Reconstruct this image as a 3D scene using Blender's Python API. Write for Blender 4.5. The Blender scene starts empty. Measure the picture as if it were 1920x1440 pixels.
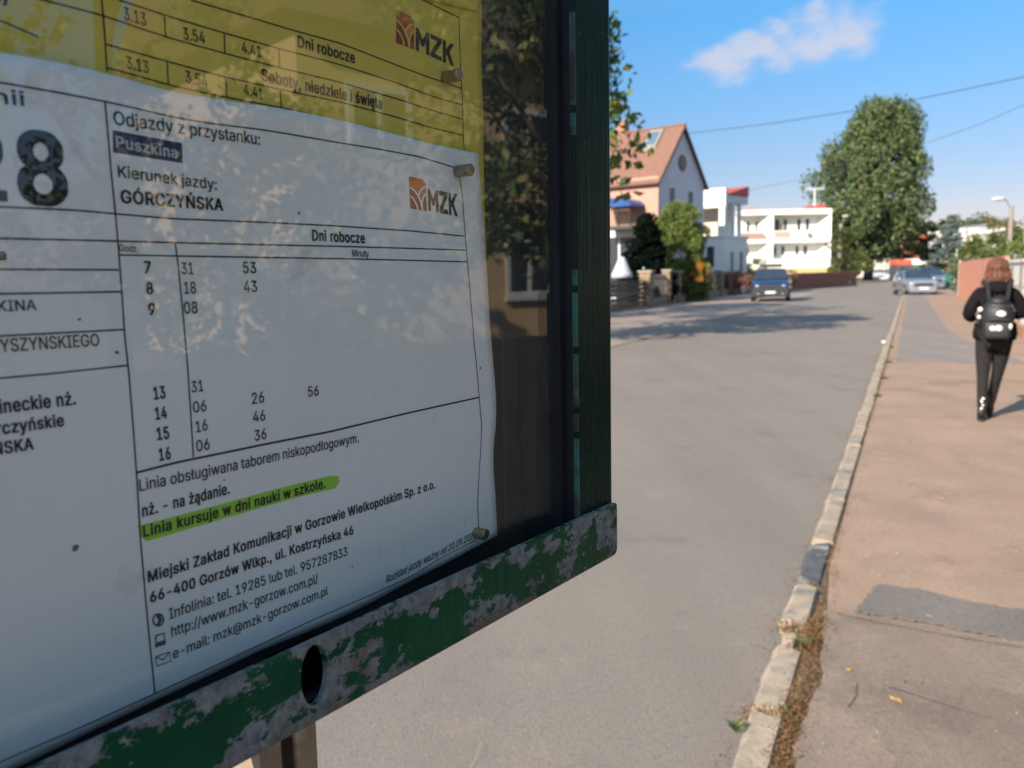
import bpy, bmesh, math, random
import numpy as np
import mathutils.geometry
from math import sin, cos, radians as R, pi, hypot, tan
from mathutils import Vector, Matrix, noise as mnoise
random.seed(7); rng = np.random.default_rng(7)
S = bpy.context.scene
COL = S.collection

# ------------------------------------------------------------------ camera, world, sun, exposure
F, H = 1593.0, 1.63
dn = Vector((251, 12560, 1593)).normalized(); up_c = -dn
yw = (Vector((0, 0, 1)) - up_c * up_c.z).normalized(); xw = yw.cross(up_c)
def ray(u, v):
    c = Vector(((u - 960) / F, (v - 720) / F, 1.0))
    return Vector((xw.dot(c), yw.dot(c), up_c.dot(c)))
CAMP = Vector((0, 0, H))
def g(u, v, z=0.0):                      # ground point seen at a point of the photograph
    r = ray(u, v); return CAMP + r * ((z - H) / r.z)
def at(u, v, y):                         # point at distance y along the heading
    r = ray(u, v); return CAMP + r * (y / r.y)
cd = bpy.data.cameras.new('camera'); cam = bpy.data.objects.new('camera', cd); COL.objects.link(cam); S.camera = cam
cd.sensor_width = 36; cd.lens = 36 * F / 1920; cd.clip_start = 0.02; cd.clip_end = 3000
cx = Vector((xw.x, yw.x, up_c.x)); cy = -Vector((xw.y, yw.y, up_c.y)); cz = -Vector((xw.z, yw.z, up_c.z))
cam.matrix_world = Matrix(((cx.x, cy.x, cz.x, 0), (cx.y, cy.y, cz.y, 0), (cx.z, cy.z, cz.z, H), (0, 0, 0, 1)))
cd.dof.use_dof = True; cd.dof.focus_distance = 0.455; cd.dof.aperture_fstop = 16.0

SUN_AZ, SUN_EL = 226.0, 28.0             # degrees clockwise from +Y, elevation
sl = bpy.data.lights.new('sun', 'SUN'); sun = bpy.data.objects.new('sun', sl); COL.objects.link(sun)
sl.energy = 5.0; sl.angle = R(0.53); sl.color = (1.0, 0.90, 0.76)
sd = Vector((sin(R(SUN_AZ)) * cos(R(SUN_EL)), cos(R(SUN_AZ)) * cos(R(SUN_EL)), sin(R(SUN_EL))))
sun.rotation_euler = sd.to_track_quat('Z', 'Y').to_euler()
S.view_settings.view_transform = 'Standard'; S.view_settings.look = 'None'
S.view_settings.exposure = 0.9; S.view_settings.gamma = 1.0; S.view_settings.use_curve_mapping = False
S.cycles.max_bounces = 8; S.cycles.transparent_max_bounces = 12

w = bpy.data.worlds.new('World'); S.world = w; w.use_nodes = True
nt = w.node_tree; nt.nodes.clear()
def N(nt, t, **k):
    n = nt.nodes.new(t)
    for a, b in k.items(): setattr(n, a, b)
    return n
def math_(nt, op, a, b=None, clamp=False):
    n = N(nt, 'ShaderNodeMath', operation=op, use_clamp=clamp)
    for i, x in enumerate((a, b)):
        if x is None: continue
        if isinstance(x, (int, float)): n.inputs[i].default_value = x
        else: nt.links.new(x, n.inputs[i])
    return n.outputs[0]
def mixc(nt, f, a, b, mode='MIX'):
    n = N(nt, 'ShaderNodeMix', data_type='RGBA', blend_type=mode)
    for s, x in ((n.inputs[0], f), (n.inputs[6], a), (n.inputs[7], b)):
        if isinstance(x, (int, float)): s.default_value = x
        elif isinstance(x, (tuple, list)): s.default_value = (*x[:3], 1)
        else: nt.links.new(x, s)
    return n.outputs[2]
sky = N(nt, 'ShaderNodeTexSky', sky_type='NISHITA'); sky.sun_disc = False
sky.sun_elevation = R(SUN_EL); sky.sun_rotation = R(SUN_AZ); sky.air_density = 1.0; sky.dust_density = 0.3; sky.ozone_density = 6.0
tc = N(nt, 'ShaderNodeTexCoord')
def cloud(u, v, wx, wz, scale, thr, seed):
    d = ray(u, v).normalized(); rx = Vector((d.y, -d.x, 0)).normalized(); uz = rx.cross(d)
    def dot(vec):
        n = N(nt, 'ShaderNodeVectorMath', operation='DOT_PRODUCT'); nt.links.new(tc.outputs['Generated'], n.inputs[0]); n.inputs[1].default_value = vec; return n.outputs['Value']
    a = math_(nt, 'DIVIDE', dot(rx), wx); b = math_(nt, 'DIVIDE', dot(uz), wz); f = math_(nt, 'GREATER_THAN', dot(d), 0.3)
    r2 = math_(nt, 'ADD', math_(nt, 'MULTIPLY', a, a), math_(nt, 'MULTIPLY', b, b))
    no = N(nt, 'ShaderNodeTexNoise'); no.inputs['Scale'].default_value = scale; no.inputs['Detail'].default_value = 6; no.inputs['Roughness'].default_value = 0.5
    mp = N(nt, 'ShaderNodeMapping'); mp.inputs['Location'].default_value = (seed, 0, 0); mp.inputs['Scale'].default_value = (1, 1, 1.6)
    nt.links.new(tc.outputs['Generated'], mp.inputs[0]); nt.links.new(mp.outputs[0], no.inputs[0])
    q = math_(nt, 'SUBTRACT', math_(nt, 'ADD', math_(nt, 'SUBTRACT', 1.0, r2), math_(nt, 'MULTIPLY', no.outputs['Fac'], 2.0)), thr)
    m = N(nt, 'ShaderNodeMapRange', interpolation_type='SMOOTHERSTEP'); nt.links.new(q, m.inputs[0]); m.inputs[1].default_value = 0; m.inputs[2].default_value = 0.85
    return math_(nt, 'MULTIPLY', m.outputs[0], f)
m1 = cloud(1545, 70, 0.084, 0.052, 20, 1.34, 3)
m2 = cloud(1400, 112, 0.088, 0.036, 20, 1.30, 3.0)
m3 = cloud(1590, 205, 0.05, 0.016, 9, 1.95, 2)
m4 = cloud(4300, 100, 0.42, 0.13, 6, 1.25, 5); m6 = cloud(9000, -4200, 0.5, 0.28, 4, 1.35, 12)  # unseen clouds, added as extra sky light on the board
m5 = cloud(-900, -300, 0.35, 0.09, 5, 1.3, 9)
msum = math_(nt, 'MAXIMUM', math_(nt, 'MAXIMUM', math_(nt, 'MAXIMUM', m1, m2), m3), math_(nt, 'MAXIMUM', math_(nt, 'MAXIMUM', m4, m6), m5))
SKYK = 0.073
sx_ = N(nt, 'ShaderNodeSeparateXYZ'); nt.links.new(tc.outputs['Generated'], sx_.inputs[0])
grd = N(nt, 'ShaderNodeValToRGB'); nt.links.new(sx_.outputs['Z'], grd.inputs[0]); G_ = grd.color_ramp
G_.elements[0].position = .05; G_.elements[0].color = (.55, .38, .37, 1); G_.elements[1].position = .75; G_.elements[1].color = (2.2, 1.66, 1.12, 1)  # ramp over elevation; zenith raised out of view to brighten the shaded sheets
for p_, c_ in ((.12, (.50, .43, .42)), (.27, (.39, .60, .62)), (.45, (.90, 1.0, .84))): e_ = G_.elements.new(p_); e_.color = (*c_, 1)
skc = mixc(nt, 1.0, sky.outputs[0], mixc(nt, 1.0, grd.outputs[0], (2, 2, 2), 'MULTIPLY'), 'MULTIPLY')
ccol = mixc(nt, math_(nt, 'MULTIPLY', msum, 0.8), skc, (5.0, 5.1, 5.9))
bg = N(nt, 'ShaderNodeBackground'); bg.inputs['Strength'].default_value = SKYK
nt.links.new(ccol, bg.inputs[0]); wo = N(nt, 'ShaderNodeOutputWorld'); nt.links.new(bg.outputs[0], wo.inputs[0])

# ------------------------------------------------------------------ helpers
AZ = R(25.2); U = Vector((sin(AZ), cos(AZ), 0)); V = Vector((cos(AZ), -sin(AZ), 0))
def W(s, t, z=0.0): p = U * s + V * t; return Vector((p.x, p.y, z))
def hit_t(u, v, t):                      # point of the street frame plane t seen at a pixel
    r = ray(u, v); k = t / r.dot(V); return CAMP + r * k

MATS = {}
def mat(name, col, rough=0.8, col2=None, scale=8.0, detail=4, bump=0.0, bscale=None, metallic=0.0, spec=0.5, contrast=1.0, coat=0.0, trans=0.0, third=None, thr3=0.62, sc3=3.0):
    if name in MATS: return MATS[name]
    m = bpy.data.materials.new(name); m.use_nodes = True; nt = m.node_tree
    b = nt.nodes['Principled BSDF']
    b.inputs['Roughness'].default_value = rough; b.inputs['Metallic'].default_value = metallic
    b.inputs['Specular IOR Level'].default_value = spec; b.inputs['Coat Weight'].default_value = coat
    if trans: b.inputs['Transmission Weight'].default_value = trans
    tc = N(nt, 'ShaderNodeTexCoord')
    if col2 is None: col2 = tuple(c * 0.82 for c in col)
    oi = N(nt, 'ShaderNodeObjectInfo'); vm = N(nt, 'ShaderNodeVectorMath', operation='ADD'); nt.links.new(tc.outputs['Object'], vm.inputs[0])
    cb_ = N(nt, 'ShaderNodeCombineXYZ'); nt.links.new(math_(nt, 'MULTIPLY', oi.outputs['Random'], 37.0), cb_.inputs[0]); nt.links.new(cb_.outputs[0], vm.inputs[1]); vec_ = vm.outputs[0]
    no = N(nt, 'ShaderNodeTexNoise'); no.inputs['Scale'].default_value = scale; no.inputs['Detail'].default_value = detail; no.inputs['Roughness'].default_value = 0.62
    nt.links.new(vec_, no.inputs[0])
    mr = N(nt, 'ShaderNodeMapRange'); mr.inputs[1].default_value = 0.5 - 0.22 / contrast; mr.inputs[2].default_value = 0.5 + 0.22 / contrast
    nt.links.new(no.outputs['Fac'], mr.inputs[0])
    c = mixc(nt, mr.outputs[0], col2, col)
    if third:
        n3 = N(nt, 'ShaderNodeTexNoise'); n3.inputs['Scale'].default_value = sc3; n3.inputs['Detail'].default_value = 5
        nt.links.new(vec_, n3.inputs[0])
        m3 = N(nt, 'ShaderNodeMapRange'); m3.inputs[1].default_value = thr3 - 0.04; m3.inputs[2].default_value = thr3 + 0.05
        nt.links.new(n3.outputs['Fac'], m3.inputs[0]); c = mixc(nt, m3.outputs[0], c, third)
    nt.links.new(c, b.inputs['Base Color'])
    if bump:
        n2 = N(nt, 'ShaderNodeTexNoise'); n2.inputs['Scale'].default_value = bscale or scale * 6; n2.inputs['Detail'].default_value = 5
        nt.links.new(vec_, n2.inputs[0])
        bp = N(nt, 'ShaderNodeBump'); bp.inputs['Strength'].default_value = 1.0; bp.inputs['Distance'].default_value = bump
        nt.links.new(n2.outputs['Fac'], bp.inputs['Height']); nt.links.new(bp.outputs[0], b.inputs['Normal'])
    MATS[name] = m; return m
def leafmat(name, c1, c2, c3, rough=0.55, trl=0.25):
    if name in MATS: return MATS[name]
    m = bpy.data.materials.new(name); m.use_nodes = True; nt = m.node_tree; b = nt.nodes['Principled BSDF']
    b.inputs['Roughness'].default_value = rough; b.inputs['Specular IOR Level'].default_value = 0.3
    ge = N(nt, 'ShaderNodeNewGeometry'); cr = N(nt, 'ShaderNodeValToRGB')
    cr.color_ramp.elements[0].color = (*c1, 1); cr.color_ramp.elements[1].color = (*c2, 1); cr.color_ramp.elements[1].position = 0.85
    e = cr.color_ramp.elements.new(0.97); e.color = (*c3, 1)
    nt.links.new(ge.outputs['Random Per Island'], cr.inputs[0]); nt.links.new(cr.outputs[0], b.inputs['Base Color'])
    tr = N(nt, 'ShaderNodeBsdfTranslucent'); nt.links.new(cr.outputs[0], tr.inputs[0])
    mx = N(nt, 'ShaderNodeMixShader'); mx.inputs[0].default_value = trl
    nt.links.new(b.outputs[0], mx.inputs[1]); nt.links.new(tr.outputs[0], mx.inputs[2])
    nt.links.new(mx.outputs[0], nt.nodes['Material Output'].inputs[0]); MATS[name] = m; return m

def tag(o, label=None, cat=None, group=None, kind=None):
    for k, x in (('label', label), ('category', cat), ('group', group), ('kind', kind)):
        if x: o[k] = x
    return o
def empty(name, loc=(0, 0, 0), rz=0.0, **k):
    o = bpy.data.objects.new(name, None); COL.objects.link(o); o.location = loc; o.rotation_euler = (0, 0, rz)
    o.empty_display_size = 0.1; return tag(o, **k)
class MB:
    def __init__(s): s.v = []; s.f = []; s.m = []
    def add(s, vs, fs, mi=0):
        n = len(s.v); s.v += [tuple(p) for p in vs]; s.f += [tuple(i + n for i in f) for f in fs]; s.m += [mi] * len(fs); return s
    def box(s, x0, x1, y0, y1, z0, z1, mi=0, M=None):
        vs = [Vector((x, y, z)) for z in (z0, z1) for y in (y0, y1) for x in (x0, x1)]
        if M is not None: vs = [M @ p for p in vs]
        return s.add(vs, [(0, 2, 3, 1), (4, 5, 7, 6), (0, 1, 5, 4), (2, 6, 7, 3), (0, 4, 6, 2), (1, 3, 7, 5)], mi)
    def prism(s, pts, z0, z1, mi=0):
        n = len(pts); vs = [(p[0], p[1], z0) for p in pts] + [(p[0], p[1], z1) for p in pts]
        return s.add(vs, [tuple(range(n))[::-1], tuple(range(n, 2 * n))] + [(i, (i + 1) % n, n + (i + 1) % n, n + i) for i in range(n)], mi)
    def tube(s, p0, p1, r0, r1=None, n=8, mi=0, caps=True):
        r1 = r0 if r1 is None else r1; p0 = Vector(p0); p1 = Vector(p1); d = (p1 - p0).normalized()
        a = d.orthogonal().normalized(); b = d.cross(a)
        vs = [p0 + (a * cos(2 * pi * i / n) + b * sin(2 * pi * i / n)) * r0 for i in range(n)] + [p1 + (a * cos(2 * pi * i / n) + b * sin(2 * pi * i / n)) * r1 for i in range(n)]
        fs = [(i, (i + 1) % n, n + (i + 1) % n, n + i) for i in range(n)]
        if caps: fs += [tuple(range(n))[::-1], tuple(range(n, 2 * n))]
        return s.add(vs, fs, mi)
    def path(s, pts, r, n=8, mi=0):
        for a, b in zip(pts, pts[1:]): s.tube(a, b, r if not callable(r) else r(a), None, n, mi)
        return s
    def ell(s, c, rx, ry, rz, nu=12, nv=8, mi=0):
        vs = [(c[0], c[1], c[2] - rz)]; fs = []
        for j in range(1, nv):
            ph = -pi / 2 + pi * j / nv
            for i in range(nu): th = 2 * pi * i / nu; vs.append((c[0] + rx * cos(ph) * cos(th), c[1] + ry * cos(ph) * sin(th), c[2] + rz * sin(ph)))
        vs.append((c[0], c[1], c[2] + rz)); L = len(vs) - 1
        for i in range(nu):
            k = (i + 1) % nu; fs += [(0, 1 + k, 1 + i), (L, L - nu + i, L - nu + k)]
            for j in range(nv - 2): a = 1 + j * nu; fs.append((a + i, a + k, a + nu + k, a + nu + i))
        return s.add(vs, fs, mi)
    def quad(s, a, b, c, d, mi=0): return s.add([a, b, c, d], [(0, 1, 2, 3)], mi)
    def mesh(s, name):
        me = bpy.data.meshes.new(name); me.from_pydata(s.v, [], s.f); return me
    def build(s, name, m, parent=None, smooth=False, bevel=0.0, loc=None, rz=None, sub=0, **k):
        me = s.mesh(name); ms = m if isinstance(m, (list, tuple)) else [m]
        for x in ms: me.materials.append(x)
        if len(ms) > 1: me.polygons.foreach_set('material_index', s.m)
        bm = bmesh.new(); bm.from_mesh(me)
        if bevel or sub or smooth: bmesh.ops.remove_doubles(bm, verts=bm.verts, dist=1e-5)
        bmesh.ops.recalc_face_normals(bm, faces=bm.faces)
        if bevel:
            es = [e for e in bm.edges if len(e.link_faces) == 2 and e.calc_face_angle(0) > 0.5]
            bmesh.ops.bevel(bm, geom=es, offset=bevel, segments=2, affect='EDGES', profile=0.6)
        bm.to_mesh(me); bm.free()
        if smooth:
            me.polygons.foreach_set('use_smooth', [True] * len(me.polygons))
        o = bpy.data.objects.new(name, me); COL.objects.link(o)
        if parent: o.parent = parent
        if loc is not None: o.location = loc
        if rz is not None: o.rotation_euler = (0, 0, rz)
        if sub: md = o.modifiers.new('s', 'SUBSURF'); md.levels = sub; md.render_levels = sub
        return tag(o, **k)
def children(o): return [c for c in bpy.data.objects if c.parent == o]
def copy_tree(o, parent=None):
    c = o.copy(); COL.objects.link(c); c.parent = parent
    for ch in children(o): copy_tree(ch, c)
    return c
def npmesh(name, verts, quads, m, parent=None, **k):
    me = bpy.data.meshes.new(name); nv, nf = len(verts), len(quads); q = quads.shape[1]
    me.vertices.add(nv); me.vertices.foreach_set('co', verts.astype(np.float32).ravel())
    me.loops.add(nf * q); me.loops.foreach_set('vertex_index', quads.astype(np.int32).ravel())
    me.polygons.add(nf); me.polygons.foreach_set('loop_start', np.arange(0, nf * q, q, dtype=np.int32)); me.polygons.foreach_set('loop_total', np.full(nf, q, dtype=np.int32))
    me.update(calc_edges=True); me.validate()
    me.materials.append(m); o = bpy.data.objects.new(name, me); COL.objects.link(o)
    if parent: o.parent = parent
    return tag(o, **k)
def leaves(centers, size, aspect=0.65):
    n = len(centers); a = rng.normal(size=(n, 3)); a /= np.linalg.norm(a, axis=1)[:, None]
    b = np.cross(a, rng.normal(size=(n, 3))); b /= np.linalg.norm(b, axis=1)[:, None]
    sz = size * rng.uniform(0.6, 1.3, (n, 1)); nrm = np.cross(a, b) * sz * 0.25
    P = np.stack([centers - a * sz, centers + b * sz * aspect + nrm, centers + a * sz, centers - b * sz * aspect + nrm], 1).reshape(-1, 3)
    return P, np.arange(4 * n).reshape(-1, 4)
def blob_pts(n_clump, per, prof, h0, h1, spread, squash=0.8, lean=None):
    """clump centres inside a crown whose radius at relative height k is prof(k)"""
    out = []
    for i in range(n_clump):
        k = rng.uniform(0, 1); r = prof(k) * math.sqrt(rng.uniform(0.15, 1.0)); th = rng.uniform(0, 2 * pi); r *= 1 + .16 * sin(3 * th + 9 * k) + .10 * sin(7 * th - 15 * k)
        c = np.array([r * cos(th) + (lean(k) if lean else 0), r * sin(th), h0 + (h1 - h0) * k])
        s = spread * rng.uniform(0.55, 1.25)
        p = rng.normal(size=(per, 3)); p /= np.maximum(np.linalg.norm(p, axis=1)[:, None], 1e-6)
        p *= (rng.uniform(0.35, 1, (per, 1)) ** 0.5) * s; p[:, 2] *= squash; out.append(c + p)
    return np.concatenate(out)
BARK = mat('bark', (0.16, 0.115, 0.08), 0.9, (0.07, 0.05, 0.035), 6, bump=0.02, bscale=20)
def tree(name, label, cat, loc, prof, h0, h1, clumps, per, spread, leaf, lm, trunk_r=0.2, trunk_h=None, limbs=8, group=None, bark=None, squash=0.8, parts=True, lean=None):
    e = empty(name, loc, label=label, cat=cat, group=group)
    P = blob_pts(clumps, per, prof, h0, h1, spread, squash, lean)
    v, q = leaves(P, leaf); npmesh('crown', v, q, lm, e)
    if parts:
        th = trunk_h or h0 + (h1 - h0) * 0.55
        mb = MB(); pts = [Vector((0.25 * trunk_r * sin(i * 1.7), 0.25 * trunk_r * cos(i * 2.1), th * i / 6)) for i in range(7)]; pts[0] = Vector((0, 0, -0.05))
        for i in range(6): mb.tube(pts[i], pts[i + 1], trunk_r * (1.15 - 0.15 * i), trunk_r * (1.0 - 0.15 * i), 9)
        for i in range(limbs):
            k = random.uniform(0.1, 0.85); zz = max(h0 * 0.8, th * random.uniform(0.4, 0.9)); a = random.uniform(0, 2 * pi); rr = prof(k) * random.uniform(0.5, 0.85)
            tip = Vector((rr * cos(a), rr * sin(a), min(h1, zz + (h1 - h0) * 0.22))); p0 = Vector((0, 0, min(zz, th)))
            mid = (p0 + tip) * 0.5 + Vector((0, 0, 0.06 * (h1 - h0))); mb.tube(p0, mid, trunk_r * 0.4, trunk_r * 0.22, 6); mb.tube(mid, tip, trunk_r * 0.22, trunk_r * 0.07, 5)
        mb.build('trunk', bark or BARK, e, smooth=True)
    return e
def nz(p, sc, seed=0.0): return mnoise.noise(Vector((p[0] * sc + seed, p[1] * sc, p[2] * sc if len(p) > 2 else 0)))

# ------------------------------------------------------------------ ground, road, pavement
def asphalt(name, base, dark, spk, patch=None, big=0.35):
    m = bpy.data.materials.new(name); m.use_nodes = True; nt = m.node_tree; b = nt.nodes['Principled BSDF']
    b.inputs['Roughness'].default_value = 0.85; b.inputs['Specular IOR Level'].default_value = 0.35
    tc = N(nt, 'ShaderNodeTexCoord')
    def noise(sc, det, ro=0.6):
        n = N(nt, 'ShaderNodeTexNoise'); n.inputs['Scale'].default_value = sc; n.inputs['Detail'].default_value = det; n.inputs['Roughness'].default_value = ro
        nt.links.new(tc.outputs['Object'], n.inputs[0]); return n.outputs['Fac']
    def rng_(x, a, b_):
        n = N(nt, 'ShaderNodeMapRange'); nt.links.new(x, n.inputs[0]); n.inputs[1].default_value = a; n.inputs[2].default_value = b_; return n.outputs[0]
    vo = N(nt, 'ShaderNodeTexVoronoi'); vo.inputs['Scale'].default_value = 150; nt.links.new(tc.outputs['Object'], vo.inputs[0])
    c = mixc(nt, rng_(noise(big, 4), 0.32, 0.68), dark, base)
    c = mixc(nt, math_(nt, 'MULTIPLY', rng_(noise(4.0, 6, 0.7), 0.45, 0.8), 0.30), c, dark)
    c = mixc(nt, math_(nt, 'MULTIPLY', vo.outputs['Color'], 0.34), c, spk, 'MIX')
    c = mixc(nt, math_(nt, 'MULTIPLY', rng_(noise(130, 3), 0.54, 0.66), 0.55), c, tuple(x * 0.35 for x in base))
    mpl = N(nt, 'ShaderNodeMapping'); mpl.inputs['Rotation'].default_value = (0, 0, AZ); mpl.inputs['Scale'].default_value = (1.0, 0.06, 1.0); nt.links.new(tc.outputs['Object'], mpl.inputs[0])
    nl = N(nt, 'ShaderNodeTexNoise'); nl.inputs['Scale'].default_value = 1.6; nl.inputs['Detail'].default_value = 3; nt.links.new(mpl.outputs[0], nl.inputs[0])
    c = mixc(nt, math_(nt, 'MULTIPLY', rng_(noise(42, 4, .7), .52, .66), .38), c, tuple(x * 0.42 for x in base))
    c = mixc(nt, math_(nt, 'MULTIPLY', rng_(noise(33, 3, .6), .60, .70), .30), c, tuple(min(1, x * 1.5) for x in base))
    c = mixc(nt, math_(nt, 'MULTIPLY', rng_(nl.outputs['Fac'], .42, .66), .45), c, tuple(x * 0.74 for x in base))
    c = mixc(nt, math_(nt, 'MULTIPLY', rng_(noise(1.1, 7, .7), .56, .64), .35), c, tuple(x * 0.62 for x in dark))
    c = mixc(nt, math_(nt, 'MULTIPLY', rng_(noise(2.3, 8, .75), .57, .66), .30), c, tuple(min(1, x * 1.35) for x in base))
    if patch: c = mixc(nt, rng_(noise(0.6, 5), 0.57, 0.62), c, patch)
    nt.links.new(c, b.inputs['Base Color'])
    bp = N(nt, 'ShaderNodeBump'); bp.inputs['Distance'].default_value = 0.0022; bp.inputs['Strength'].default_value = 0.8
    nt.links.new(math_(nt, 'ADD', noise(200, 4), vo.outputs['Distance']), bp.inputs['Height']); nt.links.new(bp.outputs[0], b.inputs['Normal'])
    MATS[name] = m; return m
M_road = asphalt('asphalt_road', (0.232, 0.193, 0.162), (0.182, 0.156, 0.137), (0.36, 0.30, 0.24))
M_walk = asphalt('worn_pavement', (0.372, 0.245, 0.168), (0.24, 0.168, 0.128), (0.50, 0.36, 0.26), big=1.6)
M_walkg = asphalt('grey_pavement', (0.260, 0.186, 0.143), (0.165, 0.124, 0.102), (0.46, 0.36, 0.27), big=1.9)
M_band = asphalt('patched_asphalt', (0.19, 0.160, 0.138), (0.13, 0.113, 0.10), (0.32, 0.27, 0.23), big=2.0)
M_verge = asphalt('left_pavement', (0.34, 0.26, 0.21), (0.23, 0.18, 0.155), (0.42, 0.36, 0.32), big=0.5)
M_soil = mat('garden_soil', (0.13, 0.10, 0.06), 0.95, (0.07, 0.085, 0.03), 1.5, bump=0.03)

def sheet(name, poly, z, m, kind='structure', **k):
    mb = MB(); mb.add([(p[0], p[1], z) for p in poly], [tuple(range(len(poly)))]); return mb.build(name, m, kind=kind, **k)
sheet('ground', [(-900, -300), (1500, -300), (1500, 1600), (-900, 1600)], -0.02, M_soil)
TK = -0.48
road = sheet('road', [W(-40, -6.1), W(-40, TK + .02), W(150, TK + .02), W(150, -6.1)], 0.0, M_road)
sheet('crossing_road', [W(150, -60), W(150, 60), W(162, 60), W(162, -60)], -0.004, M_road)
# left pavement
mb = MB(); mb.add([W(-40, -12.2, .008), W(-40, -6.1, .008), W(150, -6.1, .008), W(150, -12.2, .008)], [(0, 1, 2, 3)]); mb.build('pavement_left', M_verge, kind='structure')
kl = empty('kerb_left', kind='structure')
M_kerb = mat('kerb_concrete', (0.42, 0.325, 0.232), 0.9, (0.25, 0.20, 0.155), 7, bump=0.004, bscale=60, third=(0.20, 0.185, 0.165), thr3=0.6, sc3=6)
M_kerbd = mat('kerb_bitumen', (0.105, 0.105, 0.108), 0.8, (0.055, 0.056, 0.062), 9, bump=0.004, bscale=40, third=(0.26, 0.24, 0.21), thr3=0.6, sc3=8)
def kerb_mesh(L, wd, h):
    mb = MB(); n = 6; c = 0.022
    secs = []
    for i in range(n + 1):
        y = L * i / n; j = 0.008 * (1 if 0 < i < n else 2.2)
        r = lambda: random.uniform(-j, j)
        secs.append([(0 + r(), y, -.05), (0 + r(), y, h - c + r() * .5), (c + r(), y, h + r() * .6), (wd - c * .6, y, h + r() * .6), (wd, y, h - c + r() * .5), (wd, y, -.05)])
    vs = [p for s_ in secs for p in s_]; fs = [(i * 6 + k, i * 6 + k + 1, i * 6 + k + 7, i * 6 + k + 6) for i in range(n) for k in range(5)]
    fs += [(0, 1, 2, 3, 4, 5), tuple(n * 6 + k for k in (5, 4, 3, 2, 1, 0))]
    return mb.add(vs, fs)
HK = 0.068
kr = empty('kerb', kind='structure')
stones = [(-3.0, -2.03, 0), (-2.0, -1.03, 0), (-1.0, -.04, 0), (0, .97, 0), (1.0, 1.95, 0), (1.98, 2.94, 0), (3.02, 3.55, 0), (3.57, 3.78, 1), (3.83, 4.30, 0), (4.38, 5.06, 2)]
s0 = 5.1
while s0 < 95: stones.append((s0, s0 + (0.985 if s0 < 40 else 1.97), 0)); s0 += 1.0 if s0 < 40 else 2.0
for a, b, k in stones:
    wd = 0.125 if k != 1 else 0.07
    mb = kerb_mesh(b - a, wd, HK + random.uniform(-.008, .006) - (0.02 if k == 1 else 0))
    p = W(a, TK + random.uniform(-.008, .008) + (0.02 if k == 1 else 0)); mb.build('kerb_stone', [M_kerb, M_kerb, M_kerbd][k], kr, loc=p, rz=-AZ + random.uniform(-.006, .006), smooth=False)
for i in range(60):
    a = -10 + i * 2.0
    MB().box(0, .09, 0, 1.98, -.03, .018).build('kerb_stone', M_kerb, kl, loc=W(a, -6.16), rz=-AZ)
# right pavement, as a real relief near the camera
def relief(name, s0, s1, t0, t1, ds, dt, z, amp, m, t1f=None):
    ns, ntt = int((s1 - s0) / ds), int((t1 - t0) / dt); vs = []
    for i in range(ns + 1):
        for j in range(ntt + 1):
            s_, t_ = s0 + (s1 - s0) * i / ns, t0 + (t1 - t0) * j / ntt
            t_ = max(t_, tj(s_)) if s0 < 0 else t_; p = W(s_, t_); zz = z + amp * (nz((p.x, p.y), 1.3) + 0.35 * nz((p.x, p.y), 7)); vs.append((p.x, p.y, zz))
    fs = [(i * (ntt + 1) + j, i * (ntt + 1) + j + 1, (i + 1) * (ntt + 1) + j + 1, (i + 1) * (ntt + 1) + j) for i in range(ns) for j in range(ntt)]
    return MB().add(vs, fs).build(name, m, smooth=True, kind='structure')
TE = TK + .125
ZW = 0.068
def tj(s_): return TE + .012 + (.062 + .05 * nz((s_ * 2.3, 0), 1, 4) + .025 * nz((s_ * 9, 0), 1, 9)) * max(0, min(1, (4.6 - s_) / .8))
relief('pavement', -6, 12, TE + .012, 2.5, .12, .12, ZW, .006, M_walk)
sheet('pavement', [W(12, TE + .012), W(12, 2.5), W(95, 2.5), W(95, TE + .012)], ZW, M_walk)
sheet('pavement_joint_soil', [W(-6, TE - .01), W(-6, TE + .1), W(95, TE + .06), W(95, TE - .01)], ZW - .018, mat('joint_soil', (0.20, 0.12, 0.065), 0.95, (0.09, 0.06, 0.035), 30, bump=0.01, bscale=120))
# lifted grey slab in front of the crack, darker strip behind it
def polysheet(name, pts, z, m, th=0.0, n_sub=12, jag=0.02):
    out = []; n0_ = n_sub
    for (a, b) in zip(pts, pts[1:] + pts[:1]):
        n_sub = 3 if (Vector(a[:2]) - Vector(b[:2])).length < .2 else n0_
        a, b = Vector(a[:2]), Vector(b[:2])
        for i in range(n_sub):
            p = a.lerp(b, i / n_sub); k = jag if i else 0; out.append((p.x + random.uniform(-k, k), p.y + random.uniform(-k, k)))
    mb = MB(); n = len(out); mb.add([(x, y, z) for x, y in out] + [(x, y, z - max(th, .004)) for x, y in out], [tuple(range(n))] + [(i, (i + 1) % n, n + (i + 1) % n, n + i) for i in range(n)])
    return mb.build(name, m, kind='structure')
crk = [g(1545, 1150, ZW), g(1640, 1163, ZW), g(1740, 1180, ZW), g(1840, 1198, ZW), g(1960, 1215, ZW)]
polysheet('pavement_slab', [W(-4, TE + .075)] + [W(x_ / 10, tj(x_ / 10) + .004) for x_ in range(-10, 38)] + [(p.x, p.y) for p in crk] + [W(2.6, 2.45), W(-4, 2.45)], ZW + .017, M_walkg, jag=.006)
st = [g(1600, 1150, ZW), g(1650, 1098, ZW), g(1740, 1112, ZW), g(1800, 1128, ZW), g(1990, 1160, ZW), g(2010, 1235, ZW), g(1840, 1190, ZW), g(1700, 1165, ZW)]
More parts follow.
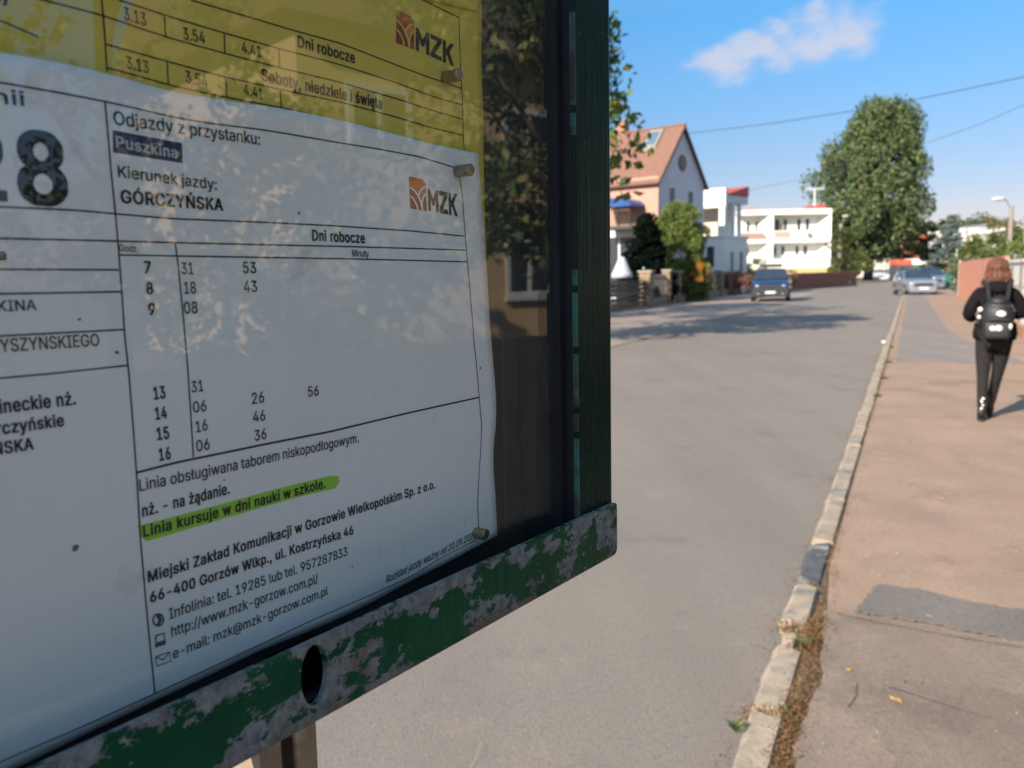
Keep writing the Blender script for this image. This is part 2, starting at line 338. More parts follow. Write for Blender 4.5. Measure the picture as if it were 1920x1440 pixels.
polysheet('pavement_stain', [(p.x, p.y) for p in (g(1620, 1330, ZW), g(1700, 1285, ZW), g(1830, 1290, ZW), g(1960, 1330, ZW), g(2000, 1480, ZW), g(1700, 1500, ZW))], ZW + .0185, asphalt('worn_slab', (0.235, 0.170, 0.133), (0.16, 0.120, 0.10), (0.42, 0.33, 0.25), big=2.4), jag=.03, th=.001)
polysheet('asphalt_strip', [(p.x, p.y) for p in st], ZW + .012, M_band, jag=.012)
polysheet('asphalt_patch', [W(15.9, TE + .16), W(15.7, 1.15), W(15.75, 1.75), W(19.6, 1.25), W(24, .85), W(60, .62), W(60, TE + .14)], ZW + .008, M_band.copy() if False else asphalt('grey_lane', (0.250, 0.208, 0.182), (0.20, 0.170, 0.152), (0.36, 0.30, 0.26), big=1.0), jag=.03)

# debris and small plants along the kerb
M_litter = leafmat('dry_leaf', (0.08, 0.042, 0.022), (0.26, 0.125, 0.055), (0.14, 0.20, 0.05), 0.8, .1)
M_weed = leafmat('weed_leaf', (0.05, 0.085, 0.02), (0.12, 0.16, 0.04), (0.28, 0.2, 0.07), 0.6, .25)
def scatter(name, n, fs, size, zr, m, label):
    P = []
    for i in range(n):
        s_, t_ = fs(); p = W(s_, t_, zr[0] + random.random() ** 2 * (zr[1] - zr[0])); P.append(p)
    P = np.array(P); v, q = leaves(P, size); v[:, 2] = np.maximum(v[:, 2], zr[0]); npmesh(name, v, q, m, kind='stuff', label=label, cat='litter')
def joint():
    s_ = random.choice([random.uniform(1.5, 3.8), random.uniform(2.2, 3.1), random.uniform(3.55, 3.9), random.uniform(1.5, 6), random.uniform(9, 22), random.gauss(14, 2)]); return s_, (TE + .035 + random.gauss(0, .032) if s_ < 4.6 else TE + .01 + random.gauss(0, .02))
scatter('leaf_litter', 12000, joint, .0046, (ZW - .012, ZW + .028), M_litter, 'brown crumbled leaves and dirt in the joint behind the kerb stones')
def gap(): 
    s_ = random.choice([2.98, 3.8, 3.56, 4.34, 2.98, 3.8]) + random.gauss(0, .025); return s_, TK + .06 + random.gauss(0, .05)
scatter('leaf_litter', 1800, gap, .0048, (.03, HK + .012), M_litter, 'brown dirt and leaf crumbs filling the gaps between kerb stones')
def gutter(): return random.uniform(1.5, 30), TK - .015 - abs(random.gauss(0, .03))
scatter('gutter_dirt', 1300, gutter, .005, (.003, .012), M_litter, 'thin line of leaf crumbs in the gutter along the kerb')
def weed(p, n, h, label):
    P, Q = [], 0; vs = []; fs = []
    for i in range(n):
        a = random.uniform(0, 2 * pi); l = h * random.uniform(.5, 1.1); wdt = l * .14; d = Vector((cos(a), sin(a), 0)); o = Vector((random.gauss(0, h * .25), random.gauss(0, h * .25), 0)); sd_ = Vector((-d.y, d.x, 0))
        p1 = o + d * l * .45 + Vector((0, 0, l * .6)); p2 = o + d * l * .9 + Vector((0, 0, l * .75)); k = len(vs)
        vs += [o, p1 - sd_ * wdt, p1 + sd_ * wdt, p2]; fs += [(k, k + 1, k + 3, k + 2)]
    MB().add(vs, fs).build('weed', M_weed, loc=p, label=label, cat='weed', group='weeds growing along the kerb')
for (px, n, h, lb) in [((1382, 1372), 34, .045, 'green weed sprouting at the road side of the nearest kerb gap'), ((1505, 1215), 26, .05, 'small green weed behind the broken kerb stone'), ((1500, 1312), 12, .03, 'tiny weed in the brown litter behind the long pale kerb stone'), ((1566, 1082), 8, .03, 'single green sprout beside the dark kerb stone'), ((1470, 1335), 16, .03, 'flat little weed at the back corner of the pale kerb stone')]:
    weed(g(*px, ZW - .01), n, h, lb)
for i, (s_, t_) in enumerate([(11.3, TE + .03), (13.2, TE + .06), (15.5, TE + .07), (18.5, TE + .05)]):
    weed(W(s_, t_ - .02, ZW - .01), 70, .055, ['dry weed tuft behind the kerb nearest the walking person', 'second weed tuft along the kerb, level with the person', 'third weed tuft along the kerb past the dark patch edge', 'farthest weed tuft behind the kerb'][i])
M_yl = mat('yellow_leaf', (0.55, 0.36, 0.10), .7, (0.40, 0.2, 0.05), 40)
def leaf_obj(p, sz, rz, label):
    vs = [(0, -sz, .002), (sz * .55, -sz * .2, .005), (sz * .35, sz * .5, .002), (0, sz, .006), (-sz * .4, sz * .45, .002), (-sz * .5, -sz * .25, .006), (0, 0, .003)]
    MB().add(vs, [(i, (i + 1) % 6, 6) for i in range(6)]).build('fallen_leaf', M_yl, loc=p, rz=rz, label=label, cat='leaf', group='fallen leaves on the pavement')
for (u, v, sz, lb) in [(1766, 936, .028, 'yellow fallen leaf in the middle of the pavement'), (1680, 1313, .03, 'orange brown leaf lying on the grey slab'), (1704, 826, .03, 'orange leaf flat on the pale pavement near the kerb'), (1708, 903, .022, 'small brown leaf on the pavement left of the yellow one'), (1870, 945, .02, 'tiny greenish leaf on the pavement at right'), (1592, 1257, .018, 'small curled leaf near the kerb on the grey slab'), (1832, 862, .02, 'small leaf on the pavement beyond the yellow leaf'), (1716, 1218, .012, 'leaf crumb on the grey slab just past the crack')]:
    zz_ = ZW + (.019 if g(u, v, ZW).dot(U) < 3.7 else .003); leaf_obj(g(u, v, zz_), sz, random.uniform(0, 6), lb)
MB().ell((0, 0, .03), .05, .035, .03, 8, 5).build('litter_ball', mat('paper_white', (.8, .8, .78), .8, (.65, .65, .64), 20), loc=g(1657, 644, ZW), label='crumpled white litter lying on the kerb', cat='litter')
# small stones on the slab
P = []
for i in range(700):
    p = W(random.uniform(1.0, 5.5), random.uniform(TE + .12, 2.2), ZW + .019); P.append(p)
v, q = leaves(np.array(P), .0035, 0.8); npmesh('grit', v, q, mat('grit', (.5, .45, .38), .8, (.2, .18, .16), 50), kind='stuff', label='pale grit and tiny stones strewn over the grey slab', cat='grit')
MB().path([g(902, 1392, .012), g(896, 1412, .02), g(884, 1436, .004), g(880, 1450, .002)], .0007, 5).build('dry_stalk', mat('straw', (.6, .55, .42), .7), label='thin pale dry grass stalk lying on the road', cat='stalk')
# shallow cracks in the slab (thin soil-filled grooves)
M_crack = mat('crack_soil', (0.09, 0.07, 0.055), .95)
def crack(pts, wd, label):
    vs = []; 
    for i, p in enumerate(pts):
        d = (pts[min(i + 1, len(pts) - 1)] - pts[max(i - 1, 0)]); n = Vector((-d.y, d.x, 0)).normalized() * wd * random.uniform(.4, 1.2); vs += [p - n, p + n]
    MB().add(vs, [(2 * i, 2 * i + 2, 2 * i + 3, 2 * i + 1) for i in range(len(pts) - 1)]).build('pavement_crack', M_crack, kind='structure')
def wig(px, z, n=7, j=.008):
    out = []
    for a, b in zip(px, px[1:]):
        A, B = g(*a, z), g(*b, z)
        for i in range(n): p = A.lerp(B, i / n); out.append(p + Vector((random.uniform(-j, j), random.uniform(-j, j), 0)))
    return out + [g(*px[-1], z)]
crack(wig([(1588, 1325), (1606, 1303), (1605, 1280)], ZW + .0205, 5, .007), .0018, '')
crack(wig([(1300, 628), (1240, 633), (1150, 640)], .0035, 6, .03), .03, '')
crack(wig([(1570, 1150), (1640, 1166), (1740, 1184), (1840, 1202), (1960, 1219)], ZW + .0195, 10, .004), .005, '')

# ------------------------------------------------------------------ notice board
A = ray(2131, 495); A.z = 0; A.normalize(); NV = Vector((A.y, -A.x, 0))
r0 = ray(900, 650); O = CAMP + r0 * (0.44 / r0.y); O.z = 0
def bd(u, v, off=0.0):                   # board coordinates (along, height) of a pixel; off = distance in front of the sheets
    r = ray(u, v); k = ((O - CAMP).dot(NV) + off) / r.dot(NV); p = CAMP + r * k
    return ((p - O).dot(A), p.z)
RZB = math.atan2(A.y, A.x)
board = empty('notice_board', O, RZB, label='timetable display case with chipped green metal frame standing on a post by the kerb', cat='notice board')
GL, FR, RL = 0.021, 0.030, 0.0335        # glass, frame front, rail front distances before the sheets
def paint(name, chip):
    m = bpy.data.materials.new(name); m.use_nodes = True; nt = m.node_tree; b = nt.nodes['Principled BSDF']
    b.inputs['Specular IOR Level'].default_value = .12
    tc = N(nt, 'ShaderNodeTexCoord'); mp = N(nt, 'ShaderNodeMapping'); nt.links.new(tc.outputs['Object'], mp.inputs[0])
    def noise(sc, det, ro=.6, vec=None):
        n = N(nt, 'ShaderNodeTexNoise'); n.inputs['Scale'].default_value = sc; n.inputs['Detail'].default_value = det; n.inputs['Roughness'].default_value = ro
        nt.links.new(vec or mp.outputs[0], n.inputs[0]); return n.outputs['Fac']
    def rg(x, a, b_, c_=0, d_=1):
        n = N(nt, 'ShaderNodeMapRange'); nt.links.new(x, n.inputs[0]); n.inputs[1].default_value = a; n.inputs[2].default_value = b_; n.inputs[3].default_value = c_; n.inputs[4].default_value = d_; return n.outputs[0]
    mp2 = N(nt, 'ShaderNodeMapping'); nt.links.new(tc.outputs['Object'], mp2.inputs[0]); mp2.inputs['Scale'].default_value = (60, 60, 2.5)
    streak = noise(6, 3, .6, mp2.outputs[0])
    green = mixc(nt, rg(noise(25, 4), .3, .7), ((0.0005, 0.040, 0.020) if chip else (0.0005, 0.014, 0.012)), ((0.001, 0.078, 0.034) if chip else (0.001, 0.026, 0.019)))
    green = mixc(nt, math_(nt, 'MULTIPLY', rg(noise(140, 3), .66, .74), .5), green, (0.03, 0.13, 0.08))
    zinc = mixc(nt, rg(noise(180, 5, .75), .35, .65), (0.085, 0.092, 0.092), (0.24, 0.255, 0.26))
    zinc = mixc(nt, rg(noise(26, 4), .60, .72), zinc, (0.15, 0.10, 0.07)); sx3 = N(nt, 'ShaderNodeSeparateXYZ'); nt.links.new(tc.outputs['Object'], sx3.inputs[0])
    zinc = mixc(nt, math_(nt, 'MULTIPLY', rg(sx3.outputs['Z'], zr_bot_ + .008, zr_bot_, 0, 1), rg(noise(70, 5), .35, .6)), zinc, (0.13, 0.075, 0.045))
    if chip:
        sx = N(nt, 'ShaderNodeSeparateXYZ'); nt.links.new(tc.outputs['Object'], sx.inputs[0])
        mp3 = N(nt, 'ShaderNodeMapping'); nt.links.new(tc.outputs['Object'], mp3.inputs[0]); mp3.inputs['Scale'].default_value = (.8, 1, 1.15)
        n1 = math_(nt, 'ADD', noise(36, 10, .72, mp3.outputs[0]), math_(nt, 'ADD', rg(sx.outputs['Z'], zr_bot_ + .007, zr_bot_, 0, .05), rg(sx.outputs['Z'], zr_bot_ + .022, zr_bot_ + .03, 0, .05)))
        k = rg(n1, .516, .522)
    else:
        n1 = noise(60, 8, .6); k = rg(n1, .68, .69)
    c = mixc(nt, k, green, zinc); 
    edge = math_(nt, 'MULTIPLY', rg(n1, (.508 if chip else .67), (.516 if chip else .68)), math_(nt, 'SUBTRACT', 1.0, k))
    c = mixc(nt, math_(nt, 'MULTIPLY', edge, .5), c, (0.05, 0.22, 0.15))
    nt.links.new(c, b.inputs['Base Color'])
    nt.links.new(rg(k, 0, 1, .27, .6), b.inputs['Roughness'])
    h = math_(nt, 'SUBTRACT', math_(nt, 'MULTIPLY', streak, .3), math_(nt, 'MULTIPLY', k, 1.0))
    bp = N(nt, 'ShaderNodeBump'); bp.inputs['Distance'].default_value = 0.0009; nt.links.new(h, bp.inputs['Height']); nt.links.new(bp.outputs[0], b.inputs['Normal'])
    MATS[name] = m; return m
zr_bot_ = bd(1155, 1039, 0.0335)[1]
M_bar = paint('green_paint', False); M_rail = paint('chipped_green_paint', True)
aL = -1.0                                # left end of the case
# right vertical bar
aR0 = bd(1080, 500, FR)[0]; aR1 = bd(1146, 500, FR)[0]; zr_top = bd(1155, 943, RL)[1]; zr_bot = bd(1155, 1039, RL)[1]
ztop = zr_top + 0.62
def bar(x0, x1, z0, z1, name='frame_bar', yf=-FR, yb=0.03, m=None, bev=.0016): return MB().box(x0, x1, yf, yb, z0, z1).build(name, m or M_bar, board, bevel=bev)
bar(aR0, aR1, zr_top - .022, ztop + .04)
bar(aL, aL + .043, zr_top - .012, ztop + .04)
bar(aL, aR1, ztop, ztop + .042, yf=-FR - .002)
# worn inner corner of the bar, its edge highlight put into the colour
mb = MB(); zz = zr_top
while zz < ztop:
    l = random.uniform(.006, .05); mb.box(aR0 - .0009, aR0 + .0006, -FR - .0006, -FR + .002, zz, zz + l); zz += l + random.choice([.004, .03, .07])
mb.build('worn_edge_highlight', mat('worn_edge_highlight', (0.03, 0.13, 0.10), .6, (0.035, 0.03, 0.035), 40, contrast=3), board, kind='stuff')
# bottom rail with its lock hole
aE = bd(1157, 985, RL)[0]; hc = bd(590, 1266, RL); hw = .0065; hh = .0118
def rail():
    mb = MB(); ycuts = [-RL, .032]; n = 20; cr = .004
    # front face with an elliptical hole, built as a fan of quads between hole and a square round it
    sq = .0142; X0, X1, Z0, Z1 = hc[0] - sq, hc[0] + sq, zr_bot, zr_top
    def ring(i, k):
        a = 2 * pi * i / 32; x, z = cos(a), sin(a)
        if k == 0: return (hc[0] + hw * x, -RL, hc[1] + hh * z)
        if k == 2: return (hc[0] + hw * x, -RL + .0029, hc[1] + hh * z)
        m_ = max(abs(x) / sq, 1e-9); tx = sq / max(abs(x), 1e-9); tz = ((Z1 - hc[1]) if z > 0 else (hc[1] - Z0)) / max(abs(z), 1e-9); t = min(tx, tz); return (hc[0] + x * t, -RL, hc[1] + z * t)
    vs = [ring(i, k) for k in (0, 1, 2) for i in range(32)]
    fs = [(i, (i + 1) % 32, 32 + (i + 1) % 32, 32 + i) for i in range(32)] + [(i, (i + 1) % 32, 64 + (i + 1) % 32, 64 + i) for i in range(32)]
    mb.add(vs, fs)
    for sx_ in (-1, 1):                  # corners of the square
        for zc in (Z0, Z1):
            a = math.atan2(zc - hc[1], sx_ * sq) % (2 * pi); i = int(a / (2 * pi) * 32); mb.add([ring(i, 1), ring((i + 1) % 32, 1), (hc[0] + sx_ * sq, -RL, zc)], [(0, 1, 2)])
    mb.add([(aL, -RL, Z0), (X0, -RL, Z0), (X0, -RL, Z1), (aL, -RL, Z1)], [(0, 1, 2, 3)])
    # right of the hole, with a rounded lower corner
    cc = [(aE - cr + cr * sin(t), Z0 + cr - cr * cos(t)) for t in [pi / 2 * i / 5 for i in range(6)]] + [(aE, Z1 - .0015), (aE - .0015, Z1)]
    pts = [(X1, Z0)] + cc + [(X1, Z1)]
    mb.add([(x, -RL, z) for x, z in pts], [tuple(range(len(pts)))])
    prof = [(aL, Z0), (X0, Z0), (X1, Z0)] + cc + [(X1, Z1), (X0, Z1), (aL, Z1)]; n = len(prof)
    mb.add([(x, -RL, z) for x, z in prof] + [(x, -RL + .003, z) for x, z in prof], [(i, (i + 1) % n, n + (i + 1) % n, n + i) for i in range(n)])
    mb.box(aL, hc[0] - .016, -RL + .0035, .032, zr_bot + .003, zr_top - .024).box(hc[0] + .016, aE - .0008, -RL + .0035, .032, zr_bot + .003, zr_top - .024).box(aL, aE - .0008, -RL + .0035, .032, zr_bot + .0006, zr_bot + .0028)
    return mb.build('bottom_rail', M_rail, board)
rail()
MB().box(hc[0] - .0150, hc[0] + .0150, -.0270, -.0255, zr_bot + .0030, zr_top - .0015).build('lock_hole_shade', mat('hole_shade_black', (.002, .002, .002), .95, spec=.02), board)  # black panel stands in for the shade inside the lock hole
M_black = mat('black_rubber', (0.006, 0.007, 0.010), .45, (.012, .013, .018), 40)
aG = bd(1058, 500, GL)[0]
MB().box(aR0 - .0005, aR0 + .004, -FR + .0015, -GL + .002, zr_top - .02, ztop).box(aL + .043, aL + .046, -FR + .003, -GL, zr_top, ztop).box(aL, aR0, -RL + .0032, .0024, zr_top - .0238, zr_top - .022).box(aL, hc[0] - .0151, -RL + .0031, -RL + .0036, zr_top - .022, zr_top - .0012).box(hc[0] + .0151, aR1, -RL + .0031, -RL + .0036, zr_top - .022, zr_top - .0012).build('gasket', M_black, board)
MB().box(aR0 - .006, aR0 + .0, -GL - .002, .004, zr_top - .021, ztop).build('rubber_strip', M_black, board)
M_back = mat('backing', (0.030, 0.033, 0.032), .38, (0.018, 0.020, 0.021), 14, bump=.0004, bscale=60)
MB().box(aL + .02, aR0 + .01, .0025, .008, zr_top - .0235, ztop).build('backing_panel', M_back, board)
MB().box(aL, aR1 - .004, .026, .029, zr_bot + .001, ztop + .03).build('rear_panel', mat('zinc_sheet', (.3, .31, .32), .5, (.2, .2, .2), 8, metallic=.6), board)
# glass
mg = bpy.data.materials.new('pane_glass'); mg.use_nodes = True; nt = mg.node_tree; nt.nodes.clear()
fr = N(nt, 'ShaderNodeFresnel'); geo_ = N(nt, 'ShaderNodeNewGeometry'); nt.links.new(math_(nt, 'SUBTRACT', 1.55, math_(nt, 'MULTIPLY', geo_.outputs['Backfacing'], 1.55 - 1 / 1.55)), fr.inputs[0]); gl = N(nt, 'ShaderNodeBsdfGlossy'); gl.inputs['Roughness'].default_value = 0.012
tr = N(nt, 'ShaderNodeBsdfTransparent'); tr.inputs[0].default_value = (.992, .996, .994, 1); mx = N(nt, 'ShaderNodeMixShader'); ou = N(nt, 'ShaderNodeOutputMaterial')
tc = N(nt, 'ShaderNodeTexCoord'); no = N(nt, 'ShaderNodeTexNoise'); no.inputs['Scale'].default_value = 9; no.inputs['Detail'].default_value = 2; nt.links.new(tc.outputs['Object'], no.inputs[0])
bp = N(nt, 'ShaderNodeBump'); bp.inputs['Distance'].default_value = .00012; nt.links.new(no.outputs[0], bp.inputs['Height']); nt.links.new(bp.outputs[0], gl.inputs['Normal'])
df = N(nt, 'ShaderNodeBsdfDiffuse'); df.inputs[0].default_value = (.5, .48, .45, 1); mx2 = N(nt, 'ShaderNodeMixShader'); n5 = N(nt, 'ShaderNodeTexNoise'); n5.inputs['Scale'].default_value = 30; n5.inputs['Detail'].default_value = 8
nt.links.new(tc.outputs['Object'], n5.inputs[0]); nt.links.new(math_(nt, 'MULTIPLY', n5.outputs[0], .022), mx2.inputs[0])
nt.links.new(fr.outputs[0], mx.inputs[0]); nt.links.new(tr.outputs[0], mx.inputs[1]); nt.links.new(gl.outputs[0], mx.inputs[2])
nt.links.new(mx.outputs[0], mx2.inputs[1]); nt.links.new(df.outputs[0], mx2.inputs[2]); nt.links.new(mx2.outputs[0], ou.inputs[0])
MB().box(aL + .02, aR0 + .003, -GL, -GL + .003, zr_top - .021, ztop + .01).build('glass_pane', mg, board)
# ---- sheets of paper
def resamp(px, n, off=0.0):
    pts = [Vector((*bs(u, v, off), 0)) for u, v in px]; L = [0]
    for a, b in zip(pts, pts[1:]): L.append(L[-1] + (b - a).length)
    out = []
    for i in range(n + 1):
        d = L[-1] * i / n; k = max(j for j in range(len(L)) if L[j] <= d + 1e-12); k = min(k, len(pts) - 2)
        out.append(pts[k].lerp(pts[k + 1], (d - L[k]) / (L[k + 1] - L[k])))
    return out
def smooth(pts, n=3):
    for _ in range(n): pts = [pts[0]] + [(pts[i - 1] + pts[i] * 2 + pts[i + 1]) / 4 for i in range(1, len(pts) - 1)] + [pts[-1]]
    return pts
def wave(a, z, base):
    return base + .0009 * (1 + nz((a * 9, z * 9), 1.0, 3.1)) + .0005 * (1 + sin(z * 60 + 2 * sin(a * 25)))
def bs(u, v, base):                      # like bd, on the waved surface of a sheet
    a, z = bd(u, v, base)
    for _ in range(3): a, z = bd(u, v, wave(a, z, base))
    return a, z
def coons(top, bot, left, right):
    n, m_ = len(top) - 1, len(left) - 1; P = []
    for i in range(n + 1):
        s_ = i / n; row = []
        for j in range(m_ + 1):
            t_ = j / m_
            p = bot[i] * (1 - t_) + top[i] * t_ + left[j] * (1 - s_) + right[j] * s_ - (bot[0] * (1 - s_) * (1 - t_) + bot[-1] * s_ * (1 - t_) + top[0] * (1 - s_) * t_ + top[-1] * s_ * t_)
            row.append(p)
        P.append(row)
    return P
def paper(name, top, bot, right, m, base, left_px, label):
    """outlines run left to right and bottom to top, in pixels of the sheet plane"""
    T_, B_ = smooth(resamp(top, 60, base)), smooth(resamp(bot, 60, base)); Rr = smooth(resamp(right, 60, base), 2); T_[-1] = Rr[-1]; B_[-1] = Rr[0]
    Ll = [B_[0].lerp(T_[0], j / 60) for j in range(61)]
    P = coons(T_, B_, Ll, Rr); mb = MB(); vs = [(p.x, -wave(p.x, p.y, base), p.y) for row in P for p in row]
    n = 61; fs = [(i * n + j, (i + 1) * n + j, (i + 1) * n + j + 1, i * n + j + 1) for i in range(60) for j in range(60)]
    mb.add(vs, fs); e = mb.build(name, m, smooth=True, loc=O, rz=RZB, label=label, cat='timetable', group=None)
    md = e.modifiers.new('thickness', 'SOLIDIFY'); md.thickness = .00012; md.offset = 0
    return e
M_white = mat('white_paper', (0.90, 0.885, 0.87), .75, (0.85, 0.835, 0.82), 6, third=(0.55, 0.53, 0.49), thr3=.70, sc3=18)
M_yellow = mat('yellow_paper', (0.74, 0.57, 0.09), .75, (0.68, 0.52, 0.07), 6, third=(0.45, 0.36, 0.06), thr3=.68, sc3=14)
ytop = [(-600, -700), (0, -560), (500, -400), (892, -280)]
yel = paper('timetable_sheet', ytop, [(-600, 1180), (0, 980), (500, 860), (924, 765)],
            [(924, 765), (927, 718), (918, 600), (914, 516), (909, 397), (906, 289), (907, 231), (903, 144), (904, 27), (897, -120), (892, -280)], M_yellow, .0006, None, 'yellow night timetable sheet at the top, partly covered by the white sheet')
yel2 = paper('timetable_sheet', [(-600, -720), (0, -580), (500, -420), (888, -300)], [(-600, -470), (0, -170), (500, -70), (899, 22)], [(899, 22), (897, 0), (893, -150), (888, -300)], M_yellow, .0016, None, 'second yellow sheet overlapping the top edge, only its lower right corner showing')
wtop = [(-560, 40), (-300, 64), (0, 98), (100, 115), (200, 137), (320, 172), (450, 193), (540, 205), (640, 226), (720, 246), (800, 268), (896, 288)]
wbot = [(-560, 1725), (-300, 1600), (31, 1440), (165, 1374), (295, 1312), (375, 1275), (489, 1218), (604, 1174), (696, 1131), (768, 1090), (835, 1057), (877, 1034), (902, 1020), (932, 1004)]
wright = [(932, 1004), (929, 931), (925.5, 888), (924.6, 838), (929.6, 803), (930.5, 757), (927.6, 713), (920, 640), (914, 540), (907.5, 428), (903, 378), (900, 337), (896, 288)]
wht = paper('timetable_sheet', wtop, wbot, wright, M_white, .0035, None, 'white printed timetable sheet with a highlighted green line, held by two magnets')
INK = mat('black_ink', (0.006, 0.006, 0.009), .8, (0.012, 0.012, 0.016), 60, spec=.2); GREY = mat('grey_ink', (0.05, 0.05, 0.055), .7)
def onsheet(mb_v, base, lift=.00025): return [(a, -wave(a, z, base) - lift, z) for a, z in mb_v]
def line(px, wd, base, parent, m=INK, name='ruled_line', lift=.0002):
    pts = smooth(resamp(px, 70, base), 2); vs = []
    for i, p in enumerate(pts):
        d = pts[min(i + 1, 70)] - pts[max(i - 1, 0)]; n = Vector((-d.y, d.x, 0)).normalized() * wd / 2; vs += [(p.x - n.x, p.y - n.y), (p.x + n.x, p.y + n.y)]
    return MB().add(onsheet(vs, base, lift), [(2 * i, 2 * i + 2, 2 * i + 3, 2 * i + 1) for i in range(70)]).build(name, m, parent)
def ipoly(px, base, parent, m, name, lift=.0001, n_sub=6):
    out = []
    for (a, b) in zip(px, px[1:] + px[:1]):
        A_, B_ = Vector(bs(*a, base)), Vector(bs(*b, base)); out += [A_.lerp(B_, i / n_sub) for i in range(n_sub)]
    bm = bmesh.new(); vv = [bm.verts.new((p.x, 0, p.y)) for p in out]; bm.faces.new(vv); bmesh.ops.triangulate(bm, faces=bm.faces)
    me = bpy.data.meshes.new(name)
    for v_ in bm.verts: v_.co.y = -wave(v_.co.x, v_.co.z, base) - lift
    bm.to_mesh(me); bm.free(); me.materials.append(m); o = bpy.data.objects.new(name, me); COL.objects.link(o); o.parent = parent; return o
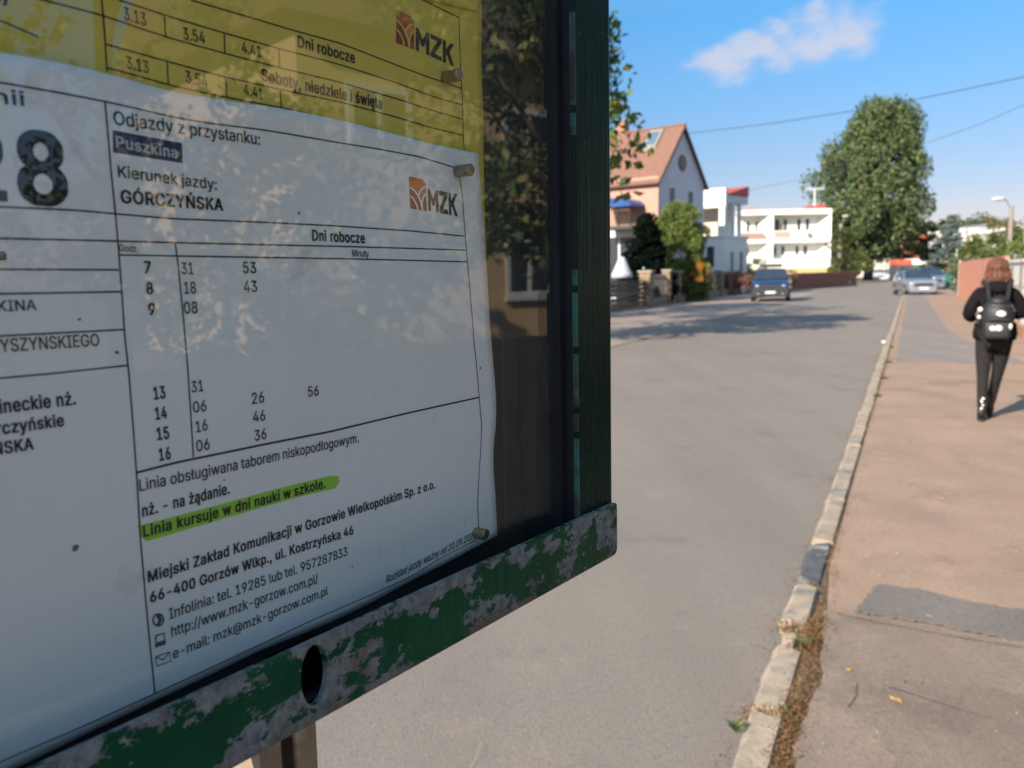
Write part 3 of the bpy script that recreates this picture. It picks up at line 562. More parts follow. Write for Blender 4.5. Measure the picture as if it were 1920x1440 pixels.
GLYPH_TEXT = '''R 	188	
R-	453	108,187 105,192 105,242 108,248 112,250 338,250 343,248 345,242 345,192 342,187 338,185 118,185
R.	188	72,-9 55,2 46,12 41,22 40,52 46,68 68,89 122,89 138,78 149,62 150,28 144,12 130,-2 118,-9
R/	249	8,-78 5,-68 21,-2 29,18 36,52 44,72 56,128 64,148 71,182 79,202 91,258 99,278 106,312 114,332 126,388 134,408 141,442 149,462 166,532 172,539 178,540 242,538 245,528 234,482 226,462 214,408 206,388 199,352 191,332 179,278 171,258 164,222 156,202 144,148 136,128 129,92 121,72 109,18 101,-2 84,-72 78,-79 72,-80
R0	453	182,-9 162,-1 148,1 118,20 91,48 81,62 61,102 46,152 45,172 40,188 40,322 45,338 46,358 66,418 88,455 122,490 152,509 188,519 262,520 288,511 302,509 332,490 364,458 374,442 394,402 409,348 410,322 415,308 415,202 410,188 410,168 399,122 379,72 365,52 330,18 302,1 268,-10;210,58 218,55 232,55 252,61 278,76 289,88 309,118 311,128 319,142 330,188 330,222 335,238 335,272 330,288 330,322 324,348 309,388 298,410 264,442 228,455 218,454 192,444 175,432 161,418 146,392 131,358 129,338 125,328 125,312 120,298 120,212 125,198 125,178 131,152 158,95 182,71
R1	453	68,-3 65,2 65,18 65,52 68,58 192,60 198,62 200,72 200,412 198,422 192,424 178,414 108,361 98,356 82,355 78,357 75,362 77,432 188,514 272,515 282,513 285,502 285,68 287,62 292,60 398,58 400,48 398,-2 388,-5 78,-5
R2	453	58,-3 55,2 56,52 82,80 90,92 150,152 160,168 220,228 230,242 268,280 294,318 304,338 310,362 309,388 304,402 295,418 272,439 252,449 222,455 198,449 178,439 155,418 141,392 139,368 132,357 68,355 58,357 55,362 55,382 59,392 61,412 76,448 90,468 110,488 138,504 148,506 162,514 182,516 192,520 258,520 268,516 288,514 322,499 358,470 369,452 384,422 390,402 390,352 390,342 384,318 364,278 332,235 310,212 300,198 225,122 215,108 175,68 174,62 182,60 392,60 398,58 400,52 398,-2 388,-5 68,-5
R3	453	168,-9 132,1 98,16 60,52 41,88 36,102 35,128 38,133 42,135 118,133 126,108 148,80 168,66 208,55 228,55 268,66 280,72 302,95 314,112 320,138 320,152 309,188 290,212 282,219 252,234 228,240 208,240 192,245 152,245 148,247 145,252 146,302 168,325 175,338 202,365 210,378 235,402 242,415 265,438 266,442 258,445 62,447 60,458 62,512 72,515 368,515 378,513 380,508 379,452 358,430 350,418 320,388 310,372 285,348 275,332 246,302 247,298 252,295 268,295 278,291 298,289 332,274 352,260 374,238 394,202 399,188 400,162 405,148 400,128 400,108 394,88 384,68 370,48 345,22 318,6 262,-10
R4	453	272,-3 270,2 270,92 268,98 38,100 32,102 30,108 30,158 46,192 99,278 111,302 149,362 161,388 169,398 237,512 242,515 312,515 318,512 320,508 309,482 251,388 239,362 201,302 189,278 151,218 139,192 131,182 129,172 142,170 268,172 270,178 272,322 278,325 292,325 348,325 353,322 357,172 362,170 422,168 425,162 425,108 422,102 418,100 362,100 357,98 355,2 352,-3 332,-5
R5	453	172,-9 152,-4 112,16 72,55 56,88 50,112 52,132 62,135 128,134 134,128 136,118 146,98 170,72 208,56 228,55 262,66 280,78 294,92 304,108 314,132 315,182 304,218 292,235 280,248 252,264 228,270 192,269 178,264 132,240 112,240 98,245 68,245 62,248 60,298 65,312 65,342 70,358 70,388 75,402 75,432 80,448 80,478 85,492 87,512 98,515 362,515 372,513 375,508 375,492 375,452 372,447 172,445 162,442 160,422 155,408 155,378 150,362 151,328 158,326 178,334 198,336 208,340 248,340 262,335 282,334 328,314 365,278 379,258 389,238 400,198 400,132 394,108 374,62 348,30 312,6 268,-9
R6	453	182,-9 138,6 118,20 81,58 66,88 55,128 55,192 61,218 71,248 101,308 242,512 248,515 322,515 328,512 329,498 316,482 284,432 271,418 207,322 212,320 258,320 268,316 288,314 318,304 345,288 365,268 384,238 394,208 396,188 400,178 400,138 396,128 394,108 378,66 360,42 345,28 322,11 302,1 268,-10;210,58 218,55 238,55 268,66 299,98 315,132 315,182 299,218 272,244 252,254 232,260 218,260 198,254 168,235 146,208 135,172 136,138 156,92 170,78 188,66
R7	453	92,-3 90,2 91,12 281,392 294,412 304,432 306,442 298,445 58,445 52,448 50,452 52,512 62,515 388,515 398,513 400,502 399,438 364,368 356,358 179,2 172,-4 168,-5
R8	453	172,-9 138,1 108,16 90,28 72,45 61,62 46,98 40,142 45,158 46,178 51,192 61,212 80,238 102,254 120,262 124,268 95,288 71,322 60,362 60,398 64,408 66,428 81,458 92,470 112,489 148,509 188,520 262,520 272,516 292,514 338,490 368,460 384,432 390,408 390,392 390,352 384,328 365,298 348,280 330,268 360,248 380,228 399,198 410,162 409,102 404,88 388,55 355,22 328,6 318,4 302,-4 282,-6 272,-10;200,58 208,55 242,55 268,61 288,71 302,85 314,98 324,118 325,152 314,182 292,205 272,219 238,230 218,230 192,224 172,214 152,200 131,168 125,148 125,132 131,112 141,92 158,76 188,61;210,298 218,295 232,295 258,301 268,306 299,338 310,368 310,382 304,402 288,429 268,444 232,455 212,454 178,439 156,418 145,392 145,358 156,332 178,311
R9	453	122,-3 121,8 142,40 154,52 186,102 199,118 239,178 241,188 232,190 182,190 158,196 122,211 92,235 76,258 66,278 55,318 55,388 61,412 76,442 90,462 115,488 152,509 192,520 262,520 288,514 302,506 312,504 348,480 358,470 379,438 389,418 396,378 400,368 400,332 395,318 394,298 374,242 339,182 215,2 208,-4 202,-5;210,252 218,250 242,251 268,261 282,271 292,280 304,298 315,328 315,378 299,412 272,439 252,449 232,455 212,454 198,449 182,440 151,408 141,388 135,362 135,342 141,318 146,302 156,288 178,266
R:	188	72,-9 55,2 46,12 41,22 40,52 46,68 68,89 122,89 138,78 149,62 150,28 144,12 130,-2 118,-9;72,266 55,278 46,288 41,298 40,328 52,352 68,364 72,365 118,365 132,359 144,348 150,332 150,302 144,288 130,272 118,266
R@	676	298,-139 288,-135 268,-135 242,-129 198,-114 158,-94 112,-60 86,-28 76,-12 56,28 46,58 39,98 35,108 35,128 30,142 30,158 30,218 35,232 35,252 39,262 41,282 56,328 86,382 138,435 172,459 238,484 262,490 282,491 292,495 408,495 418,491 458,484 522,454 542,440 585,398 609,362 624,332 634,302 641,262 645,252 645,162 640,148 640,122 634,98 619,58 592,25 568,11 548,9 538,5 492,5 452,16 440,22 422,39 418,39 382,16 362,10 288,10 268,16 248,26 226,42 206,68 191,98 180,138 180,218 191,258 208,290 242,324 258,334 282,344 308,345 322,350 342,350 358,345 378,344 402,331 408,332 412,338 418,340 482,338 485,328 485,102 498,76 512,66 522,66 538,71 545,78 559,102 564,118 565,138 570,152 570,242 566,252 559,292 534,342 518,360 510,372 495,388 442,419 412,429 392,431 382,435 312,435 302,431 282,429 252,419 212,399 195,388 162,355 141,322 116,258 115,238 110,222 110,132 115,118 116,98 141,32 168,-5 185,-22 208,-39 258,-64 292,-74 318,-75 332,-80 378,-80 388,-76 408,-75 452,-64 472,-56 492,-55 498,-58 504,-68 515,-102 512,-113 482,-124 442,-131 432,-135 412,-135 398,-140;320,72 328,70 342,71 368,81 384,92 404,128 410,152 410,218 404,238 394,258 380,272 368,279 348,285 318,284 298,274 278,259 261,232 256,218 255,198 251,188 255,172 256,148 261,128 271,108 301,78
RA	480	8,-3 5,2 11,22 19,38 31,78 39,92 51,132 59,148 71,188 79,202 91,242 99,258 111,298 119,312 131,352 139,368 151,408 159,422 186,502 192,512 198,515 282,514 289,508 291,498 299,482 331,388 354,332 366,292 374,278 401,198 409,182 421,142 429,128 456,48 464,32 470,12 468,-2 462,-5 392,-5 382,1 364,58 356,72 339,128 332,134 158,135 148,134 141,128 99,2 94,-2 82,-5;172,208 178,205 198,205 298,205 306,208 304,222 289,268 281,282 251,372 249,388 244,402 238,409 231,398 229,382 211,332 209,318 199,288 191,272 171,212
RE	419	52,-3 50,8 50,502 52,512 62,515 368,515 378,513 380,508 380,452 378,448 372,445 148,445 137,442 135,302 138,292 358,290 363,288 365,282 365,238 363,228 358,225 138,223 135,212 135,72 137,62 142,60 378,60 383,58 385,52 383,-2 372,-5 62,-5
RG	520	218,-9 178,1 138,21 112,40 81,72 56,118 36,178 35,198 30,212 30,292 35,308 35,322 39,332 41,352 56,392 76,428 110,468 120,472 138,489 168,504 198,514 218,516 228,520 302,520 312,516 352,509 392,489 412,475 445,442 459,422 479,378 485,352 483,348 472,345 398,347 384,378 374,392 342,425 318,439 288,449 248,449 228,444 188,424 152,390 136,362 121,322 119,302 115,292 115,218 119,208 121,188 136,148 152,120 190,82 222,66 242,61 288,60 312,66 342,81 360,92 369,102 394,142 405,182 403,192 398,195 278,197 275,202 275,252 278,258 288,260 488,258 490,252 490,198 485,182 485,152 474,112 459,82 445,62 408,26 392,19 382,11 372,9 358,1 318,-10
RI	301	22,-3 20,2 20,18 20,52 22,58 102,60 108,62 110,68 110,432 108,442 102,445 22,447 20,458 22,512 32,515 268,515 278,513 280,508 280,492 280,452 278,447 202,445 197,442 195,438 195,72 197,62 202,60 278,58 280,48 278,-2 268,-5 32,-5
RK	467	52,-3 50,8 50,502 52,512 58,515 72,515 128,515 133,512 135,292 138,279 142,281 150,292 172,315 180,328 290,442 300,458 356,512 368,515 452,513 454,502 440,482 380,422 370,408 315,352 305,338 260,292 258,288 331,182 344,168 356,148 369,132 381,112 394,98 406,78 419,62 431,42 444,28 454,12 453,-2 448,-5 428,-5 368,-5 361,-2 341,22 294,92 281,108 269,128 256,142 244,162 231,178 218,200 202,219 198,224 192,224 180,208 136,162 133,-2 122,-5
RL	393	52,-3 50,8 50,508 52,512 58,515 128,515 133,512 135,502 135,72 137,62 148,60 362,60 368,58 370,52 370,2 368,-3 358,-5 62,-5
RM	628	52,-3 50,2 50,18 50,502 52,513 152,515 163,512 171,488 199,422 206,398 224,358 231,332 259,268 266,242 294,178 296,162 312,119 319,122 341,192 359,232 366,258 384,298 391,322 409,362 416,388 424,402 441,452 467,512 472,515 488,515 572,515 578,512 580,502 580,8 578,-3 502,-5 498,-3 495,2 495,328 492,352 476,318 464,278 426,188 419,162 381,72 374,48 353,-2 348,-5 288,-5 277,-2 266,18 264,28 196,192 194,202 186,218 184,228 166,268 139,348 132,357 130,332 130,2 128,-2 122,-5
RN	523	52,-3 50,8 50,502 52,512 58,515 138,515 142,514 150,508 199,432 206,418 234,378 241,362 269,322 276,308 304,268 311,252 364,172 371,158 388,136 390,152 390,508 392,512 398,515 472,513 475,502 475,8 473,-2 468,-5 382,-5 372,1 364,18 336,58 329,72 291,128 284,142 186,292 164,332 156,342 144,368 138,372 135,358 135,2 133,-2 128,-5
RO	533	218,-9 178,1 135,22 112,40 95,58 76,82 69,98 61,108 41,158 39,178 35,188 35,208 30,222 30,282 35,298 35,322 46,368 71,418 85,438 132,484 148,494 158,496 182,509 222,519 308,520 352,509 392,489 408,479 450,438 469,408 489,362 496,322 500,312 500,272 505,252 500,232 500,192 484,132 464,92 430,48 402,26 358,1 312,-10;240,62 248,60 292,61 322,71 358,95 384,122 404,162 420,222 419,288 416,292 409,332 389,378 368,405 338,429 308,444 282,450 248,449 218,439 182,420 152,390 136,362 121,322 119,302 115,292 115,218 119,208 121,188 131,158 141,138 155,118 190,82 222,66
RP	445	52,-3 50,8 50,502 52,512 62,515 258,515 272,510 292,510 318,504 348,489 368,475 389,452 404,428 414,398 416,378 420,368 420,328 416,318 414,298 399,258 385,238 360,212 342,201 302,186 282,185 268,180 138,178 135,172 133,-2 122,-5;137,248 142,245 222,245 238,250 258,250 278,256 305,272 314,282 329,312 335,338 334,362 322,399 288,434 258,444 148,445 138,443 135,432
RR	449	52,-3 50,8 50,502 52,512 62,515 258,515 272,510 298,509 342,494 385,462 409,418 420,372 420,332 416,322 414,302 404,272 389,248 358,221 342,211 332,208 331,202 356,152 364,142 381,108 389,98 411,52 419,42 429,22 435,8 433,-2 422,-5 342,-3 324,32 316,42 284,108 276,118 249,172 238,189 228,195 148,195 138,193 135,188 133,-2 122,-5;137,262 148,260 248,260 288,271 305,282 319,298 329,318 335,338 334,372 318,410 298,429 278,439 258,445 138,443 135,432
RS	447	188,-14 178,-10 158,-9 122,1 102,11 82,25 58,50 41,78 30,112 32,138 42,140 112,138 126,102 152,76 182,61 202,56 242,55 268,61 298,76 320,98 329,112 334,128 334,152 324,172 318,180 298,194 278,204 232,219 198,226 138,246 95,268 56,308 54,318 46,332 45,358 40,378 45,392 46,412 61,448 81,472 102,489 118,496 128,504 158,514 178,516 188,520 268,520 312,509 342,494 360,482 382,460 394,442 409,408 408,378 398,375 328,377 319,402 302,424 272,444 222,454 212,450 192,449 178,444 148,424 126,388 125,372 131,352 160,322 182,311 192,309 208,301 278,284 322,269 352,254 370,242 398,215 414,182 415,162 420,148 420,132 415,118 414,98 399,62 378,35 352,16 322,1 282,-10 268,-10 252,-15
RU	517	242,-14 232,-10 202,-10 178,-4 132,16 112,30 92,50 76,72 61,102 50,148 50,502 52,512 58,515 72,515 128,515 133,512 135,502 135,162 141,138 161,102 178,86 212,66 232,60 258,58 292,61 328,76 362,110 374,132 379,148 380,168 385,182 385,508 387,512 392,515 462,513 465,502 465,138 454,98 444,78 430,58 402,30 382,16 342,-4 322,-6 312,-10 288,-10 272,-15
RW	686	148,-3 136,22 129,58 121,78 114,112 106,132 99,168 91,188 84,222 76,242 54,332 46,352 39,388 31,408 24,442 16,462 5,508 8,513 82,515 88,514 94,508 131,358 139,338 166,222 174,202 176,182 184,162 186,142 192,128 199,138 226,252 234,272 251,348 259,368 276,442 284,462 291,498 297,512 308,515 388,513 394,502 431,352 439,332 461,238 469,218 486,138 491,132 492,126 499,142 526,258 534,278 591,508 598,514 602,515 672,515 678,512 680,502 674,478 666,458 659,422 641,368 634,332 626,312 604,222 586,168 579,132 571,112 549,22 538,-2 532,-5 452,-5 447,-2 441,8 424,78 416,98 404,152 396,172 389,208 381,228 369,282 361,302 349,358 344,362 342,369 336,352 329,318 321,298 314,262 306,242 299,208 291,188 284,152 276,132 269,98 261,78 244,8 238,-2 232,-5
RY	472	198,-3 195,8 194,202 136,292 89,372 71,398 64,412 46,438 39,452 21,478 14,492 6,502 7,512 12,515 92,515 102,510 134,462 196,358 214,332 231,298 238,294 286,378 304,402 326,442 344,468 371,512 382,515 462,513 465,508 459,492 416,428 394,388 376,362 369,348 351,322 344,308 326,282 319,268 281,208 278,-2 268,-5
RZ	438	32,-3 30,2 30,42 36,58 76,118 89,132 151,228 164,242 236,352 284,418 294,432 296,442 288,445 38,445 32,448 30,452 32,512 42,515 392,515 402,513 405,508 404,452 354,378 341,362 289,282 276,268 234,202 221,188 179,122 166,108 152,85 136,68 137,62 142,60 402,60 408,58 410,52 408,-2 398,-5 42,-5
Ra	389	138,-14 132,-11 112,-10 92,-4 58,16 46,28 26,62 20,82 20,128 26,152 45,182 78,204 132,220 148,220 162,225 182,225 198,230 218,230 228,234 248,236 258,242 264,252 264,278 254,298 245,308 228,319 208,325 178,324 142,309 120,288 109,272 102,270 82,271 32,287 31,298 51,332 68,350 88,364 118,379 158,386 168,390 222,390 232,386 252,384 282,374 310,352 322,340 334,322 344,292 345,2 343,-2 338,-5 272,-5 267,-2 262,16 248,9 238,1 212,-9 192,-10 178,-15;155,52 162,50 178,50 202,56 225,68 250,92 254,98 265,128 265,168 262,173 258,175 242,170 222,169 212,165 188,165 178,161 158,159 132,149 112,134 105,118 105,92 111,78 122,66
Rb	424	212,-14 208,-11 188,-10 168,-4 142,11 122,29 118,-3 52,-5 48,-3 45,2 45,502 47,512 52,515 118,515 123,512 125,362 128,354 132,355 162,379 202,390 252,390 298,379 335,358 358,335 369,318 384,288 394,258 396,238 400,228 400,152 396,142 389,102 369,58 340,22 322,11 292,-4 278,-9 252,-10 238,-15;195,58 202,55 242,56 265,68 290,92 309,128 314,142 315,172 320,188 315,202 314,232 304,262 289,288 268,309 248,319 228,325 208,324 192,319 168,305 152,290 141,272 125,228 125,152 136,118 150,92 175,68
Rc	396	192,-14 182,-10 162,-10 138,-4 108,11 88,25 61,52 54,68 46,78 31,122 29,142 25,152 25,222 29,232 36,272 44,288 46,298 62,325 90,352 112,369 148,384 168,386 178,390 238,390 248,386 268,384 282,376 292,374 322,355 354,322 369,292 368,272 328,260 298,260 292,262 284,278 268,300 238,319 218,325 202,325 168,314 150,302 141,292 121,258 111,232 110,208 105,192 105,182 110,168 111,142 116,128 132,95 160,68 182,56 202,54 208,51 248,61 265,72 274,82 291,112 298,119 322,120 368,108 370,102 370,88 359,62 348,45 322,20 302,6 258,-10 232,-10 218,-15
Rd	424	178,-14 172,-11 152,-10 132,-4 102,11 85,22 56,58 41,88 31,118 29,138 25,148 25,232 36,278 61,328 80,348 108,369 142,384 162,386 172,390 222,390 262,379 292,355 298,354 300,362 302,512 312,515 378,513 380,502 380,8 378,-2 368,-5 308,-3 302,29 282,11 258,-4 242,-9 222,-10 208,-15;180,58 188,55 222,55 250,68 279,98 289,118 300,158 300,218 289,262 272,290 260,302 232,319 212,325 198,325 178,319 155,308 138,290 116,252 110,228 109,208 105,198 105,182 110,168 111,142 131,98 160,68
Re	404	198,-14 188,-10 162,-10 138,-4 108,11 90,22 61,52 54,68 46,78 31,122 29,142 25,152 25,228 36,272 51,308 65,328 95,358 112,369 148,384 168,386 178,390 232,390 278,379 308,364 345,328 359,308 374,268 376,248 380,238 378,168 368,165 118,165 112,163 110,158 110,138 121,108 135,88 152,71 182,56 202,54 212,50 252,61 268,71 282,85 291,102 298,109 318,110 328,106 368,99 374,92 375,88 369,68 348,35 340,28 308,6 288,-4 268,-10 242,-10 228,-15;109,228 118,225 288,225 293,228 295,242 284,272 272,290 255,308 218,324 198,325 178,319 158,309 130,282 116,258
Rf	254	72,-3 70,8 70,312 68,318 62,320 -2,322 -5,332 -3,382 2,385 62,385 68,388 71,458 86,492 108,514 138,529 162,535 222,535 248,528 250,522 250,508 238,468 232,465 208,465 192,469 168,459 161,452 156,442 154,422 150,412 150,392 152,387 238,383 240,378 240,332 238,322 232,320 158,320 152,318 150,312 150,8 148,-2 138,-5
Rg	425	162,-154 158,-151 138,-149 108,-139 80,-122 51,-92 45,-78 47,-62 62,-51 82,-41 108,-40 118,-45 148,-74 178,-89 228,-90 248,-84 270,-72 289,-52 300,-22 299,28 298,31 292,30 272,16 252,6 232,1 162,0 122,11 102,21 78,40 66,52 41,92 39,102 31,118 29,138 25,148 25,232 36,278 56,318 68,335 80,348 108,369 142,384 162,386 172,390 228,389 272,374 298,350 302,349 308,383 328,385 378,383 380,372 380,-42 374,-72 366,-82 359,-98 348,-110 332,-124 318,-131 308,-139 278,-149 258,-151 248,-155;185,68 192,65 222,66 248,76 264,88 284,112 300,158 300,228 289,262 279,282 252,309 232,319 212,325 192,324 158,309 132,285 121,262 111,232 110,212 105,198 105,188 110,172 111,148 126,112 145,88 162,76
Rh	410	48,-3 45,8 45,508 47,512 52,515 118,515 123,512 125,508 125,368 128,359 152,371 162,379 198,389 262,389 282,384 315,368 342,340 359,308 365,282 365,2 363,-2 358,-5 292,-5 287,-2 284,258 269,292 255,308 232,319 202,324 172,314 152,300 136,278 126,252 123,-2 112,-5
Ri	167	48,-3 45,8 45,378 47,382 52,385 118,385 123,382 125,372 125,2 123,-2 118,-5;58,441 48,446 38,456 31,472 31,492 40,512 52,524 72,530 98,529 124,518 129,512 135,498 135,468 130,458 112,441
Rj	167	-18,-148 -20,-138 -18,-82 -12,-80 12,-79 28,-70 39,-52 41,-32 45,-22 45,378 47,382 52,385 118,385 123,382 125,372 125,-38 120,-58 119,-78 114,-92 104,-108 82,-129 48,-145 28,-145 12,-150;58,441 40,452 31,468 30,492 38,510 52,524 72,530 98,529 122,518 134,502 135,498 135,468 132,461 112,441
Rk	381	48,-3 45,8 45,508 47,512 52,515 118,515 123,512 125,508 125,252 128,239 138,245 278,384 358,385 368,382 369,372 365,368 222,225 218,218 222,205 258,165 278,135 292,120 318,85 332,70 352,40 368,25 379,8 380,2 378,-2 372,-5 282,-3 242,50 208,90 188,120 172,135 168,145 152,157 138,150 128,139 125,132 123,-2 112,-5
Rl	189	98,-4 82,1 62,18 51,32 45,52 45,502 47,512 52,515 118,515 123,512 125,508 125,82 131,68 138,61 172,60 178,58 190,18 188,-2 182,-5
Rm	610	48,-3 45,2 45,18 45,372 48,383 68,385 118,383 122,354 128,355 148,374 182,389 248,390 268,384 288,374 310,352 318,342 322,342 338,360 358,374 398,389 472,390 492,384 512,374 549,338 559,318 565,292 565,8 562,-3 498,-5 487,-2 484,272 474,292 462,308 442,319 418,325 392,319 378,310 356,288 346,262 345,8 342,-3 278,-5 267,-2 264,268 254,292 238,310 222,319 202,325 178,319 155,308 141,292 126,262 123,-2 112,-5
Rn	410	48,-3 45,8 45,372 47,382 58,385 118,383 122,354 162,379 202,390 258,390 282,384 312,369 344,338 359,308 365,282 365,8 363,-2 358,-5 342,-5 292,-5 287,-2 284,258 269,292 255,308 232,319 202,324 172,314 152,300 136,278 126,252 123,-2 112,-5
Ro	415	192,-14 182,-10 162,-10 138,-4 108,11 88,25 61,52 54,68 46,78 31,122 29,142 25,152 25,222 29,232 36,272 44,288 46,298 62,325 90,352 112,369 148,384 168,386 178,390 232,390 248,385 268,384 302,369 322,355 354,322 361,308 369,298 384,258 386,238 390,228 390,148 386,138 384,118 369,78 352,50 325,22 308,11 278,-4 252,-10 232,-10 218,-15;180,58 208,53 228,55 258,70 289,102 304,142 306,162 310,172 310,202 306,212 304,232 289,272 278,290 262,304 248,314 212,325 198,324 168,314 142,295 131,278 116,248 111,232 110,208 105,192 105,182 110,168 111,142 131,98 160,68
Rp	424	48,-148 45,-138 45,372 47,382 58,385 118,383 122,349 128,350 145,368 162,379 202,390 252,390 298,379 335,358 358,335 369,318 384,288 394,258 396,238 400,228 400,152 384,88 369,58 342,25 322,11 278,-9 252,-10 242,-14 228,-15 182,-9 158,1 132,20 128,21 125,12 123,-148 112,-150;195,58 202,55 242,56 265,68 290,92 309,128 314,142 315,172 320,188 315,202 314,232 304,262 289,288 268,309 248,319 228,325 208,324 192,319 168,305 152,290 141,272 125,228 125,152 136,118 150,92 175,68
Rr	259	48,-3 45,8 45,372 47,382 52,385 112,385 118,382 122,359 128,360 152,379 182,389 252,388 255,378 253,318 238,315 222,320 198,320 178,314 145,292 126,258 123,-2 112,-5
Rs	365	162,-14 152,-10 122,-9 92,1 60,22 41,48 31,68 25,92 27,98 42,104 62,106 72,110 98,110 103,108 116,82 132,66 152,56 178,50 192,50 212,56 232,66 245,78 254,92 254,118 235,138 222,144 132,166 80,188 55,212 46,228 41,238 40,258 35,278 46,322 60,342 82,364 112,379 158,390 218,390 262,379 292,360 312,340 324,322 334,298 333,288 322,281 302,279 292,275 262,275 257,278 248,295 228,314 208,324 172,325 142,314 130,302 121,288 121,268 128,255 142,241 152,239 168,231 242,214 272,204 310,182 324,168 339,132 340,82 334,62 318,35 305,22 272,1 238,-10 212,-10 198,-15
Rt	227	148,-9 142,-6 122,-5 102,1 80,18 61,48 55,72 55,312 52,318 48,320 2,320 -2,322 -5,328 -3,382 2,385 48,385 53,388 55,468 57,472 62,475 132,473 135,468 137,388 142,385 208,385 213,382 215,378 215,328 212,322 142,320 138,318 135,312 135,92 142,71 152,61 162,56 178,55 192,60 202,60 212,54 225,2 222,-3 198,-10
Ru	410	148,-9 128,-4 95,12 68,40 51,72 45,102 45,372 47,382 52,385 68,385 118,385 123,382 126,122 141,88 158,70 178,61 202,55 228,61 252,75 274,102 284,128 287,382 298,385 362,383 365,372 365,8 363,-2 352,-5 292,-3 288,26 282,25 270,12 258,6 218,-9
Rw	567	128,-3 111,48 109,62 91,112 89,128 76,162 74,178 56,228 54,242 41,278 39,292 26,328 24,342 16,362 15,378 18,383 88,385 92,384 99,378 106,348 114,328 116,312 124,292 131,258 139,238 146,202 154,182 168,127 172,127 175,132 186,188 194,208 211,278 219,298 236,368 242,383 318,385 322,384 329,378 346,308 364,252 371,218 379,198 391,142 395,138 398,128 409,158 421,212 439,268 446,302 454,322 466,372 472,382 478,385 492,385 548,385 553,382 554,368 541,332 539,318 521,268 519,252 486,152 484,138 466,88 464,72 446,22 444,8 438,-3 368,-5 357,-2 354,12 346,32 344,48 336,68 334,82 326,102 324,118 316,138 309,172 301,192 289,248 282,251 276,238 264,182 251,148 249,132 241,112 234,78 226,58 214,8 208,-2 198,-5
Ry	389	52,-149 38,-143 35,-138 52,-82 58,-80 78,-80 92,-85 112,-75 129,-58 139,-38 149,-8 150,2 131,48 124,72 106,112 99,138 81,178 59,242 41,282 34,308 16,348 10,368 12,382 18,385 32,385 88,385 93,382 114,332 126,292 134,278 151,222 159,208 171,168 184,138 186,122 192,109 199,112 246,252 254,268 286,362 297,382 308,385 378,383 380,372 374,352 366,338 359,312 341,272 334,248 316,208 294,142 276,102 269,78 251,38 229,-28 204,-88 190,-108 168,-130 142,-144 118,-150
Rz	380	32,-3 30,2 30,42 36,58 52,75 122,170 138,185 208,280 222,295 236,318 228,320 42,322 40,332 42,382 52,385 332,385 342,383 345,378 344,328 268,225 252,210 188,120 172,105 145,68 144,62 152,60 348,58 350,48 348,-2 338,-5 42,-5
Rł	207	108,-4 88,6 70,22 61,38 56,52 55,228 53,238 48,239 38,231 12,220 -2,222 -5,228 -4,282 2,289 42,311 54,322 55,508 57,512 62,515 128,515 133,512 135,372 138,369 142,369 158,379 172,385 192,383 195,378 194,328 182,316 142,294 136,288 135,92 141,68 148,61 182,60 188,58 194,48 199,28 200,2 198,-2 192,-5
RŃ	523	52,-3 50,8 50,502 52,512 58,515 138,515 142,514 150,508 199,432 206,418 234,378 241,362 269,322 276,308 304,268 311,252 364,172 371,158 388,136 390,152 390,508 392,512 398,515 472,513 475,502 475,8 473,-2 468,-5 382,-5 372,1 364,18 336,58 329,72 291,128 284,142 186,292 164,332 156,342 144,368 138,372 135,358 135,2 133,-2 128,-5;228,557 226,568 272,663 348,665 358,662 359,652 354,642 298,557 238,555
Rż	380	32,-3 30,2 30,42 36,58 52,75 122,170 138,185 208,280 222,295 236,318 228,320 42,322 40,332 42,382 52,385 332,385 342,383 345,378 344,328 268,225 252,210 188,120 172,105 145,68 144,62 152,60 348,58 350,48 348,-2 338,-5 42,-5;158,441 142,455 136,468 135,498 138,504 158,524 172,529 198,530 219,522 234,508 240,492 239,468 232,455 222,446 208,440
B 	188	
B,	188	22,-134 12,-128 10,-122 10,-88 15,-72 16,-52 20,-42 20,-22 25,-8 25,8 30,22 31,42 35,52 37,78 48,84 58,85 148,85 162,78 165,72 164,48 151,8 149,-8 141,-28 124,-98 113,-128 98,-135
B-	453	98,176 87,182 85,202 85,248 88,253 98,259 348,260 362,253 365,248 365,188 362,182 352,176
B.	188	62,-19 38,-5 28,5 21,18 20,58 30,78 48,94 62,100 128,100 142,94 158,83 169,68 170,62 170,22 160,2 148,-9 128,-19
B0	453	172,-19 152,-11 138,-9 98,15 71,42 61,58 41,98 26,148 25,168 20,182 20,328 25,342 25,358 41,412 56,442 70,462 108,499 142,519 182,530 272,530 298,521 312,519 352,495 384,462 394,448 414,408 429,352 430,328 435,312 435,198 430,182 430,162 419,118 399,68 385,48 348,11 312,-9 278,-20;220,68 228,66 242,71 260,82 268,90 289,122 291,132 299,148 309,188 310,228 315,242 315,268 310,282 310,318 294,372 275,408 250,432 232,440 212,439 198,429 182,415 171,398 151,352 149,332 145,322 145,308 140,292 140,218 145,202 145,182 151,158 178,100 200,78
B1	453	58,-14 48,-8 45,-2 45,58 48,63 62,70 168,70 178,72 180,82 180,378 178,391 172,390 142,366 108,346 68,346 58,352 55,358 57,438 152,509 178,524 292,524 302,518 305,512 305,78 307,72 312,70 402,70 418,63 420,52 418,-8 402,-15
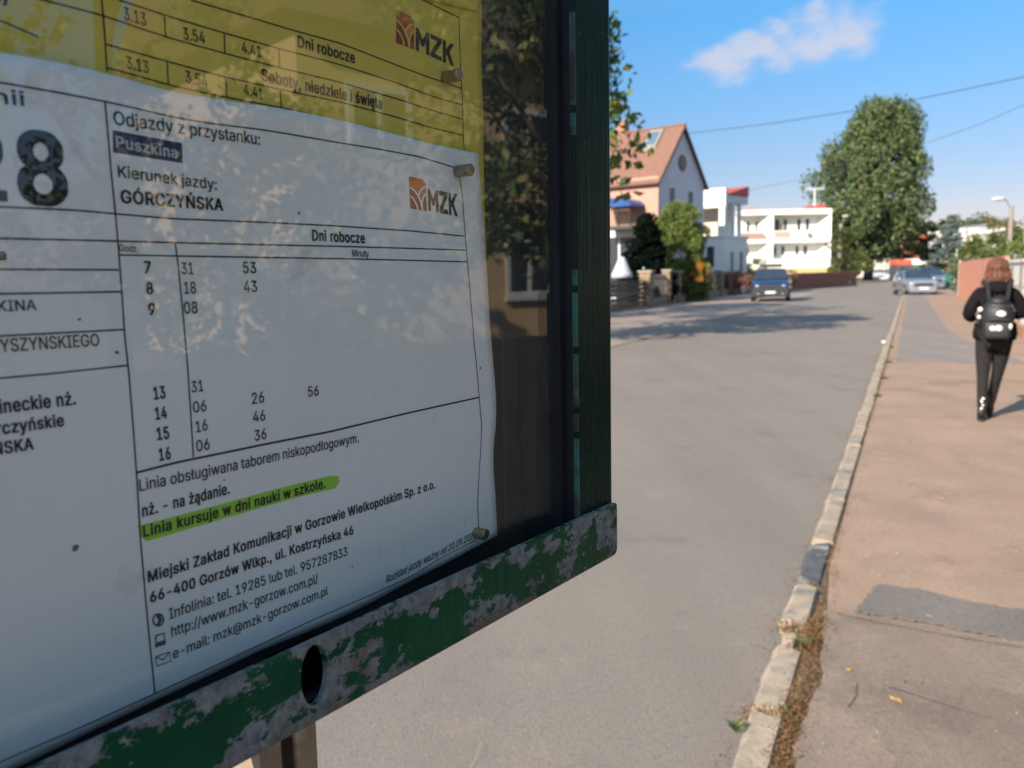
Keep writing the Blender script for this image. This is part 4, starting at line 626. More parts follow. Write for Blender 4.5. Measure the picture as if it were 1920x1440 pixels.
B2	453	48,-14 38,-8 35,-2 36,58 62,85 70,98 130,158 140,172 200,232 210,248 248,285 274,322 284,342 290,368 289,382 279,408 258,430 242,439 212,440 195,432 171,408 161,388 159,362 152,352 138,345 48,346 38,352 35,358 35,388 39,398 41,418 56,452 70,472 92,494 108,501 118,509 152,524 172,526 182,530 268,530 278,526 298,524 342,504 368,485 379,472 399,438 409,412 410,338 404,312 384,272 352,230 330,208 320,192 245,118 235,102 210,78 209,72 218,70 408,69 418,63 420,58 418,-8 402,-15
B3	453	158,-19 122,-9 78,11 40,48 21,82 16,98 17,138 32,145 128,144 138,138 146,112 168,85 192,71 218,65 258,76 280,98 294,118 300,142 299,152 289,182 278,200 262,214 242,224 218,230 198,230 182,235 138,236 128,242 125,248 126,308 148,330 155,342 182,370 190,382 218,410 231,432 222,435 52,436 42,442 40,448 42,518 58,525 388,524 398,518 400,512 399,448 378,425 370,412 340,382 330,368 305,342 298,330 280,312 279,308 288,301 308,299 322,294 352,279 380,258 392,245 404,228 419,192 420,168 425,152 425,138 420,122 420,102 414,82 394,48 378,30 362,16 328,-4 272,-20
B4	453	262,-14 252,-8 250,-2 250,82 248,88 22,91 12,97 10,102 10,162 26,198 79,282 91,308 129,368 141,392 149,402 217,518 232,525 322,525 338,518 339,498 309,442 271,382 244,332 221,298 209,272 171,212 161,192 159,182 168,180 188,180 242,180 248,182 250,322 252,329 268,335 362,334 372,328 375,322 377,182 382,180 428,180 443,172 445,102 442,97 432,91 382,90 377,88 375,-2 372,-8 358,-15
B5	453	162,-19 142,-14 92,11 52,50 36,82 31,102 32,138 48,145 138,144 152,134 166,102 188,80 202,71 222,66 260,82 272,95 284,112 295,142 295,178 284,212 274,228 260,242 242,254 218,260 202,259 188,254 168,244 158,236 142,230 102,230 88,235 58,235 42,242 40,302 45,318 45,348 50,362 50,392 55,408 55,438 60,452 60,482 65,498 67,518 82,525 382,524 392,518 395,512 395,448 392,442 378,435 182,433 175,402 175,372 170,352 172,347 178,345 198,350 252,350 272,345 292,344 308,339 348,319 385,282 399,262 409,242 420,202 420,128 409,88 394,58 375,32 362,21 322,-4 312,-6 298,-14 272,-20
B6	453	172,-19 152,-14 118,1 98,15 61,52 46,82 35,122 35,198 41,222 51,252 81,312 222,518 238,525 338,524 348,518 349,492 336,478 304,428 291,412 240,338 239,332 298,324 328,314 365,292 388,270 404,242 414,212 416,192 420,182 420,132 416,122 414,102 399,62 382,40 360,18 332,1 312,-9 278,-20;220,68 232,66 252,75 279,102 295,138 294,182 279,212 252,239 228,249 208,244 180,222 166,202 155,168 156,142 176,98 192,81 208,71
B7	453	82,-14 72,-8 71,18 261,398 269,408 279,428 278,432 272,435 42,436 32,442 30,448 32,518 42,524 52,525 402,525 418,518 420,508 419,432 384,362 376,352 199,-2 192,-9 178,-15
B8	453	162,-19 128,-9 88,11 70,22 52,40 41,58 26,92 25,112 20,128 20,148 25,162 26,182 31,198 41,218 60,242 89,262 92,268 89,272 75,282 56,308 46,332 40,358 40,392 46,432 61,462 88,490 108,504 138,519 178,530 272,530 282,526 302,524 355,498 388,465 404,438 410,412 410,398 410,348 404,322 388,295 360,268 400,232 419,202 430,168 429,98 424,82 405,48 375,18 338,-4 328,-6 312,-14 292,-16 282,-20;210,68 218,65 232,65 258,71 268,76 294,102 305,128 304,152 292,180 268,204 248,214 228,220 202,214 172,195 156,172 145,142 151,118 165,92 178,81;220,308 228,306 248,311 252,315 279,342 290,372 284,398 268,424 242,439 228,444 208,439 192,430 176,412 165,388 166,358 176,338 198,316
B9	453	112,-14 102,-8 101,12 122,45 134,58 166,108 179,122 209,168 211,178 202,180 172,180 132,191 102,206 80,222 56,252 46,272 35,312 35,392 41,418 56,448 78,475 98,494 142,519 182,530 272,530 298,524 332,509 368,485 378,475 399,442 409,422 416,382 420,372 420,328 415,312 414,292 404,262 389,228 366,192 359,178 329,132 316,118 264,38 232,-5 212,-15;220,262 228,260 248,266 268,280 284,302 295,332 294,378 279,408 252,434 228,444 206,438 172,405 161,382 155,358 155,348 161,322 166,308 176,292 198,271
BA	480	-2,-14 -13,-8 -14,12 -1,42 11,82 19,98 31,138 39,152 51,192 59,208 71,248 79,262 91,302 99,318 111,358 119,372 131,412 139,428 151,468 159,482 166,508 172,518 182,524 192,525 288,525 302,519 309,512 311,502 319,488 351,392 374,338 386,298 394,282 421,202 429,188 441,148 449,132 476,52 484,38 490,18 488,-8 478,-14 458,-15 382,-15 366,-8 361,-2 344,52 336,68 318,123 172,125 162,122 154,98 146,82 119,-2 114,-8 98,-15;197,218 202,215 222,215 272,215 281,218 279,232 269,262 261,278 244,332 238,339 231,328 229,312 219,282 211,268 196,222
BC	510	208,-19 168,-9 118,16 95,32 75,52 58,75 36,112 21,152 19,172 15,182 15,202 10,218 10,288 15,302 15,328 19,338 21,358 26,372 51,422 62,440 108,485 128,499 148,506 172,519 218,530 318,530 328,526 348,524 378,514 408,499 428,485 468,445 489,408 499,378 498,342 482,335 388,336 377,342 374,358 352,395 332,415 312,429 278,439 262,440 218,424 198,410 171,382 164,368 156,358 141,318 139,298 135,288 135,222 139,212 141,192 151,162 172,125 208,90 232,76 258,70 278,70 302,76 330,92 359,122 374,152 377,168 388,174 488,174 498,168 500,162 499,128 479,82 458,50 420,18 408,11 368,-9 352,-11 328,-20
BD	502	42,-14 32,-8 30,2 32,518 48,525 258,525 272,520 298,520 322,514 362,499 398,479 440,438 454,418 479,362 486,322 490,312 489,192 486,188 479,148 464,112 444,78 402,35 382,21 338,1 302,-9 282,-11 272,-15;157,72 162,70 192,70 208,75 238,75 262,81 288,91 308,105 332,130 349,158 359,188 365,212 366,232 370,242 370,268 365,282 364,302 349,352 332,380 308,405 288,419 262,429 238,435 168,435 158,433 155,428 155,82
BG	520	208,-19 168,-9 115,18 92,35 65,62 41,102 21,152 15,178 14,198 10,208 10,298 15,312 15,328 19,338 21,358 41,408 49,418 56,432 72,450 80,462 118,494 158,514 188,524 208,526 218,530 312,530 322,526 362,519 412,494 428,484 468,445 479,428 494,398 505,358 503,342 488,335 388,336 377,342 364,372 352,390 322,420 308,429 278,439 262,440 238,434 208,419 171,382 164,368 156,358 141,318 139,298 135,288 135,222 139,212 141,192 151,162 172,125 212,86 232,76 258,70 278,70 302,76 322,86 348,105 374,148 379,162 381,182 372,185 272,185 258,192 255,198 255,212 255,258 258,263 272,270 492,270 508,263 510,258 510,192 505,178 505,148 499,122 479,78 465,58 430,22 392,1 352,-14 328,-20
BK	467	42,-14 32,-8 30,2 32,518 42,524 62,525 138,525 153,518 155,342 158,334 162,335 210,382 220,398 270,448 280,462 338,519 352,525 452,525 462,524 472,518 475,512 474,498 462,480 400,418 390,402 335,348 325,332 285,292 283,288 301,258 314,242 326,222 339,208 351,188 364,172 376,152 389,138 401,118 414,102 426,82 474,18 473,-8 462,-14 452,-15 358,-15 342,-9 321,18 299,52 286,68 274,88 261,102 198,192 192,194 160,162 155,152 153,-8 138,-15
BL	393	42,-14 32,-8 30,-2 30,512 32,518 48,525 138,525 152,518 155,512 155,82 157,72 168,70 378,69 388,63 390,58 390,-2 388,-8 372,-15
BM	628	42,-14 32,-8 30,2 30,508 32,518 48,525 162,525 172,524 183,518 191,492 219,428 226,402 244,362 251,338 279,272 286,248 294,232 306,198 312,187 318,188 329,212 346,262 364,302 371,328 389,368 396,392 414,432 421,458 447,518 458,524 478,525 582,525 598,518 600,2 598,-8 582,-15 498,-15 488,-14 477,-8 475,228 472,239 466,232 464,222 456,208 439,158 401,68 394,42 373,-8 362,-14 352,-15 272,-15 258,-8 246,12 244,22 236,38 234,48 226,62 224,72 216,88 214,98 206,112 204,122 196,138 164,222 152,242 150,222 148,-8 132,-15
BP	445	42,-14 32,-8 30,2 32,518 48,525 268,525 282,520 302,520 328,514 368,494 388,480 409,458 424,432 434,402 436,382 440,372 440,322 436,312 434,292 419,252 405,232 378,206 352,191 312,176 292,175 278,170 158,168 155,162 153,-8 138,-15;157,258 162,255 212,255 228,260 252,261 268,266 285,278 294,288 309,318 315,342 315,352 304,392 268,429 242,435 162,435 157,432 155,412
BR	449	42,-14 32,-8 30,2 32,518 48,525 268,525 282,520 302,520 328,514 362,499 405,468 429,422 440,378 440,328 436,318 434,298 419,258 402,235 358,203 356,198 376,158 384,148 454,18 453,-8 442,-14 432,-15 338,-15 322,-8 304,28 296,38 264,102 256,112 229,168 218,182 212,185 168,185 158,183 155,178 153,-8 138,-15;157,272 168,270 242,271 262,276 282,286 298,300 314,338 315,362 309,382 299,402 280,422 268,429 248,435 162,435 157,432 155,412
BS	447	178,-24 168,-20 148,-19 112,-9 68,16 42,40 26,62 11,102 12,142 28,150 122,149 133,142 146,108 170,82 192,71 218,65 232,65 258,71 278,81 298,100 309,118 315,138 314,148 300,172 268,194 222,209 188,216 128,236 72,265 38,301 26,328 25,352 20,372 26,418 41,452 58,474 82,494 118,514 148,524 168,526 178,530 278,530 288,526 308,524 322,519 362,499 382,485 408,460 424,428 429,412 430,378 428,372 412,365 318,366 307,372 304,388 284,418 258,434 232,440 202,439 188,434 171,422 156,402 146,382 146,372 152,356 182,326 218,311 288,294 332,279 372,259 392,245 419,218 434,188 440,142 440,128 435,112 434,92 419,58 398,30 372,11 332,-9 298,-19 278,-20 262,-25
BW	686	138,-14 127,-8 116,18 109,52 101,72 94,108 86,128 79,162 71,182 49,272 41,292 34,328 26,348 19,382 11,402 4,438 -4,458 -15,502 -12,518 2,525 92,525 108,519 114,512 151,362 159,342 186,228 192,216 199,222 231,352 239,372 256,448 264,468 271,502 277,518 288,524 298,525 392,525 408,518 414,508 426,452 434,432 481,242 492,215 499,228 506,262 514,282 571,512 578,519 592,525 682,525 698,518 700,498 694,472 686,452 679,418 661,362 654,328 646,308 624,218 606,162 599,128 591,108 569,18 558,-8 542,-15 448,-15 438,-14 427,-8 421,2 419,18 411,38 384,148 376,168 369,202 361,222 349,278 342,287 326,238 319,202 311,182 304,148 296,128 289,92 281,72 274,38 266,18 264,2 258,-8 242,-15
BY	472	188,-14 178,-8 175,-2 174,198 -14,498 -13,518 -2,524 8,525 102,525 118,519 129,508 191,402 209,378 216,362 228,345 238,338 244,342 266,382 284,408 306,448 324,472 351,518 368,525 472,524 482,518 485,512 484,498 479,488 436,422 414,382 396,358 389,342 371,318 364,302 346,278 339,262 301,202 298,-8 282,-15
BZ	438	22,-14 12,-8 10,-2 10,48 16,62 56,122 69,138 131,232 144,248 216,358 264,422 266,432 258,435 22,436 12,442 10,448 12,518 22,524 32,525 408,525 422,518 425,508 424,448 374,372 361,358 309,278 296,262 254,198 241,182 199,118 186,102 169,72 178,70 418,69 428,63 430,58 428,-8 418,-14 408,-15
Ba	389	128,-24 122,-21 102,-20 82,-14 52,1 35,12 26,22 6,58 0,78 0,132 6,158 28,190 48,204 68,214 122,230 138,230 152,235 172,235 188,240 208,240 218,244 238,247 244,258 244,272 234,292 228,300 198,315 188,314 162,304 140,282 129,268 112,260 78,260 22,276 12,282 11,302 31,338 48,355 68,369 108,389 148,396 158,400 232,400 242,396 262,394 292,384 320,368 342,345 354,328 365,292 363,-8 348,-15 262,-15 248,-10 222,-19 202,-20 188,-25;165,62 172,61 202,71 232,101 245,132 245,152 242,158 238,160 222,155 198,155 188,151 168,149 152,144 132,129 125,112 126,92 131,82 140,72
Bb	424	202,-24 192,-20 172,-19 142,-8 122,-15 42,-15 28,-8 25,-2 25,512 28,518 38,524 128,525 142,518 145,512 145,398 148,389 198,400 262,400 308,389 352,364 378,340 389,322 404,292 414,262 416,242 420,232 420,148 404,82 388,50 360,18 342,6 302,-14 288,-19 262,-20 248,-25;205,68 212,65 232,66 248,75 272,100 289,132 294,148 297,188 294,228 279,268 268,285 250,302 222,314 192,304 172,285 156,258 145,222 145,158 156,122 170,98 192,75
Bc	396	182,-24 172,-20 152,-20 128,-14 88,6 68,20 41,48 34,62 26,72 24,82 16,98 9,138 6,142 5,228 9,238 16,278 24,292 26,302 45,332 68,355 92,374 122,389 168,400 248,400 258,396 278,394 292,386 302,384 322,374 342,360 372,330 384,308 390,292 388,268 378,261 338,250 288,250 272,257 250,292 228,309 208,314 172,299 162,290 151,272 131,228 130,202 125,188 130,172 131,148 136,132 152,100 178,75 192,66 222,66 242,76 254,88 272,119 278,124 292,130 332,130 378,119 388,112 390,82 379,58 368,40 342,15 322,1 268,-20 242,-20 228,-25
Bd	424	168,-24 162,-21 142,-20 122,-14 82,6 68,16 55,28 38,50 26,72 11,112 9,132 5,142 5,238 16,282 45,338 72,364 118,389 162,400 228,400 278,389 280,398 282,518 298,525 388,524 398,518 400,508 398,-8 388,-14 372,-15 302,-15 282,-8 252,-19 232,-20 218,-25;190,68 198,65 218,66 230,72 255,98 269,122 280,162 280,212 269,258 261,268 254,282 242,295 222,309 208,314 178,304 156,282 136,248 130,222 129,202 125,192 130,172 131,148 151,102 178,75
Be	404	188,-24 178,-20 152,-20 128,-14 88,6 72,16 41,48 34,62 26,72 24,82 16,98 9,138 5,148 5,232 16,278 31,312 45,332 78,364 112,384 138,394 158,396 168,400 242,400 288,389 328,369 365,332 379,312 394,272 396,252 400,242 398,162 382,155 138,155 132,152 130,142 141,112 152,95 170,78 198,65 228,66 248,76 262,90 276,112 292,120 328,120 338,116 378,109 388,104 394,98 395,82 389,62 368,30 360,22 328,1 298,-14 278,-20 252,-20 238,-25;134,238 142,235 268,235 273,238 274,242 264,268 245,292 232,304 202,314 178,304 150,278 136,252
Bg	425	152,-164 148,-161 128,-159 98,-149 60,-128 35,-102 26,-88 27,-58 42,-46 72,-31 118,-30 132,-36 165,-68 188,-79 222,-79 248,-69 268,-49 279,-22 280,-2 278,1 272,1 238,-10 148,-9 112,1 82,16 50,42 21,88 19,98 11,112 9,132 5,142 5,238 16,282 36,322 48,340 68,360 88,374 132,394 152,396 162,400 232,400 278,386 282,386 302,395 388,394 398,388 400,378 400,-48 394,-78 378,-105 358,-125 318,-149 288,-159 268,-161 258,-165;195,78 208,75 228,81 248,96 269,128 280,162 280,222 269,258 258,280 238,300 222,309 208,314 178,304 151,278 141,258 131,228 130,208 125,192 130,178 131,152 146,118 165,92 182,81
Bi	167	38,-14 28,-8 25,-2 25,382 28,388 42,395 132,394 142,388 145,382 145,-2 142,-8 128,-15;48,431 22,445 16,452 11,468 11,498 16,512 28,525 42,534 58,539 102,540 122,534 148,519 155,502 155,462 152,456 138,440 118,430
Bj	167	-28,-159 -38,-153 -40,-148 -38,-78 -28,-71 -2,-70 8,-65 19,-48 21,-28 25,-18 25,382 28,388 42,395 132,394 143,388 145,378 145,-42 140,-62 139,-82 134,-98 124,-112 108,-130 62,-154 38,-155 22,-160;48,431 22,445 11,462 11,502 18,515 28,525 42,534 58,539 102,540 122,534 143,522 154,508 155,502 155,462 152,456 138,440 118,430
Bk	381	38,-14 28,-8 25,-2 25,512 28,518 42,525 128,525 142,518 145,512 145,292 148,284 158,290 252,385 268,394 372,395 388,388 390,372 385,362 245,222 241,218 241,212 278,170 298,140 312,125 338,90 352,75 372,45 388,30 399,12 400,-2 398,-8 382,-15 272,-14 262,-8 242,15 222,45 188,85 165,118 152,130 148,131 145,122 143,-8 128,-15
Bl	189	88,-14 62,-4 42,12 31,28 25,48 25,512 28,518 42,525 128,525 143,518 145,88 152,72 182,70 198,63 210,22 208,-8 198,-14
Bm	610	38,-14 28,-8 25,-2 25,378 28,388 42,395 118,395 128,394 142,388 178,400 258,400 278,394 322,370 358,389 392,400 482,400 502,394 532,379 569,342 579,322 585,298 585,2 582,-8 568,-15 488,-15 478,-14 467,-8 465,262 454,288 443,302 432,309 418,312 402,309 380,288 371,272 365,252 365,2 362,-8 348,-15 268,-15 258,-14 247,-8 245,258 234,288 225,298 212,309 192,310 178,304 162,290 145,252 143,-8 128,-15
Bn	410	38,-14 28,-8 25,-2 27,388 42,395 118,395 128,394 142,386 148,386 192,400 268,400 292,394 335,372 364,342 379,312 385,288 383,-8 372,-14 352,-15 282,-15 267,-8 264,252 249,288 238,300 222,309 202,310 178,299 168,290 151,262 145,242 143,-8 128,-15
Bo	415	182,-24 172,-20 152,-20 128,-14 88,6 68,20 41,48 34,62 26,72 24,82 16,98 9,138 5,148 5,228 9,238 11,258 26,302 34,312 41,328 68,355 92,374 122,389 168,400 242,400 258,395 278,394 322,374 340,362 372,330 389,302 404,262 406,242 410,232 410,142 406,132 404,112 389,72 381,62 374,48 348,20 328,6 288,-14 268,-19 242,-20 228,-25;190,68 198,65 222,66 238,75 265,102 274,118 284,148 286,168 290,178 290,198 286,208 284,228 269,268 258,285 245,298 222,309 208,312 192,309 172,299 162,290 151,272 131,228 130,202 125,188 130,172 131,148 151,102 178,75
Bp	424	38,-159 27,-152 25,-142 27,388 42,395 118,395 128,394 142,386 148,386 192,400 262,400 308,389 338,374 365,352 378,340 389,322 404,292 414,262 416,242 420,232 420,148 416,138 409,98 389,52 370,28 358,16 312,-9 288,-19 262,-20 248,-25 208,-25 192,-20 172,-19 152,-11 148,-12 145,-18 143,-152 128,-160;205,68 212,65 232,66 248,75 272,100 289,132 294,148 297,188 294,228 279,268 268,285 250,302 222,314 192,304 172,285 156,258 145,222 145,158 156,122 170,98 192,75
Br	259	38,-14 28,-8 25,-2 27,388 42,395 122,395 138,390 148,390 178,400 258,400 272,393 275,382 273,312 258,305 228,305 208,310 188,304 162,285 146,252 143,-8 128,-15
Bs	365	152,-24 142,-20 112,-19 82,-9 62,1 38,20 21,42 11,62 5,88 7,102 32,114 52,116 62,120 112,119 123,112 136,88 150,72 162,66 188,61 212,71 225,82 234,98 234,112 212,134 122,156 82,171 58,185 32,210 21,232 20,252 15,272 21,312 26,328 36,342 58,365 102,389 148,400 228,400 238,396 258,394 282,384 292,376 308,369 330,348 349,318 355,298 353,282 332,271 312,269 302,265 252,265 238,272 228,290 208,309 198,314 182,315 162,309 150,298 141,282 141,272 152,255 178,241 252,224 282,214 312,199 332,185 344,172 359,138 359,72 349,48 335,28 322,16 282,-9 252,-19 222,-20 208,-25
Bt	227	138,-19 128,-15 108,-14 82,-4 60,12 41,42 35,68 35,302 32,308 28,310 -12,311 -22,317 -25,322 -23,388 -8,395 28,395 33,398 35,472 38,478 52,485 138,485 152,478 155,472 157,398 162,395 218,395 232,388 235,382 235,322 232,317 218,310 162,310 158,308 155,302 155,98 161,78 172,68 182,70 212,70 228,64 232,59 239,38 241,18 244,12 245,-2 242,-8 232,-14 208,-20
Bu	410	138,-19 118,-14 75,8 48,35 31,68 25,98 27,388 38,394 58,395 128,395 143,388 145,132 151,112 165,88 178,76 202,68 228,76 240,88 254,108 264,132 267,388 278,394 288,395 368,395 382,388 385,378 383,-8 368,-15 292,-15 282,-14 268,-6 262,-6 222,-20
Bw	567	118,-14 107,-8 104,8 91,42 89,58 56,158 54,172 21,272 19,288 6,322 4,338 -5,362 -5,382 -2,388 12,395 98,395 112,389 118,384 168,209 174,212 191,282 209,338 216,372 222,388 232,394 328,395 342,389 348,384 351,368 359,348 366,312 374,292 376,278 384,258 391,222 398,213 404,222 409,238 411,252 419,272 426,308 434,328 446,378 452,388 468,395 552,395 562,394 573,388 574,362 541,262 539,248 526,212 524,198 506,148 504,132 486,82 484,68 466,18 464,2 458,-8 442,-15 358,-15 348,-14 338,-8 326,28 324,42 316,62 314,78 306,98 304,112 296,132 289,168 282,171 271,142 254,72 246,52 234,2 228,-8 212,-15
By	389	42,-159 18,-148 15,-142 16,-128 32,-78 48,-70 88,-70 94,-68 109,-52 119,-32 129,2 111,42 94,92 86,108 79,132 61,172 39,238 21,278 14,302 -4,342 -10,362 -8,388 2,394 22,395 98,395 113,388 119,378 126,352 134,338 171,228 179,212 192,174 199,178 201,188 209,202 226,258 234,272 266,368 277,388 288,394 298,395 382,395 398,388 400,382 400,368 394,348 386,332 379,308 361,268 354,242 336,202 314,138 296,98 289,72 271,32 249,-32 224,-92 210,-112 188,-135 152,-154 128,-160
Bz	380	22,-14 12,-8 10,-2 10,48 16,62 32,80 68,130 82,145 152,240 204,302 203,308 198,310 32,311 22,317 20,322 22,388 32,394 42,395 348,395 362,388 365,378 364,322 288,220 272,205 208,115 176,78 177,72 182,70 358,69 368,63 370,58 368,-8 352,-15
BÓ	533	208,-19 168,-9 118,16 95,32 75,52 58,75 36,112 21,152 19,172 15,182 15,202 10,218 10,288 15,302 15,328 19,338 21,358 26,372 51,422 62,440 108,485 128,499 148,506 172,519 218,530 322,529 362,519 412,494 428,484 470,442 489,412 509,368 516,328 520,318 520,278 525,262 525,248 520,228 519,182 504,128 484,88 448,40 408,11 368,-9 322,-20;250,72 258,70 278,70 298,76 335,98 360,122 384,168 400,228 400,278 396,288 394,308 384,342 369,372 348,400 318,424 298,434 272,440 258,439 228,429 208,419 175,388 156,358 154,348 146,332 135,288 135,222 139,212 141,192 151,162 161,142 175,122 210,88 232,76;222,546 212,552 211,572 258,668 272,675 362,675 372,674 383,668 385,652 379,638 322,552 308,545
Bó	415	182,-24 172,-20 152,-20 128,-14 88,6 68,20 41,48 34,62 26,72 24,82 16,98 9,138 5,148 5,228 9,238 11,258 26,302 34,312 41,328 68,355 92,374 122,389 168,400 242,400 258,395 278,394 322,374 340,362 372,330 389,302 404,262 406,242 410,232 410,142 406,132 404,112 389,72 381,62 374,48 348,20 328,6 288,-14 268,-19 242,-20 228,-25;190,68 198,65 222,66 238,75 265,102 274,118 284,148 286,168 290,178 290,198 286,208 284,228 269,268 258,285 245,298 222,309 208,312 192,309 172,299 162,290 151,272 131,228 130,202 125,188 130,172 131,148 151,102 178,75;168,416 157,422 156,452 198,538 212,545 302,545 312,544 323,538 324,512 262,422 248,415
Bą	389	258,-159 238,-154 210,-138 201,-128 191,-108 190,-52 199,-32 200,-22 188,-25 132,-25 118,-20 98,-19 82,-14 52,1 30,18 16,38 1,72 1,138 11,168 30,192 68,214 98,224 122,230 142,231 152,235 172,235 188,240 208,240 218,244 232,245 238,248 244,258 244,272 232,295 222,304 198,315 188,314 162,304 140,282 129,268 112,260 72,261 22,276 12,282 10,288 11,302 21,322 35,342 50,358 68,369 108,389 148,396 158,400 232,400 242,396 262,394 292,384 320,368 342,345 354,328 364,298 365,-8 362,-13 335,-32 320,-48 316,-52 314,-68 322,-70 352,-70 368,-77 379,-98 384,-112 384,-138 378,-144 358,-154 338,-160;165,62 172,61 202,71 232,101 245,132 245,152 242,158 238,160 222,155 198,155 188,151 168,149 152,144 132,129 125,112 126,92 131,82 140,72
Bę	404	278,-164 268,-160 248,-159 218,-144 196,-122 190,-108 190,-62 191,-52 199,-32 198,-27 178,-20 152,-20 128,-14 88,6 72,16 41,48 34,62 26,72 24,82 16,98 9,138 5,148 5,232 21,292 42,330 72,360 92,374 138,394 158,396 168,400 242,400 288,389 328,369 365,332 379,312 394,272 396,252 400,242 400,168 398,162 388,156 138,155 132,152 130,148 131,138 139,122 141,112 152,95 172,76 198,65 228,66 248,76 262,90 276,112 292,120 328,120 338,116 358,114 378,109 388,104 394,98 394,78 384,52 369,22 339,-22 326,-38 315,-62 318,-73 358,-75 373,-82 381,-108 389,-122 388,-142 368,-154 328,-165;134,238 142,235 268,235 273,238 274,242 264,268 245,292 232,304 202,314 178,304 150,278 136,252
Bł	207	98,-14 68,1 58,10 46,22 36,48 35,208 32,211 -12,211 -22,217 -25,222 -24,288 -18,294 22,316 34,328 35,512 38,518 52,525 138,525 152,518 155,512 157,398 162,395 202,394 212,388 215,382 214,322 202,311 162,289 156,282 155,98 156,88 162,72 198,69 208,62 214,52 220,28 220,-2 218,-8 202,-15
BŃ	523	42,-14 32,-8 30,2 32,518 48,525 148,525 168,515 254,382 261,368 289,328 296,312 324,272 356,218 368,206 370,218 372,518 382,524 392,525 478,525 492,518 495,508 493,-8 482,-14 462,-15 372,-15 356,-8 316,52 309,68 271,122 264,138 236,178 229,192 201,232 194,248 158,299 155,282 153,-8 138,-15;218,546 207,552 206,572 252,668 268,675 358,675 368,674 378,668 380,652 374,638 318,552 302,545
Bń	410	38,-14 28,-8 25,-2 27,388 42,395 118,395 128,394 142,386 148,386 192,400 268,400 292,394 335,372 364,342 379,312 385,288 383,-8 372,-14 352,-15 282,-15 267,-8 264,252 249,288 238,300 222,309 202,310 178,299 168,290 151,262 145,242 143,-8 128,-15;162,416 152,422 151,448 198,538 212,545 302,545 312,544 323,538 324,518 259,422 242,415
Bś	365	152,-24 142,-20 112,-19 82,-9 62,1 38,20 21,42 11,62 5,88 7,102 32,114 52,116 62,120 112,119 123,112 136,88 150,72 162,66 188,61 212,71 225,82 234,98 234,112 212,134 122,156 82,171 58,185 32,210 21,232 20,252 15,272 21,312 26,328 36,342 58,365 102,389 148,400 228,400 238,396 258,394 282,384 292,376 308,369 330,348 349,318 355,298 353,282 332,271 312,269 302,265 252,265 238,272 228,290 208,309 198,314 182,315 162,309 150,298 141,282 141,272 152,255 178,241 252,224 282,214 312,199 332,185 344,172 359,138 359,72 349,48 335,28 322,16 282,-9 252,-19 222,-20 208,-25;142,416 132,422 131,442 144,468 146,478 178,538 192,545 282,545 292,544 303,538 305,522 299,508 249,432 240,422 222,415
Bż	380	22,-14 12,-8 10,-2 10,48 16,62 32,80 68,130 82,145 152,240 204,302 203,308 198,310 32,311 22,317 20,322 22,388 32,394 42,395 348,395 362,388 365,378 364,322 288,220 272,205 208,115 176,78 177,72 182,70 358,69 368,63 370,58 368,-8 352,-15;148,431 135,438 125,448 115,468 116,508 135,528 148,534 168,540 208,540 238,529 252,515 260,498 260,468 254,452 245,442 218,430
'''
GLYPHS = {}
for ln in GLYPH_TEXT.split('\n'):
    if ln:
        ch, adv, cs = ln.split('\t'); GLYPHS[ch] = (int(adv), [[tuple(int(k) for k in p.split(',')) for p in c.split()] for c in cs.split(';') if c])
def text(s_, p0, p1, cap, base, parent, bold=False, m=INK, shear=0.0, lift=.0003, name='printed_text'):
    c = bpy.data.curves.new('t', 'CURVE'); c.dimensions = '2D'; c.fill_mode = 'FRONT'
    x = 0
    for ch in s_:
        adv, cs = GLYPHS[('B' if bold else 'R') + ch]
        for con in cs:
            sp = c.splines.new('POLY'); sp.points.add(len(con) - 1); sp.use_cyclic_u = True
            for q, (a, b) in zip(sp.points, con): q.co = ((a + x + shear * b) / 1000, b / 1000, 0, 1)
        x += adv + (34 if bold else 0)
    o = bpy.data.objects.new('t', c); COL.objects.link(o); bpy.context.view_layer.update()
    me = bpy.data.meshes.new_from_object(o.evaluated_get(bpy.context.evaluated_depsgraph_get())); COL.objects.unlink(o); bpy.data.objects.remove(o)
    bm = bmesh.new(); bm.from_mesh(me)
    xs = [v_.co.x for v_ in bm.verts]; x0, x1 = min(xs), max(xs)
    a0 = Vector(bs(*p0, base)); a1 = Vector(bs(*p1, base)); ax = (a1 - a0); L = ax.length; ax.normalize(); ht = abs(bs(p0[0], p0[1] - cap, base)[1] - a0.y)
    kx, kz = L / (x1 - x0), ht / .51
    for v_ in bm.verts:
        x, y = (v_.co.x - x0) * kx, v_.co.y * kz; a, z = a0.x + ax.x * x, a0.y + ax.y * x + y
        v_.co = (a, -wave(a, z, base) - lift, z)
    bm.to_mesh(me); bm.free(); me.name = name; me.materials.clear(); me.materials.append(m)
    o = bpy.data.objects.new(name, me); COL.objects.link(o); o.parent = parent; return o
YB, WB = .0006, .0035
